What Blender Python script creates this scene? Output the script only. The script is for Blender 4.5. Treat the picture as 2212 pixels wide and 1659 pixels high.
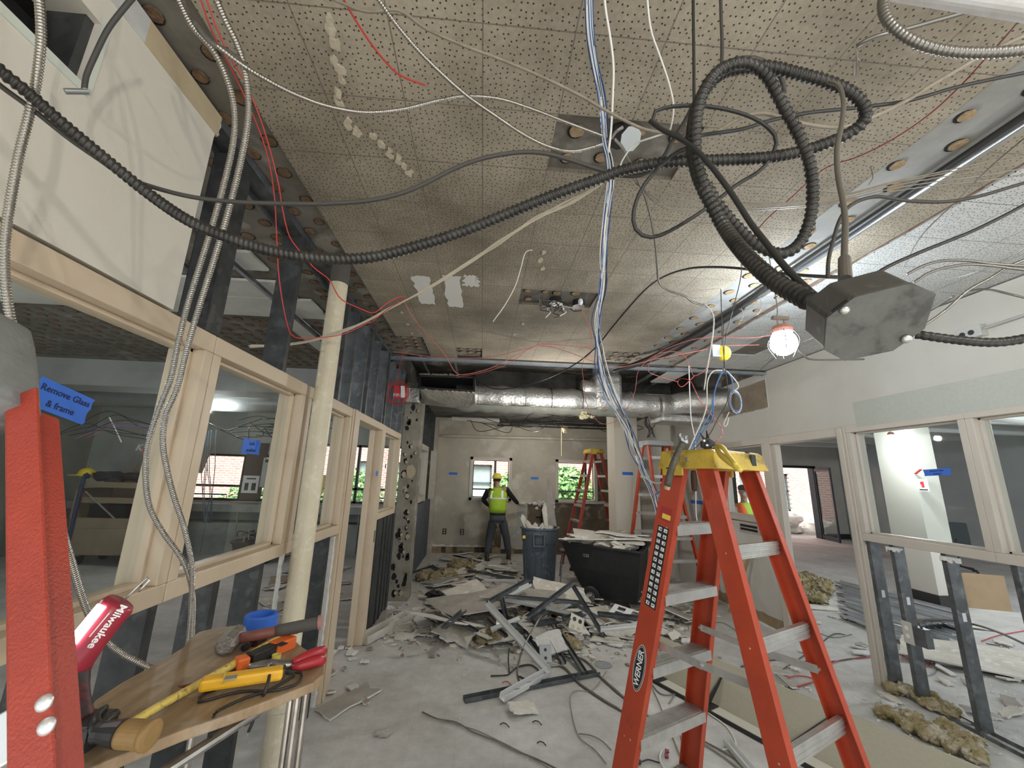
import bpy, bmesh, math, random
from mathutils import Vector as V, Matrix, Quaternion
random.seed(7)
for o in list(bpy.data.objects): bpy.data.objects.remove(o)
S = bpy.context.scene
COL = S.collection
# ---------------------------------------------------------------- camera
FPX, CXP, CYP, EYE = 868.0, 1106.0, 829.5, 1.70
def _dir(x, y): return V((x-CXP, -(y-CYP), -FPX)).normalized()
_up = _dir(1212, -2893); _fy = _dir(1041, 1030); _fy = (_fy-_up*_fy.dot(_up)).normalized(); _fx = _fy.cross(_up)
RC = Matrix((_fx, _fy, _up))
cam = bpy.data.cameras.new('camera'); cam_o = bpy.data.objects.new('camera', cam); COL.objects.link(cam_o)
cam.sensor_width = 36; cam.lens = FPX/2212*36; cam.clip_start = 0.02; cam.clip_end = 200
cam_o.matrix_world = Matrix.Translation((0, 0, EYE)) @ RC.to_4x4()
S.camera = cam_o
# ---------------------------------------------------------------- light
S.view_settings.view_transform = 'Standard'; S.view_settings.look = 'None'
S.view_settings.exposure = 0.42; S.view_settings.gamma = 1; S.view_settings.use_curve_mapping = False
w = bpy.data.worlds.new('sky'); S.world = w; w.use_nodes = True
w.node_tree.nodes['Background'].inputs[0].default_value = (0.80, 0.90, 1.0, 1)
w.node_tree.nodes['Background'].inputs[1].default_value = 1.0
def lamp(name, loc, power, color=(1, 1, 1), r=0.05, kind='POINT', rot=None, size=1.0):
    l = bpy.data.lights.new(name, kind); l.energy = power; l.color = color
    if kind == 'POINT': l.shadow_soft_size = r
    if kind == 'AREA': l.size = size
    if kind == 'SUN': l.angle = 0.5
    o = bpy.data.objects.new(name, l); COL.objects.link(o); o.location = loc
    if rot: o.rotation_euler = rot
    return o
lamp('work_lamp_light', (2.05, 2.50, 2.72), 26, (0.78, 0.89, 1.0), 0.07)          # the caged work lamp seen at the right
lamp('far_room_lamp_light', (6.42, 5.86, 2.36), 60, (0.88, 0.95, 1.0), 0.08)       # lamp on the column beyond the right windows
lamp('stringer_light', (0.75, -1.3, 2.6), 46, (1, 0.95, 0.87), 0.035)            # unseen fill lamps added to brighten all the rooms, no fixtures
lamp('stringer_light', (2.7, -0.6, 2.5), 40, (1, 0.96, 0.90), 0.035)
lamp('stringer_light', (-4.2, 2.0, 2.8), 42, (0.95, 0.98, 1.0), 0.035)
lamp('stringer_light', (1.0, 5.2, 2.4), 36, (1, 0.96, 0.9), 0.035)
lamp('stringer_light', (9.5, 3.5, 2.7), 230, (0.9, 0.95, 1.0), 0.035)
lamp('stringer_light', (1.1, 8.2, 2.5), 26, (1, 0.96, 0.9), 0.035)
lamp('stringer_light', (-4.5, 7.0, 2.6), 30, (0.95, 0.98, 1.0), 0.035)
lamp('daylight_sun', (0, 0, 20), 11, (1, 0.97, 0.92), kind='SUN', rot=(math.radians(35), 0, math.radians(-20)))
# ---------------------------------------------------------------- pixel to point
def ray(px, py): return RC @ V(((px-CXP)/FPX, -(py-CYP)/FPX, -1.0))
EYEV = V((0, 0, EYE))
def P(px, py, d): return EYEV + ray(px, py)*d
def atX(px, py, x): r = ray(px, py); return EYEV + r*(x/r.x)
def atY(px, py, y): r = ray(px, py); return EYEV + r*(y/r.y)
def atZ(px, py, z): r = ray(px, py); return EYEV + r*((z-EYE)/r.z)
# ---------------------------------------------------------------- materials
MATS = {}
def mat(name, c, rough=0.6, metal=0.0, c2=None, ns=3.0, nfac=1.0, bump=0.0, bs=40.0, emit=None, es=0.0, alpha=None, sharp=False, spec=0.5, c3=None, ns3=20.0):
    if name in MATS: return MATS[name]
    m = bpy.data.materials.new(name); m.use_nodes = True; MATS[name] = m
    n = m.node_tree.nodes; L = m.node_tree.links; b = n['Principled BSDF']
    b.inputs['Base Color'].default_value = (*c, 1); b.inputs['Roughness'].default_value = rough; b.inputs['Metallic'].default_value = metal
    b.inputs['Specular IOR Level'].default_value = spec
    tc = n.new('ShaderNodeTexCoord')
    if c2:
        t = n.new('ShaderNodeTexNoise'); t.inputs['Scale'].default_value = ns; t.inputs['Detail'].default_value = 6; t.inputs['Roughness'].default_value = 0.65
        L.new(tc.outputs['Object'], t.inputs['Vector'])
        r = n.new('ShaderNodeValToRGB'); a, z = (0.47, 0.55) if sharp else (0.35, 0.68)
        r.color_ramp.elements[0].position = a; r.color_ramp.elements[1].position = z
        r.color_ramp.elements[0].color = (*c, 1); r.color_ramp.elements[1].color = (*c2, 1)
        L.new(t.outputs['Fac'], r.inputs[0]); out = r.outputs[0]
        if c3:
            t3 = n.new('ShaderNodeTexNoise'); t3.inputs['Scale'].default_value = ns3; t3.inputs['Detail'].default_value = 8
            L.new(tc.outputs['Object'], t3.inputs['Vector'])
            r3 = n.new('ShaderNodeValToRGB'); r3.color_ramp.elements[0].position = 0.56; r3.color_ramp.elements[1].position = 0.66
            L.new(t3.outputs['Fac'], r3.inputs[0])
            mx = n.new('ShaderNodeMixRGB'); mx.inputs[2].default_value = (*c3, 1)
            L.new(r3.outputs[0], mx.inputs[0]); L.new(out, mx.inputs[1]); out = mx.outputs[0]
        L.new(out, b.inputs['Base Color'])
    if bump:
        t = n.new('ShaderNodeTexNoise'); t.inputs['Scale'].default_value = bs; t.inputs['Detail'].default_value = 4
        L.new(tc.outputs['Object'], t.inputs['Vector'])
        bm = n.new('ShaderNodeBump'); bm.inputs['Strength'].default_value = bump; bm.inputs['Distance'].default_value = 0.01
        L.new(t.outputs['Fac'], bm.inputs['Height']); L.new(bm.outputs[0], b.inputs['Normal'])
    if emit:
        b.inputs['Emission Color'].default_value = (*emit, 1); b.inputs['Emission Strength'].default_value = es
    return m
def glass_mat(name, tint=(0.93, 0.95, 0.94), refl=0.10):
    m = bpy.data.materials.new(name); m.use_nodes = True; n = m.node_tree.nodes; L = m.node_tree.links
    n.remove(n['Principled BSDF']); o = n['Material Output']
    t = n.new('ShaderNodeBsdfTransparent'); t.inputs[0].default_value = (*tint, 1)
    g = n.new('ShaderNodeBsdfGlossy'); g.inputs['Roughness'].default_value = 0.02; g.inputs[0].default_value = (1, 1, 1, 1)
    f = n.new('ShaderNodeFresnel'); f.inputs[0].default_value = 1.28
    ge = n.new('ShaderNodeNewGeometry'); inv = n.new('ShaderNodeMath'); inv.operation = 'SUBTRACT'; inv.inputs[0].default_value = 1.0; L.new(ge.outputs['Backfacing'], inv.inputs[1])
    ml = n.new('ShaderNodeMath'); ml.operation = 'MULTIPLY'; L.new(inv.outputs[0], ml.inputs[0]); L.new(f.outputs[0], ml.inputs[1])
    mx = n.new('ShaderNodeMixShader'); L.new(ml.outputs[0], mx.inputs[0]); L.new(t.outputs[0], mx.inputs[1]); L.new(g.outputs[0], mx.inputs[2])
    d = n.new('ShaderNodeBsdfDiffuse'); d.inputs[0].default_value = (0.75, 0.75, 0.72, 1)
    mx2 = n.new('ShaderNodeMixShader'); mx2.inputs[0].default_value = 0.012
    L.new(mx.outputs[0], mx2.inputs[1]); L.new(d.outputs[0], mx2.inputs[2]); L.new(mx2.outputs[0], o.inputs[0])
    MATS[name] = m; return m
def node_mat(name, build, rough=0.85):
    m = bpy.data.materials.new(name); m.use_nodes = True; n = m.node_tree.nodes; L = m.node_tree.links
    b = n['Principled BSDF']; b.inputs['Roughness'].default_value = rough
    tc = n.new('ShaderNodeTexCoord'); build(n, L, b, tc.outputs['Object']); MATS[name] = m; return m
def mth(n, L, op, a, b=None, c=None):
    k = n.new('ShaderNodeMath'); k.operation = op
    for i, v in enumerate((a, b, c)):
        if v is None: continue
        if isinstance(v, (int, float)): k.inputs[i].default_value = v
        else: L.new(v, k.inputs[i])
    return k.outputs[0]
def ramp(n, L, fac, stops):
    r = n.new('ShaderNodeValToRGB'); e = r.color_ramp.elements
    while len(e) < len(stops): e.new(0.5)
    for k, (p, c) in zip(e, stops): k.position = p; k.color = (*c, 1)
    L.new(fac, r.inputs[0]); return r.outputs[0]
def noise(n, L, vec, scale, detail=6, rough=0.6):
    t = n.new('ShaderNodeTexNoise'); t.inputs['Scale'].default_value = scale; t.inputs['Detail'].default_value = detail; t.inputs['Roughness'].default_value = rough
    L.new(vec, t.inputs['Vector']); return t.outputs['Fac']
def mixc(n, L, f, a, b, mode='MIX'):
    k = n.new('ShaderNodeMixRGB'); k.blend_type = mode
    for i, v in enumerate((f, a, b)):
        if isinstance(v, (int, float)): k.inputs[i].default_value = v
        elif isinstance(v, tuple): k.inputs[i].default_value = (*v, 1)
        else: L.new(v, k.inputs[i])
    return k.outputs[0]
def tile_mat(name, base, dark, dots=True):
    def build(n, L, b, vec):
        s = n.new('ShaderNodeSeparateXYZ'); L.new(vec, s.inputs[0])
        def seam(o, off):
            f = mth(n, L, 'FRACT', mth(n, L, 'DIVIDE', mth(n, L, 'ADD', o, off), 0.305))
            return mth(n, L, 'GREATER_THAN', mth(n, L, 'ABSOLUTE', mth(n, L, 'SUBTRACT', f, 0.5)), 0.492)
        sm = mth(n, L, 'MAXIMUM', seam(s.outputs[0], 0.061+6.1), seam(s.outputs[1], 6.1-1.009))
        c = ramp(n, L, noise(n, L, vec, 1.1, 8, 0.66), [(0.34, dark), (0.64, base)])
        c = mixc(n, L, 1.0, c, ramp(n, L, noise(n, L, vec, 55, 3), [(0.3, (0.86, 0.86, 0.86)), (0.7, (1.05, 1.05, 1.05))]), 'MULTIPLY')
        # pale torn scar streaks
        sc = noise(n, L, vec, 3.2, 9, 0.7)
        c = mixc(n, L, ramp(n, L, sc, [(0.70, (0, 0, 0)), (0.74, (0.8, 0.8, 0.8))]), c, (0.62, 0.58, 0.50))
        if dots:
            v = n.new('ShaderNodeTexVoronoi'); v.inputs['Scale'].default_value = 44; v.inputs['Randomness'].default_value = 0.62; v.voronoi_dimensions = '2D'
            L.new(vec, v.inputs['Vector'])
            d = mth(n, L, 'LESS_THAN', v.outputs['Distance'], 0.135)
            c = mixc(n, L, d, c, (0.035, 0.03, 0.025))
        c = mixc(n, L, mth(n, L, 'MULTIPLY', sm, 0.75), c, (0.13, 0.11, 0.085))
        L.new(c, b.inputs['Base Color'])
        bm = n.new('ShaderNodeBump'); bm.inputs['Strength'].default_value = 0.25; bm.inputs['Distance'].default_value = 0.004
        L.new(noise(n, L, vec, 120, 3), bm.inputs['Height']); L.new(bm.outputs[0], b.inputs['Normal'])
    return node_mat(name, build)
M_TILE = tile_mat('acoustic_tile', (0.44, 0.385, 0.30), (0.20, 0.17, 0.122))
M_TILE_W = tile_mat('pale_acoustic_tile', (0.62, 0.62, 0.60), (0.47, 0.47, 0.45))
M_SUB = mat('bare_ceiling_board', (0.20, 0.185, 0.155), 0.9, c2=(0.10, 0.088, 0.07), ns=2.5, bump=0.4, bs=25, c3=(0.26, 0.24, 0.21), ns3=5)
M_SUBG = mat('grey_ceiling_board', (0.36, 0.36, 0.34), 0.9, c2=(0.24, 0.235, 0.22), ns=2.5, c3=(0.40, 0.39, 0.36), ns3=5)
M_DARKCEIL = mat('sooty_ceiling', (0.15, 0.14, 0.125), 0.9, c2=(0.045, 0.042, 0.04), ns=1.4, c3=(0.30, 0.27, 0.23), ns3=3)  # dark board colour, mottled from near-black to pale brown
M_DAUB = mat('glue_daub', (0.42, 0.30, 0.17), 0.95, c2=(0.24, 0.16, 0.09), ns=30, bump=1.0, bs=60)
M_DAUBB = mat('brown_glue_daub', (0.20, 0.12, 0.065), 0.95, c2=(0.10, 0.06, 0.035), ns=30, bump=1.0, bs=60)
M_HOLE_SHADE = mat('dark_recess', (0.012, 0.011, 0.01), 0.95)
M_CREAM = mat('cream_wall_paint', (0.66, 0.62, 0.54), 0.7, c2=(0.61, 0.57, 0.49), ns=0.8, bump=0.05, bs=200)
M_WALLR = mat('beige_wall_paint', (0.60, 0.575, 0.52), 0.75, c2=(0.53, 0.505, 0.45), ns=0.9, bump=0.06, bs=250)
M_PATCH = mat('sage_wall_paint', (0.44, 0.45, 0.39), 0.8, c2=(0.48, 0.485, 0.43), ns=40)
M_WALLB = mat('dusty_beige_wall', (0.52, 0.47, 0.38), 0.8, c2=(0.36, 0.325, 0.26), ns=1.0, c3=(0.58, 0.54, 0.46), ns3=2.0)
M_FRAME = mat('tan_frame_paint', (0.62, 0.50, 0.36), 0.42, c2=(0.56, 0.445, 0.315), ns=2)
M_FRAMER = mat('taupe_frame_paint', (0.56, 0.50, 0.43), 0.45, c2=(0.50, 0.45, 0.385), ns=2)
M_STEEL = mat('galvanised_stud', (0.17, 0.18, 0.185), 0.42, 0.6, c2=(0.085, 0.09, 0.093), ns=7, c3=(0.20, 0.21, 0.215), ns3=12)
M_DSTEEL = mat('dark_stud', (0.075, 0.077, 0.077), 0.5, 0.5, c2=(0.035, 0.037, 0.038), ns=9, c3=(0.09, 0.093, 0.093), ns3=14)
M_TRACK = mat('bright_steel_track', (0.55, 0.60, 0.66), 0.35, 0.8, c2=(0.40, 0.44, 0.48), ns=5)
M_SHINY = mat('bare_armour', (0.40, 0.375, 0.335), 0.24, 0.95)
M_GREYARM = mat('grey_armour', (0.27, 0.255, 0.23), 0.38, 0.8, c2=(0.25, 0.24, 0.22), ns=15)
M_BLKARM = mat('black_armour', (0.062, 0.058, 0.052), 0.40, 0.45, c2=(0.028, 0.026, 0.024), ns=20)
M_BLK = mat('black_rubber', (0.025, 0.024, 0.023), 0.5)
M_DGREY = mat('dark_grey_jacket', (0.055, 0.05, 0.044), 0.6)
M_TAN = mat('tan_jacket', (0.30, 0.26, 0.20), 0.6, c2=(0.21, 0.18, 0.135), ns=20)
M_WHITEJ = mat('white_jacket', (0.75, 0.73, 0.68), 0.5)
M_BLUEJ = mat('blue_jacket', (0.10, 0.22, 0.50), 0.5)
M_NAVYJ = mat('navy_jacket', (0.03, 0.06, 0.16), 0.5)
M_REDJ = mat('red_jacket', (0.50, 0.035, 0.03), 0.45)
M_PINKJ = mat('faded_red_jacket', (0.55, 0.14, 0.12), 0.5)
M_BLUETAPE = mat('blue_masking_tape', (0.035, 0.15, 0.62), 0.6)
M_INK = mat('marker_ink', (0.01, 0.015, 0.06), 0.7)
M_GYP = mat('broken_plasterboard', (0.70, 0.66, 0.57), 0.9, c2=(0.50, 0.455, 0.37), ns=5, c3=(0.74, 0.72, 0.68), ns3=10)
M_GYPW = mat('white_plaster_core', (0.74, 0.73, 0.70), 0.95, c2=(0.62, 0.60, 0.56), ns=30, bump=0.6, bs=80)
M_GYPB = mat('brown_paper_face', (0.33, 0.27, 0.20), 0.9, c2=(0.24, 0.19, 0.14), ns=6)
M_GYPG = mat('grey_paper_face', (0.40, 0.37, 0.32), 0.9, c2=(0.30, 0.27, 0.23), ns=6)
M_WOOL = mat('mineral_wool', (0.42, 0.35, 0.24), 1.0, c2=(0.22, 0.17, 0.035), ns=14, bump=1.0, bs=70, c3=(0.52, 0.47, 0.37), ns3=9)
def floor_build(n, L, b, vec):
    c = ramp(n, L, noise(n, L, vec, 0.9, 8, 0.6), [(0.35, (0.44, 0.425, 0.39)), (0.62, (0.60, 0.59, 0.56))])
    c = mixc(n, L, 1.0, c, ramp(n, L, noise(n, L, vec, 9, 9, 0.7), [(0.3, (0.80, 0.79, 0.77)), (0.65, (1.05, 1.05, 1.05))]), 'MULTIPLY')
    c = mixc(n, L, ramp(n, L, noise(n, L, vec, 26, 6, 0.75), [(0.66, (0, 0, 0)), (0.70, (0.6, 0.6, 0.6))]), c, (0.30, 0.27, 0.22))
    c = mixc(n, L, ramp(n, L, noise(n, L, vec, 2.3, 6, 0.6), [(0.60, (0, 0, 0)), (0.70, (0.45, 0.45, 0.45))]), c, (0.44, 0.45, 0.47))
    s = n.new('ShaderNodeSeparateXYZ'); L.new(vec, s.inputs[0])
    def seam(o):
        f = mth(n, L, 'FRACT', mth(n, L, 'DIVIDE', mth(n, L, 'ADD', o, 30.6), 0.305))
        return mth(n, L, 'GREATER_THAN', mth(n, L, 'ABSOLUTE', mth(n, L, 'SUBTRACT', f, 0.5)), 0.494)
    c = mixc(n, L, mth(n, L, 'MULTIPLY', mth(n, L, 'MAXIMUM', seam(s.outputs[0]), seam(s.outputs[1])), 0.22), c, (0.25, 0.24, 0.22))
    L.new(c, b.inputs['Base Color'])
M_FLOOR = node_mat('dusty_floor', floor_build, 0.75)
def bricks(name, c1, c2, mortar, scale=1.0, vert='XZ'):
    def build(n, L, b, vec):
        s = n.new('ShaderNodeSeparateXYZ'); L.new(vec, s.inputs[0]); k = n.new('ShaderNodeCombineXYZ')
        L.new(s.outputs[0 if vert == 'XZ' else 1], k.inputs[0]); L.new(s.outputs[2], k.inputs[1])
        t = n.new('ShaderNodeTexBrick'); L.new(k.outputs[0], t.inputs['Vector']); t.inputs['Scale'].default_value = scale
        t.inputs['Brick Width'].default_value = 0.21; t.inputs['Row Height'].default_value = 0.075; t.inputs['Mortar Size'].default_value = 0.010
        t.inputs['Color1'].default_value = (*c1, 1); t.inputs['Color2'].default_value = (*c2, 1); t.inputs['Mortar'].default_value = (*mortar, 1)
        L.new(t.outputs['Color'], b.inputs['Base Color'])
    return node_mat(name, build, 0.9)
M_BRICK = bricks('red_brick', (0.62, 0.27, 0.22), (0.50, 0.20, 0.17), (0.85, 0.80, 0.76), 0.75)
M_MASON = mat('dirty_masonry', (0.16, 0.125, 0.09), 0.95, c2=(0.085, 0.065, 0.047), ns=2.2, bump=.6, bs=9, c3=(0.27, 0.24, 0.19), ns3=5)
def foil_build(n, L, b, vec):
    b.inputs['Metallic'].default_value = 0.85; b.inputs['Roughness'].default_value = 0.33
    L.new(ramp(n, L, noise(n, L, vec, 3, 5), [(0.3, (0.50, 0.48, 0.44)), (0.7, (0.78, 0.77, 0.75))]), b.inputs['Base Color'])
    bm = n.new('ShaderNodeBump'); bm.inputs['Strength'].default_value = 0.8; bm.inputs['Distance'].default_value = 0.02
    L.new(noise(n, L, vec, 22, 5, 0.6), bm.inputs['Height']); L.new(bm.outputs[0], b.inputs['Normal'])
M_FOIL = node_mat('foil_wrap', foil_build, 0.33)
M_GLASS = glass_mat('window_glass')
# ---------------------------------------------------------------- mesh builder
def frame_from(t, up=V((0, 0, 1))):
    t = t.normalized()
    a = up.cross(t)
    if a.length < 1e-4: a = V((1, 0, 0)).cross(t)
    a.normalize(); return t, a, t.cross(a).normalized()
def smooth_path(pts, step=0.02):
    pts = [V(p) for p in pts]
    if len(pts) == 2: q = pts
    else:
        q = []; e = [pts[0]*2-pts[1]]+pts+[pts[-1]*2-pts[-2]]
        for i in range(1, len(e)-2):
            p0, p1, p2, p3 = e[i-1:i+3]; N = max(3, int((p2-p1).length/step)+1); N = min(N, 40)
            for k in range(N):
                t = k/N
                q.append(0.5*((2*p1)+(p2-p0)*t+(2*p0-5*p1+4*p2-p3)*t*t+(-p0+3*p1-3*p2+p3)*t**3))
        q.append(pts[-1])
    return q
def resample(q, ds):
    out = [q[0].copy()]; acc = 0.0; last = q[0]
    for p in q[1:]:
        seg = (p-last).length
        while acc+seg >= ds and seg > 1e-9:
            t = (ds-acc)/seg; last = last.lerp(p, t); out.append(last.copy()); seg = (p-last).length; acc = 0
        acc += seg; last = p
    if (out[-1]-q[-1]).length > ds*0.3: out.append(q[-1].copy())
    return out
class MB:
    def __init__(s): s.v = []; s.f = []
    def add(s, vs, fs):
        n = len(s.v); s.v += [V(v) for v in vs]; s.f += [tuple(i+n for i in f) for f in fs]; return s
    def obox(s, c, ax, h):
        c = V(c); a, b, d = [V(x)*k for x, k in zip(ax, h)]
        vs = [c+a*i+b*j+d*k for i in (-1, 1) for j in (-1, 1) for k in (-1, 1)]
        return s.add(vs, [(0, 1, 3, 2), (4, 6, 7, 5), (0, 4, 5, 1), (2, 3, 7, 6), (0, 2, 6, 4), (1, 5, 7, 3)])
    def box(s, x0, x1, y0, y1, z0, z1):
        return s.obox(((x0+x1)/2, (y0+y1)/2, (z0+z1)/2), ((1, 0, 0), (0, 1, 0), (0, 0, 1)), (abs(x1-x0)/2, abs(y1-y0)/2, abs(z1-z0)/2))
    def beam(s, p, q, w, h, up=V((0, 0, 1))):
        p, q = V(p), V(q); t, a, b = frame_from(q-p, V(up))
        return s.obox((p+q)/2, (t, a, b), ((q-p).length/2, w/2, h/2))
    def channel(s, p, q, w, h, up=V((0, 0, 1)), t=0.003, lip=0.0):
        p, q = V(p), V(q); d, a, b = frame_from(q-p, V(up)); L = (q-p).length/2; m = (p+q)/2
        s.obox(m-b*(h/2), (d, a, b), (L, w/2, t/2))
        for k in (-1, 1):
            s.obox(m+a*(k*(w/2-t/2)), (d, a, b), (L, t/2, h/2))
            if lip: s.obox(m+a*(k*(w/2-lip/2))+b*(h/2), (d, a, b), (L, lip/2, t/2))
        return s
    def prism(s, poly, vec):
        n = len(poly); vec = V(vec); vs = [V(p) for p in poly]+[V(p)+vec for p in poly]
        return s.add(vs, [tuple(range(n))[::-1], tuple(range(n, 2*n))]+[(i, (i+1) % n, n+(i+1) % n, n+i) for i in range(n)])
    def tube(s, pts, r, n=8, corr=None, step=0.02, smooth=True, cap=True, rfun=None):
        q = smooth_path(pts, step) if smooth else [V(p) for p in pts]
        if corr: pitch, amp, ring = corr; q = resample(q, pitch/ring)
        elif smooth: q = resample(q, step)
        if len(q) < 2: return s
        up = None; rings = []; tot = len(q)
        for i, p in enumerate(q):
            t = (q[min(i+1, tot-1)]-q[max(i-1, 0)])
            if t.length < 1e-9: t = V((0, 0, 1))
            t.normalize()
            if up is None: _, a, b = frame_from(t); up = a
            a = (up-t*up.dot(t))
            if a.length < 1e-6: _, a, _b = frame_from(t)
            a.normalize(); b = t.cross(a); up = a
            ring_v = []
            for k in range(n):
                th = 2*math.pi*k/n; rr = r if rfun is None else r*rfun(i/(tot-1))
                if corr: rr *= 1-amp*(0.5+0.5*math.cos(2*math.pi*(i/ring)-th))
                ring_v.append(p+(a*math.cos(th)+b*math.sin(th))*rr)
            rings.append(ring_v)
        vs = [v for rg in rings for v in rg]; fs = []
        for i in range(tot-1):
            for k in range(n):
                fs.append((i*n+k, i*n+(k+1) % n, (i+1)*n+(k+1) % n, (i+1)*n+k))
        if cap: fs += [tuple(range(n))[::-1], tuple((tot-1)*n+k for k in range(n))]
        return s.add(vs, fs)
    def cyl(s, p, q, r0, r1=None, n=16):
        r1 = r0 if r1 is None else r1; p, q = V(p), V(q); t, a, b = frame_from(q-p)
        vs = [p+(a*math.cos(2*math.pi*k/n)+b*math.sin(2*math.pi*k/n))*r0 for k in range(n)]+[q+(a*math.cos(2*math.pi*k/n)+b*math.sin(2*math.pi*k/n))*r1 for k in range(n)]
        return s.add(vs, [tuple(range(n))[::-1], tuple(range(n, 2*n))]+[(k, (k+1) % n, n+(k+1) % n, n+k) for k in range(n)])
    def lathe(s, c, axis, prof, n=24, sx=1.0, up=V((0, 0, 1))):
        c = V(c); t, a, b = frame_from(V(axis), V(up)); vs = []
        for (r, h) in prof:
            for k in range(n):
                th = 2*math.pi*k/n; vs.append(c+t*h+a*(math.cos(th)*r*sx)+b*(math.sin(th)*r))
        fs = []
        for i in range(len(prof)-1):
            for k in range(n): fs.append((i*n+k, i*n+(k+1) % n, (i+1)*n+(k+1) % n, (i+1)*n+k))
        fs += [tuple(range(n))[::-1], tuple((len(prof)-1)*n+k for k in range(n))]
        return s.add(vs, fs)
    def ball(s, c, rx, ry=None, rz=None, n=16, m=10, jit=0.0):
        ry = ry or rx; rz = rz or rx; c = V(c); vs = []; fs = []
        for i in range(1, m):
            ph = math.pi*i/m
            for k in range(n):
                th = 2*math.pi*k/n; j = 1+random.uniform(-jit, jit)
                vs.append(c+V((rx*math.sin(ph)*math.cos(th), ry*math.sin(ph)*math.sin(th), rz*math.cos(ph)))*j)
        vs += [c+V((0, 0, rz)), c-V((0, 0, rz))]; T = (m-1)*n
        for i in range(m-2):
            for k in range(n): fs.append((i*n+k, (i+1)*n+k, (i+1)*n+(k+1) % n, i*n+(k+1) % n))
        for k in range(n): fs.append((T, k, (k+1) % n)); fs.append((T+1, (m-2)*n+(k+1) % n, (m-2)*n+k))
        return s.add(vs, fs)
    def build(s, name, m, parent=None, sm=False, bev=0.0, sub=0):
        me = bpy.data.meshes.new(name); off = V((0, 0, 0)); inv = None
        if parent is not None:
            off = parent['_w'] if '_w' in parent else (0, 0, 0); off = V(off)
        me.from_pydata([tuple(v-off) for v in s.v], [], s.f); me.update()
        o = bpy.data.objects.new(name, me); COL.objects.link(o)
        if parent is not None:
            o.parent = parent; o['_w'] = tuple(off)
        for mm in (m if isinstance(m, (list, tuple)) else [m]): me.materials.append(mm)
        if sm:
            for p in me.polygons: p.use_smooth = True
        if bev:
            b = o.modifiers.new('bevel', 'BEVEL'); b.width = bev; b.segments = 2; b.limit_method = 'ANGLE'
        if sub:
            b = o.modifiers.new('subdivision', 'SUBSURF'); b.levels = sub; b.render_levels = sub
        return o
def tag(o, label=None, cat=None, group=None, kind=None):
    if label: o['label'] = label
    if cat: o['category'] = cat
    if group: o['group'] = group
    if kind: o['kind'] = kind
    return o
def thing(name, label, cat, loc, group=None):
    o = bpy.data.objects.new(name, None); COL.objects.link(o); o.location = V(loc); o['_w'] = tuple(V(loc)); o.empty_display_size = 0.1
    return tag(o, label, cat, group)
def st(name, mb, m, parent=None, bev=0.0, sm=False):
    o = mb.build(name, m, parent, bev=bev, sm=sm)
    if parent is None: o['kind'] = 'structure'
    return o
def text_mb(txt, size, origin, xdir, ydir, depth=0.0006, offs=0.0, align='CENTER'):
    cu = bpy.data.curves.new('lettering', 'FONT'); cu.body = txt; cu.size = size; cu.extrude = depth; cu.align_x = align; cu.align_y = 'CENTER'; cu.offset = offs
    cu.resolution_u = 3
    o = bpy.data.objects.new('lettering', cu); COL.objects.link(o)
    dg = bpy.context.evaluated_depsgraph_get(); dg.update(); me = bpy.data.meshes.new_from_object(o.evaluated_get(dg))
    bpy.data.objects.remove(o); x = V(xdir).normalized(); y = V(ydir); y = (y-x*y.dot(x)).normalized(); z = x.cross(y)
    mb = MB(); mb.add([V(origin)+x*v.co.x+y*v.co.y+z*v.co.z for v in me.vertices], [tuple(p.vertices) for p in me.polygons])
    bpy.data.meshes.remove(me); return mb
# ================================================================ SETTING
ZC = 3.13; ZS = 3.15; T = 0.305; X0 = -0.061; Y0 = 1.009
LX, LT = -1.15, -1.29          # left partition faces
RX, RT = 3.60, 3.74            # right partition faces
BY = 9.8
# floor
st('floor', MB().box(-12, 14, -3, 13.6, -0.12, 0.0), M_FLOOR)
# ceiling: bare board above, tiles glued under it with gaps where tiles are gone
st('ceiling', MB().box(-1.35, 3.7, -3, 4.86, ZS, ZS+0.06), M_SUB)
def rects(xa, xb, ya, yb, holes):
    """split a rectangle around axis-aligned holes"""
    xs = sorted({xa, xb, *[h[0] for h in holes], *[h[1] for h in holes]}); ys = sorted({ya, yb, *[h[2] for h in holes], *[h[3] for h in holes]})
    xs = [x for x in xs if xa <= x <= xb]; ys = [y for y in ys if ya <= y <= yb]; out = []
    for i in range(len(xs)-1):
        for j in range(len(ys)-1):
            cx, cy = (xs[i]+xs[i+1])/2, (ys[j]+ys[j+1])/2
            if not any(h[0] < cx < h[1] and h[2] < cy < h[3] for h in holes): out.append((xs[i], xs[i+1], ys[j], ys[j+1]))
    return out
gx = lambda k: X0+T*k
gy = lambda k: Y0+T*k
holes = [(gx(1), gx(3), gy(1), gy(2)), (gx(1), gx(3), gy(6)+0.02, gy(7)), (gx(-3), gx(-2)-0.02, gy(10)+0.05, 5), (gx(-1), gx(0), gy(11)+0.05, 5),
         (gx(5)-0.1, gx(6), gy(11)-0.1, 5)]
mb = MB()
for a, b, c, d in rects(gx(-3), gx(6), -3, 4.84, holes): mb.box(a, b, c, d, ZC, ZS)
st('ceiling_tiles', mb, M_TILE)
mb = MB()
for a, b, c, d in rects(2.08, 2.345, -3, 2.3, []): mb.box(a, b, c, d, ZC, ZS)
st('ceiling_tiles_narrow', mb, M_TILE)
mb = MB()
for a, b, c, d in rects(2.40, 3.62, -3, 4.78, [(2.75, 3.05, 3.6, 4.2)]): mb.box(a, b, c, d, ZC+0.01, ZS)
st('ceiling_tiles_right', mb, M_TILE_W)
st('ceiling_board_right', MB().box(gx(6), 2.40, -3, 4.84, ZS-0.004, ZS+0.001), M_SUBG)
mb = MB()
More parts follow.
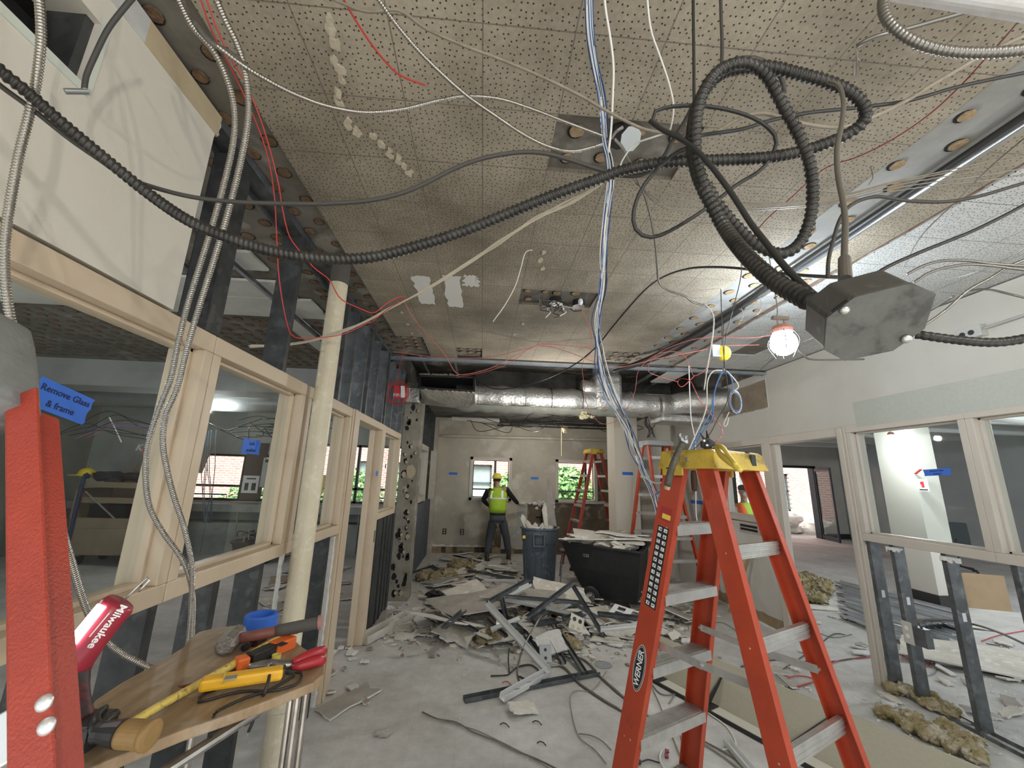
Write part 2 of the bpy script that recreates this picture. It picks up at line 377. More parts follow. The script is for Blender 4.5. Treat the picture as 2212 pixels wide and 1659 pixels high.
for a, b in ((2.345, 2.375),):
    y = -1.0
    while y < 4.8:
        mb.prism([(a, y, ZS-0.006), (b+random.uniform(-.008, .012), y, ZS-0.006), (b+random.uniform(-.008, .012), y+0.12, ZS-0.006), (a, y+0.12, ZS-0.006)], (0, 0, -0.006)); y += 0.12
st('trim_1', mb, mat('rust_edge', (0.11, 0.045, 0.025), 0.9, c2=(0.22, 0.17, 0.12), ns=20))
# glue daubs left on the bare board
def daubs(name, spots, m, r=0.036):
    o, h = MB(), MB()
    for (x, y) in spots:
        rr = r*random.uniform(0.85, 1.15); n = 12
        h.prism([(x+rr*1.10*math.cos(2*math.pi*k/n), y+rr*1.10*math.sin(2*math.pi*k/n), ZS-0.005) for k in range(n)], (0, 0, -0.002))  # dark disc left showing as a painted shadow crescent beside each daub
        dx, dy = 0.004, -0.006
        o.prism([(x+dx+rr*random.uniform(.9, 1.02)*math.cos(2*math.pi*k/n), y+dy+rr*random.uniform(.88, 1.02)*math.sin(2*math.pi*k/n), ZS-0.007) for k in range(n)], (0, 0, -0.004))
    st(name, o, m); st(name+'_rims', h, M_HOLE_SHADE)
def grid(xa, xb, ya, yb, s=0.152, j=0.02, skip=0.0, ban=()):
    out = []; y = ya
    while y < yb:
        x = xa
        while x < xb:
            if random.random() > skip and not any(b[0] < x < b[1] and b[2] < y < b[3] for b in ban):
                out.append((x+random.uniform(-j, j), y+random.uniform(-j, j)))
            x += s
        y += s
    return out
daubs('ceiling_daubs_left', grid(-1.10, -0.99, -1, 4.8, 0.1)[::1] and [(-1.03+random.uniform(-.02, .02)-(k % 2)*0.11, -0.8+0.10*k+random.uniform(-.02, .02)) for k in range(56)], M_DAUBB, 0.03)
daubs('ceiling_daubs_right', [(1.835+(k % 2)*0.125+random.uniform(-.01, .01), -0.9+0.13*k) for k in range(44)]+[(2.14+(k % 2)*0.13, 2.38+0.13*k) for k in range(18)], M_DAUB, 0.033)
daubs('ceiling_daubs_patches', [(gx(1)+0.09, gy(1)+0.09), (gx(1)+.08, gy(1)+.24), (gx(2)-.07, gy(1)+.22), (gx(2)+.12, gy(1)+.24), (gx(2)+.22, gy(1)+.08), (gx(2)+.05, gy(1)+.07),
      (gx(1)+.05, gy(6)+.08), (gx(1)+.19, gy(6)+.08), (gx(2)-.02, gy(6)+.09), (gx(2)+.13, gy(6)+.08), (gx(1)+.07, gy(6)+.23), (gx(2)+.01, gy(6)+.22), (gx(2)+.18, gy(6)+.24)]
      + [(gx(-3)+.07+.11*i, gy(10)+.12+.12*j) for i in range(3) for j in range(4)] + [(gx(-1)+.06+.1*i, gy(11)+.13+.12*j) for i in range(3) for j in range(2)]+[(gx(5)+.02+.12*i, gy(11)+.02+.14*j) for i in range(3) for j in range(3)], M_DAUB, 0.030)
# white plaster patches on the tiles
mb = MB()
def ragged(mb, x0, x1, y0, y1, z, th, n=9, j=0.012):
    pts = []
    for k in range(n): pts.append((x0+(x1-x0)*k/n+random.uniform(-j, j)/2, y0+random.uniform(-j, j), z))
    for k in range(n): pts.append((x1+random.uniform(-j, j), y0+(y1-y0)*k/n, z))
    for k in range(n): pts.append((x1-(x1-x0)*k/n, y1+random.uniform(-j, j), z))
    for k in range(n): pts.append((x0+random.uniform(-j, j), y1-(y1-y0)*k/n, z))
    mb.prism(pts, (0, 0, th))
ragged(mb, -0.585, -0.46, 2.76, 3.24, ZC, -0.002); ragged(mb, -0.355, -0.225, 2.72, 3.27, ZC, -0.002); ragged(mb, -0.20, -0.09, 2.70, 2.86, ZC, -0.002, 9, .02)
st('ceiling_patches', mb, mat('white_patch', (0.72, 0.71, 0.68), 0.8))
mb = MB()
for k, (px, py) in enumerate([(712, 45), (716, 70), (722, 95), (724, 125), (733, 150), (741, 170), (731, 200), (733, 222), (752, 262), (772, 280), (806, 297), (826, 315), (842, 330), (858, 345), (876, 366), (884, 375)]):
    for q in range(3):
        c = atZ(px+random.uniform(-5, 5), py+random.uniform(-8, 8), ZC-0.001); r = random.uniform(.010, .018)
        mb.prism([c+V((r*random.uniform(.5, 1.2)*math.cos(2*math.pi*i/9), 1.5*r*random.uniform(.5, 1.2)*math.sin(2*math.pi*i/9), 0)) for i in range(9)], (0, 0, -0.002-0.0012*q))
for k, (px, py) in enumerate([(862, 655), (868, 675), (880, 700), (890, 720), (1175, 545), (1168, 562), (1172, 580), (1130, 700), (1112, 722)]):
    c = atZ(px, py, ZC-0.001); r = 0.016
    mb.prism([c+V((r*random.uniform(.5, 1.3)*math.cos(2*math.pi*i/9), 2*r*random.uniform(.5, 1.2)*math.sin(2*math.pi*i/9), 0)) for i in range(9)], (0, 0, -0.003))
st('ceiling_torn_paper', mb, mat('torn_tile_paper', (0.62, 0.56, 0.45), 0.95, c2=(0.45, 0.38, 0.27), ns=40))
# metal track across the ceiling and the darker bays behind it
st('trim_2', MB().channel((-1.25, 4.86, 3.10), (3.60, 4.80, 3.10), 0.05, 0.035, (0, 0, -1)), M_TRACK)
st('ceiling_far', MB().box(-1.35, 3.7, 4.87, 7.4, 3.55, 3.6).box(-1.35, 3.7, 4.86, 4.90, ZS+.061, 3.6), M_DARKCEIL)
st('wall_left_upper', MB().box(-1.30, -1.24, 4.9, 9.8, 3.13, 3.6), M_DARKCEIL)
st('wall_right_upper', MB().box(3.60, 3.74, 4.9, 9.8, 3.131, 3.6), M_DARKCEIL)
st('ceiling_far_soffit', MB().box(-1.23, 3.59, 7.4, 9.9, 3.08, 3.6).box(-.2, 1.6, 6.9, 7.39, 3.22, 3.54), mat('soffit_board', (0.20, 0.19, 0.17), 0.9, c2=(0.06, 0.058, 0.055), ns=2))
mb = MB()
for x in (-1.0, -0.5, 2.7, 3.0): mb.box(x, x+0.02, 4.91, 7.3, 3.40, 3.44)
st('trim_3', mb, M_TRACK)
st('ceiling_white_panel', MB().box(2.72, 3.02, 4.95, 6.3, 3.30, 3.32).box(2.3, 3.4, 6.5, 6.9, 3.12, 3.15), mat('white_ceiling_panel', (0.62, 0.62, 0.60), 0.8))
# ---- left partition: plasterboard above, borrowed lights, bare studs
mb = MB()
for a, b, c, d in rects(-1.2, 1.455, 2.262, 3.035, [(0.30, 0.98, 2.73, 2.94)]): mb.box(LT+0.0, LX, a, b, c, d)
wl = st('wall_left', mb, M_CREAM)
st('wall_left_band', MB().box(LT+0.01, LX+0.003, -1.2, 1.10, 3.035, ZC-0.001), mat('unpainted_board', (0.55, 0.55, 0.52), 0.85, c2=(0.42, 0.41, 0.38), ns=6), wl)
st('wall_left_band', MB().box(LT+0.01, LX+0.003, 1.10, 1.47, 3.035, ZC-0.001), mat('tan_board', (0.50, 0.41, 0.26), 0.85, c2=(0.42, 0.34, 0.22), ns=6), wl)
mb = MB(); mb.box(LT-0.06, LT-0.05, 0.25, 1.02, 2.70, 2.98).box(LT-.06, LT, .25, 1.0, 2.94, 2.98).box(LT-.06, LT, .25, 1.02, 2.69, 2.73).box(LT-.06, LT, .98, 1.02, 2.7, 2.98)
st('wall_left_recess', mb, M_HOLE_SHADE, wl)
mb = MB()
for k in range(5): mb.box(LT+0.02+k*0.012, LT+0.03+k*0.012, 0.30, 0.80, 2.75+0.038*k, 2.765+0.038*k)
mb.box(LT+0.01, LX-0.02, 0.955, 0.98, 2.73, 2.94)
st('wall_left_grille', mb, M_DSTEEL, wl)
mb = MB()
mb.box(LX, LX+0.004, 0.26, 0.31, 2.705, 2.96).box(LX, LX+0.004, 0.98, 1.005, 2.705, 2.96).box(LX, LX+0.004, 0.31, 0.98, 2.705, 2.73)
st('wall_left_sage_edge', mb, mat('pale_sage_edge', (0.58, 0.62, 0.54), 0.8), wl)
# jagged broken board edge
def jag(mb, p, q, w, th, side, n=14, amp=0.012):
    """ragged strip from p to q, growing along 'side'"""
    p, q, side = V(p), V(q), V(side); t, a, b = frame_from(q-p); nrm = t.cross(side.normalized()).normalized()
    pts = [p, q]; k = n
    while k >= 0:
        pts.append(p.lerp(q, k/n)+side*(w+random.uniform(-amp, amp))); k -= 1
    mb.prism(pts, nrm*th)
mb = MB(); jag(mb, (LX-0.012, 1.455, 2.27), (LX-0.012, 1.455, 3.03), 0.004, 0.01, V((0, 1, 0)), 30, 0.004)
jag(mb, (LX-0.002, 1.45, 3.04), (LX-0.002, 1.45, 3.12), 0.02, 0.02, V((0, 1, 0)), 6, 0.02)
st('wall_left_torn_edge', mb, M_GYPW, wl)
# frame helper in the plane x = const
def hm_frame(idx, x0, x1, ya, yb, za, zb, m, face=0.05, inward=1, glass=True, sillx=0.0, parts=('l', 'r', 't', 'b')):
    """hollow-metal window frame: ya..yb, za..zb is the daylight opening"""
    f = face; mb = MB(); e = 0.003*inward
    xf, xb = (x0+e, x1-e)
    if 't' in parts: mb.box(xf, xb, ya-f, yb+f, zb, zb+f*1.5)
    if 'b' in parts: mb.box(xf+sillx, xb, ya-f, yb+f, za-f*1.35, za)
    if 'l' in parts: mb.box(xf, xb, ya-f, ya, za, zb)
    if 'r' in parts: mb.box(xf, xb, yb, yb+f, za, zb)
    o = st('window_%d' % idx, mb, m, bev=0.004)
    xm = x0+(x1-x0)*0.5; s = 0.016; d = abs(x1-x0)*0.18
    g = MB(); a, b = min(xm-d, xm+d), max(xm-d, xm+d)
    g.box(a, b, ya, ya+s, za, zb).box(a, b, yb-s, yb, za, zb).box(a, b, ya, yb, zb-s, zb).box(a, b, ya, yb, za, za+s)
    st('stop', g, m, o, bev=0.002)
    if glass: st('pane', MB().box(xm-0.003, xm+0.003, ya+s*0.5, yb-s*0.5, za+s*0.5, zb-s*0.5), M_GLASS, o)
    return o
zA, zB = 1.285, 2.175
w1 = hm_frame(1, LX, LT, -0.9, 1.655, zA, zB, M_FRAME)
w2 = hm_frame(2, LX, LT, 1.76, 2.572, zA, zB, M_FRAME)
w3 = hm_frame(3, LX, LT, 2.72, 3.525, zA, zB, M_FRAME)
w4 = hm_frame(4, LX, LT, 4.83, 5.68, zA-0.02, zB, M_FRAME)
st('trim_4', MB().box(LX+0.012, LT, 3.565, 3.765, 0, 2.25).box(LX+0.012, LT, 3.766, 4.659, 2.18, 2.25).box(LX+0.012, LT, 4.66, 4.775, 0, 2.25)
   .box(LX+0.013, LX+0.02, 3.60, 3.66, 0, 2.25), M_FRAME, bev=0.004)
door = MB().box(LT+0.02, LT+0.07, 4.6, 4.665, 0.0, 2.18)
st('trim_5', door, M_FRAME, bev=0.003)
mb = MB(); mb.box(LX+0.010, LX+0.016, 4.70, 4.735, 0.98, 1.10)
st('strike_plate', mb, mat('brass_plate', (0.20, 0.17, 0.12), 0.5, 0.7), bev=0.001)
mb = MB(); jag(mb, (LX-0.005, 3.50, 0.02), (LX-0.005, 3.50, 1.20), 0.03, 0.03, V((0, 1, 0)), 46, 0.016)
jag(mb, (LX-0.005, 4.80, 0.5), (LX-0.005, 4.80, 1.15), 0.012, 0.02, V((0, 1, 0)), 26, 0.010)
jag(mb, (LX-0.005, 2.64, 0.75), (LX-0.005, 2.64, 1.22), 0.02, 0.02, V((0, 1, 0)), 14, 0.016)
st('wall_left_torn_board', mb, M_GYPW)
# studs: each one a thing
def stud(x, y, z0, z1, m, w=0.09, h=0.035, holes=(0.35,), facing=1, name='steel_stud', label=None, group=None):
    mb = MB(); mb.box(x-w/2, x+w/2, y-0.001, y+0.001, z0, z1)
    for sx in (-1, 1):
        mb.box(x+sx*w/2-0.001, x+sx*w/2+0.001, y, y+facing*h, z0, z1); mb.box(x+sx*(w/2-0.004)-0.004, x+sx*(w/2-0.004)+0.004, y+facing*h-0.001, y+facing*h+0.001, z0, z1)
    o = mb.build(name, m); tag(o, label or 'galvanised steel stud standing in the stripped partition', 'stud', group)
    return o
up_y = [1.66, 1.745+0.0, 2.31, 3.03, 3.09, 3.36, 3.62, 3.95, 4.25, 4.62, 4.85, 5.1, 5.45]
LU = 'upper studs above the left borrowed lights'
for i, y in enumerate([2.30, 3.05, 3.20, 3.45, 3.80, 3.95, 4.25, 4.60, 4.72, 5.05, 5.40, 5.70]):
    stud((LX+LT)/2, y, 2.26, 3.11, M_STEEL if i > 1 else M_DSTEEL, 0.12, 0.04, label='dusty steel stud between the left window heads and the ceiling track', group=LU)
mb = MB(); mb.box(LT+.01, LX-.01, 1.645, 1.65, 2.26, 3.11); mb.box(LX-.014, LX-.01, 1.645, 1.735, 2.26, 3.11); mb.box(LT+.01, LT+.014, 1.645, 1.735, 2.26, 3.11)
tag(mb.build('steel_stud', M_DSTEEL), 'wide dark steel stud beside the torn cream wall end, above the window heads', 'stud')
LL = 'lower studs under the left window sills'
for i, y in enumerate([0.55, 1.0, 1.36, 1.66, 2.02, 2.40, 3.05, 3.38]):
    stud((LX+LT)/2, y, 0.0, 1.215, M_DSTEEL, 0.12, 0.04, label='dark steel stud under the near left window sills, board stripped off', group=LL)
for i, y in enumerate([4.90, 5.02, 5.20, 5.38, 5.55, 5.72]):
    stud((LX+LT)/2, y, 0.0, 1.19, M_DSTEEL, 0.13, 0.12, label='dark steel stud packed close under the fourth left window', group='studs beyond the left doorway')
st('trim_6', MB().channel((-1.22, 1.46, 3.125), (-1.22, 5.9, 3.125), 0.13, 0.045, (0, 0, -1)), M_STEEL)
# column full of glue holes, then the far part of the left wall
mb = MB().box(-1.22, -0.95, 6.16, 6.42, 0, 3.1)
colm = mb.build('concrete_column', mat('concrete_col', (0.27, 0.25, 0.20), 0.9, c2=(0.15, 0.135, 0.105), ns=3, c3=(0.38, 0.35, 0.29), ns3=4), bev=0.006); tag(colm, 'square grey column pitted with dark torn glue holes, by the fourth left window', 'column')
hb, hp = MB(), MB()
for k in range(58):
    x = random.uniform(-1.18, -0.99); z = random.choice([random.uniform(0.1, 1.15), random.uniform(1.15, 2.75)]); r = random.uniform(.015, .046)
    hb.prism([(x+r*random.uniform(.5, 1.1)*math.cos(2*math.pi*i/10), 6.158, z+1.3*r*random.uniform(.6, 1.1)*math.sin(2*math.pi*i/10)) for i in range(10)], (0, -0.003, 0))
    if k % 3 == 0: hp.prism([(x+.01+r*.7*math.cos(2*math.pi*i/10), 6.154, z+1.1*r*random.uniform(.6, 1)*math.sin(2*math.pi*i/10)) for i in range(10)], (0, -0.004, 0))
hp.prism([(-1.05+.07*random.uniform(.85, 1.1)*math.cos(2*math.pi*i/14), 6.157, 1.75+.10*random.uniform(.85, 1.1)*math.sin(2*math.pi*i/14)) for i in range(14)], (0, -0.004, 0))
hb.build('glue_hole', M_HOLE_SHADE, colm); hp.build('glue_scar', mat('tan_scar', (0.42, 0.34, 0.24), 0.9), colm)
for i, y in enumerate([6.5, 6.62, 6.74, 6.9, 7.1, 7.3, 7.6, 7.9, 8.2, 8.5, 8.8, 9.1, 9.4]):
    stud(-1.20, y, 2.25, 3.1, M_DSTEEL, 0.12, 0.05, label='dark steel stud in the far left wall above the framed opening', group='far studs beyond the pitted column')
st('wall_left_far', MB().box(-1.26, -1.14, 6.45, 9.6, 0, 1.18), mat('stripped_blue_grey', (0.11, 0.13, 0.15), 0.7, 0.2, c2=(0.06, 0.07, 0.085), ns=4, c3=(.17, .18, .19), ns3=8))
hm_frame(5, -1.13, -1.27, 6.6, 8.5, 1.30, 2.17, M_FRAMER, 0.07)
st('wall_left_far_pier', MB().box(-1.27, -1.15, 8.58, 8.7, 1.18, 2.25).box(-1.20, -1.06, 9.55, 9.8, 0, 3.0), M_WALLB)
# ---- back wall: masonry, with plasterboard over most of it
Z0w, Z1w = 1.16, 2.165
W = [(-0.29, 0.71, Z0w, Z1w), (1.76, 2.78, Z0w, Z1w)]
mb = MB()
for a, b, c, d in rects(-8.8, 3.9, 0, 3.2, W+[(-6.6, -4.3, 1.02, 2.05), (-3.9, -1.6, 1.02, 2.35)]): mb.box(a, b, BY+0.035, BY+0.3, c, d)
st('wall_back', mb, M_MASON)
mb = MB()
for a, b, c, d in rects(-1.2, 3.6, 0.14, 3.16, W+[(0.86, 3.6, 0, 1.14), (0.2, 0.86, 0, 0.6), (2.78, 3.3, 1.1, 2.2)]): mb.box(a, b, BY, BY+0.034, c, d)
wb = st('wall_back_board', mb, M_WALLB)
mb = MB(); mb.box(0.5, 1.10, BY+0.01, BY+0.03, 0.1, 1.14); st('wall_back_plaster', mb, mat('grey_plaster', (0.42, 0.41, 0.37), 0.9, c2=(0.34, 0.33, 0.30), ns=3, c3=(.5, .49, .46), ns3=6))
mb = MB()
jag(mb, (0.86, BY-0.004, 1.14), (1.75, BY-0.004, 1.14), 0.03, 0.012, V((0, 0, -1)), 22, 0.03)
jag(mb, (-1.15, BY-0.004, 0.14), (0.3, BY-0.004, 0.14), 0.03, 0.012, V((0, 0, 1)), 22, 0.025)
for k in range(16): mb.ball((random.uniform(1.15, 1.75), BY-0.01, random.uniform(1.0, 1.17)), .04, .03, .035, 7, 5, .3)
st('wall_back_torn_edge', mb, M_GYPW)
mb = MB()
for a, b in ((-1.12, -0.85), (-0.75, -0.6), (-0.5, -0.1), (0.3, 0.5), (0.62, 0.8)): jag(mb, (a, BY-0.006, 0.0), (b, BY-0.006, 0.0), 0.14, 0.008, V((0, 0, 1)), 9, 0.02)
st('baseboard_back', mb, mat('brown_base_adhesive', (0.24, 0.16, 0.09), 0.9, c2=(0.36, 0.28, 0.18), ns=8))
mb = MB(); mb.box(1.42, 1.46, BY-0.02, BY, 0.35, 1.05); mb.box(1.30, 1.42, BY-0.01, BY, 0.80, 0.83)
st('wall_back_slot', mb, M_HOLE_SHADE)
def back_window(idx, x0, x1, mull):
    f = 0.07; mb = MB(); y0, y1 = BY-0.03, BY+0.02
    mb.box(x0, x1, y0, y1, Z1w-f, Z1w).box(x0, x1, y0, y1, Z0w, Z0w+f).box(x0, x0+f, y0, y1, Z0w, Z1w).box(x1-f, x1, y0, y1, Z0w, Z1w)
    o = st('window_%d' % idx, mb, M_FRAMER, bev=0.004)
    g = MB(); a, b, c, d = x0+f, x1-f, Z0w+f, Z1w-f
    g.box(mull-0.028, mull+0.028, BY+0.08, BY+0.12, c, d).box(a, b, BY+.08, BY+.12, c, c+.02).box(a, b, BY+.08, BY+.12, d-.02, d).box(a, a+.02, BY+.08, BY+.12, c, d).box(b-.02, b, BY+.08, BY+.12, c, d).box(a, b, BY+.09, BY+.11, c+.17, c+.20)
    st('sash', g, mat('dark_bronze', (0.055, 0.06, 0.06), 0.4, 0.5), o)
    st('pane', MB().box(a, b, BY+.098, BY+.103, c, d), M_GLASS, o)
    return o
back_window(6, -0.29, 0.71, 0.31); back_window(7, 1.76, 2.78, 2.52)
# pipes along the back wall
tag(MB().cyl((-0.96, 9.62, 2.62), (3.5, 9.62, 2.66), 0.035).cyl((-0.2, 9.62, 2.64), (-0.2, 9.62, 3.1), .006, n=6).cyl((1.4, 9.62, 2.64), (1.4, 9.62, 3.1), .006, n=6).build('horizontal_pipe', M_WALLB, sm=False), 'cream pipe hung along the back wall above the two windows', 'pipe')
tag(MB().cyl((-0.75, 9.3, 2.99), (0.35, 9.3, 2.99), 0.05).build('horizontal_pipe', mat('pale_pipe', (0.52, 0.50, 0.45), 0.6)), 'short pale pipe near the ceiling at the left of the back wall', 'pipe')
tag(MB().cyl((0.3, 9.45, 2.90), (3.5, 9.45, 2.90), 0.02).cyl((0.3, 9.5, 2.98), (3.5, 9.5, 2.98), 0.03).build('horizontal_pipe', M_BLK), 'pair of thin dark pipes just under the ceiling at the back', 'pipe')
# ---- main column
pc = atY(1333, 1150, 7.3); x0c = pc.x
mb = MB().box(x0c-0.0, x0c+0.44, 7.3, 7.75, 0, 3.14)
cm = mb.build('plaster_column', mat('cream_column', (0.64, 0.59, 0.49), 0.7, c2=(0.58, 0.53, 0.44), ns=1), bev=0.004); tag(cm, 'square cream column standing behind the black debris cart', 'column')
# ---- right partition
mb = MB()
for a, b, c, d in rects(-3, 9.8, 2.262, ZC, [(4.80, 5.83, 2.66, 3.03)]): mb.box(RX, RT, a, b, c, d)
mb.box(RX, RT, 6.02, 9.8, 0, 2.262)
mb.box(RX, RT, 4.98, 6.02, 0.13, 1.20)
wr = st('wall_right', mb, M_WALLR)
st('wall_right_patch', MB().box(RX-0.004, RX, -3, 3.632, 2.268, 2.512), M_PATCH, wr)
mb = MB(); jag(mb, (RX-0.006, 4.8, 2.66), (RX-0.006, 5.83, 2.66), 0.006, 0.01, V((0, 0, -1)), 30, 0.010); jag(mb, (RX-0.006, 4.80, 2.66), (RX-0.006, 4.80, 3.03), 0.006, 0.01, V((0, -1, 0)), 20, 0.006)
st('wall_right_torn_edge', mb, M_GYPW, wr)
st('wall_right_cavity', MB().box(RX+0.03, RX+0.04, 4.80, 5.83, 2.66, 3.03), M_GYPB, wr)
mb = MB(); jag(mb, (RX-0.003, 4.98, 0.02), (RX-0.003, 6.9, 0.02), 0.12, 0.02, V((0, 0, 1)), 22, 0.03)
st('baseboard_right', mb, mat('brown_base_adhesive', (0.24, 0.16, 0.09)), wr)
hm_frame(8, RX, RT, 2.80, 3.715, zA, 2.225, M_FRAMER, 0.05, -1)
hm_frame(9, RX, RT, -1.2, 2.70, zA, 2.225, M_FRAMER, 0.05, -1)
hm_frame(10, RX, RT, 5.02, 5.93, zA, 2.215, M_FRAMER, 0.05, -1, glass=True)
st('trim_7', MB().box(RX-0.012, RT, 3.765, 3.868, 0, 2.29).box(RX-0.012, RT, 3.869, 4.859, 2.20, 2.29).box(RX-0.012, RT, 4.86, 4.965, 0, 2.29)
   .box(RX-.03, RX-.012, 3.79, 3.84, 0, 2.28), M_FRAMER, bev=0.004)
mb = MB().box(RX+0.02, RX+0.07, 4.80, 4.862, 0, 2.20)
st('trim_8', mb, M_FRAMER, bev=.003)
tag(MB().box(RX-0.016, RX-0.011, 4.875, 4.91, 0.98, 1.12).build('strike_plate', mat('brass_plate', (0.2, .17, .12))), 'worn metal strike plate on the right door jamb', 'strike plate')
tag(bpy.data.objects['strike_plate'], 'dull brass strike plate on the left door jamb', 'strike plate')
for i, y in enumerate((3.72, 3.50, 3.09, 2.66, 2.2, 1.8)):
    o = stud(3.67, y, 0.02, 1.215, M_STEEL, 0.10, 0.035, label=['bare steel stud beside the right door jamb, under the window', 'bare steel stud carrying the grey outlet box', 'bare steel stud with a square slot, nearest whole one under the right windows', 'bare steel stud at the right edge of the picture', 'stud past the right edge', 'stud far past the right edge'][i])
    if i > 3: bpy.data.objects.remove(o)
mb = MB()
for y in (3.50, 3.09, 3.72):
    mb.box(3.655, 3.685, y-0.004, y-0.0015, 0.74, 0.80)
st('wall_right_stud_slots', mb, mat('pale_slot', (0.72, 0.73, 0.74), .8))
st('trim_9', MB().channel((3.67, -2, 0.012), (3.67, 3.8, 0.012), 0.10, 0.03), M_STEEL)
mb = MB(); jag(mb, (RX+.02, 3.77, 0.1), (RX+.02, 3.77, 1.18), 0.02, 0.02, V((0, -1, 0)), 40, 0.014)
for y in (3.55, 3.12): jag(mb, (RX-.002, y, 1.2), (RX-.002, y-0.14, 1.2), 0.03, 0.012, V((0, 0, -1)), 9, 0.02)
st('wall_right_torn_board', mb, M_GYPW)
# ---- left room
st('ceiling_left', MB().box(-12, LT, -3, 5.8, ZS, ZS+0.05), M_SUB)
ban = [(-8, -1.5, 2.95, 3.75), (-8, -1.5, 1.85, 2.28), (-2.1, -1.75, 2.2, 5)]
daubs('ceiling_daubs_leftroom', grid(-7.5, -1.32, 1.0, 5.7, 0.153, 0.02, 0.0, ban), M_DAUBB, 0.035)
mb = MB()
for a, b, c, d in ((-3.0, -1.62, 2.98, 3.28), (-3.0, -1.52, 3.3, 3.72), (-8, -3.04, 2.98, 3.7), (-2.9, -1.6, 1.88, 2.26), (-1.9, -1.62, 2.55, 2.8), (-2.02, -1.80, 3.75, 5.2)): mb.box(a, b, c, d, ZC-0.01, ZC+.01)
st('ceiling_left_panels', mb, mat('dusty_white_panel', (0.56, 0.56, 0.52), 0.85, c2=(0.45, 0.44, 0.39), ns=3))
st('trim_10', MB().box(-1.78, -1.75, 1.0, 5.2, 3.06, 3.09).box(-2.2, -2.17, 1.0, 3, 3.10, 3.12), M_STEEL)
st('ceiling_left_bulkhead', MB().box(-12, LT-0.02, 5.8, 6.3, 2.78, 3.2), mat('grey_bulkhead', (0.33, 0.33, 0.31), 0.8, c2=(0.26, 0.26, 0.245), ns=2))
st('ceiling_left_far', MB().box(-12, LT-.02, 6.3, 10, 3.1, 3.16), mat('pale_far_ceiling', (0.50, 0.51, 0.49), 0.9, c2=(0.16, 0.16, 0.15), ns=1.3, sharp=True))
st('trim_11', MB().box(-12, -3.0, 6.6, 6.75, 2.93, 3.0), mat('white_strip', (.8, .8, .8), .6))
st('wall_left_end', MB().box(-9.0, -8.85, -3, 9.9, 0, 3.2), mat('dim_olive_wall', (0.27, 0.27, 0.22), 0.85, c2=(0.20, 0.20, 0.17), ns=1.2))
mb = MB()
for a, b, c, d in rects(-8.8, -1.3, 0.6, 3.1, [(-6.6, -4.3, 1.02, 2.05), (-3.9, -1.6, 1.02, 2.35)]): mb.box(a, b, BY, BY+.034, c, d)
st('wall_leftroom_back', mb, mat('dusty_green_grey', (0.43, 0.44, 0.40), 0.85, c2=(0.34, 0.35, 0.31), ns=1.5))
for i, (a, b, c, d, ms) in enumerate([(-6.6, -4.3, 1.02, 2.05, (-5.45,)), (-3.9, -1.6, 1.02, 2.35, (-2.9,))]):
    g = MB(); g.box(a, b, BY+.03, BY+.09, c, c+.05).box(a, b, BY+.03, BY+.09, d-.05, d).box(a, b, BY+.03, BY+.09, c+.30, c+.35)
    for m_ in (a+.03, b-.03)+ms: g.box(m_-.03, m_+.03, BY+.03, BY+.09, c, d)
    for k in range(2): g.box(a+.1+k*1.2, a+.9+k*1.2, BY-.03, BY, c+.12, c+.15).box(a+.1+k*1.2, a+.9+k*1.2, BY-.0, BY+.03, c+.03, c+.06)
    o = st('window_%d' % (11+i), g, mat('black_sash', (0.02, 0.022, 0.025), 0.4, .4))
    st('pane', MB().box(a, b, BY+.05, BY+.055, c, d), M_GLASS, o)
mb = MB().box(-8.8, -1.4, 9.25, BY-.002, 0.0, 0.62).box(-8.8, -1.4, 9.2, BY-.002, 0.84, 0.99)
for k in range(12): mb.box(-8.8+.62*k, -8.78+.62*k, 9.22, 9.26, 0.05, 0.84)
o = mb.build('radiator_cover', mat('dusty_grey_green', (0.20, 0.21, 0.19), 0.7, c2=(0.30, 0.31, 0.28), ns=3)); tag(o, 'long low radiator casing under the windows of the left room', 'radiator cover')
# ---- right room
M_RW = mat('cool_grey_wall', (0.36, 0.39, 0.40), 0.85, c2=(0.29, 0.31, 0.32), ns=1)
st('ceiling_right', MB().box(RT, 14, -3, 13.6, 3.15, 3.2), mat('grey_concrete_slab', (0.36, 0.38, 0.39), 0.9, c2=(0.27, 0.29, 0.30), ns=2))
mb = MB()
for k in range(9): mb.box(RT+.02, 13, 1.5+1.35*k, 1.62+1.35*k, 2.95, 3.15)
st('ceiling_right_joists', mb, mat('white_joist', (0.50, 0.50, 0.48), .8))
mb = MB()
for a, b, c, d in rects(RT, 14, 0, 3.2, [(8.55, 11.45, 0, 2.35)]): mb.box(a, b, 13.5, 13.65, c, d)
st('wall_right_room_back', mb, mat('beige_end_wall', (0.50, 0.47, 0.41), 0.85, c2=(.44, .41, .36), ns=2))
st('baseboard_right_room', MB().box(11.5, 14, 13.46, 13.5, 0, 0.16), M_BLK)
st('wall_right_room_side', MB().box(12.45, 12.55, -3, 13.46, 0, 3.15), M_RW)
g = MB().box(8.5, 11.5, 13.42, 13.66, 2.30, 2.38).box(11.4, 11.5, 13.42, 13.66, 0, 2.35).box(8.5, 8.6, 13.42, 13.66, 0, 2.35).box(10.0, 10.07, 13.5, 13.6, 0, 2.35)
st('door_1', g, mat('black_door_frame', (0.02, 0.024, 0.028), .4, .3))
g = MB().beam((11.42, 13.4, 1.17), (11.15, 12.55, 1.17), 0.05, 2.30)
o = st('door_2', MB().beam((11.44, 13.42, 0.02+.06), (11.2, 12.5, .08), .05, .1).beam((11.44, 13.42, 2.25), (11.2, 12.5, 2.25), .05, .1).beam((11.44, 13.42, 1.15), (11.43, 13.36, 1.15), .05, 2.3).beam((11.22, 12.56, 1.15), (11.2, 12.5, 1.15), .05, 2.3), mat('black_door_frame', (0.02, 0.024, 0.028)))
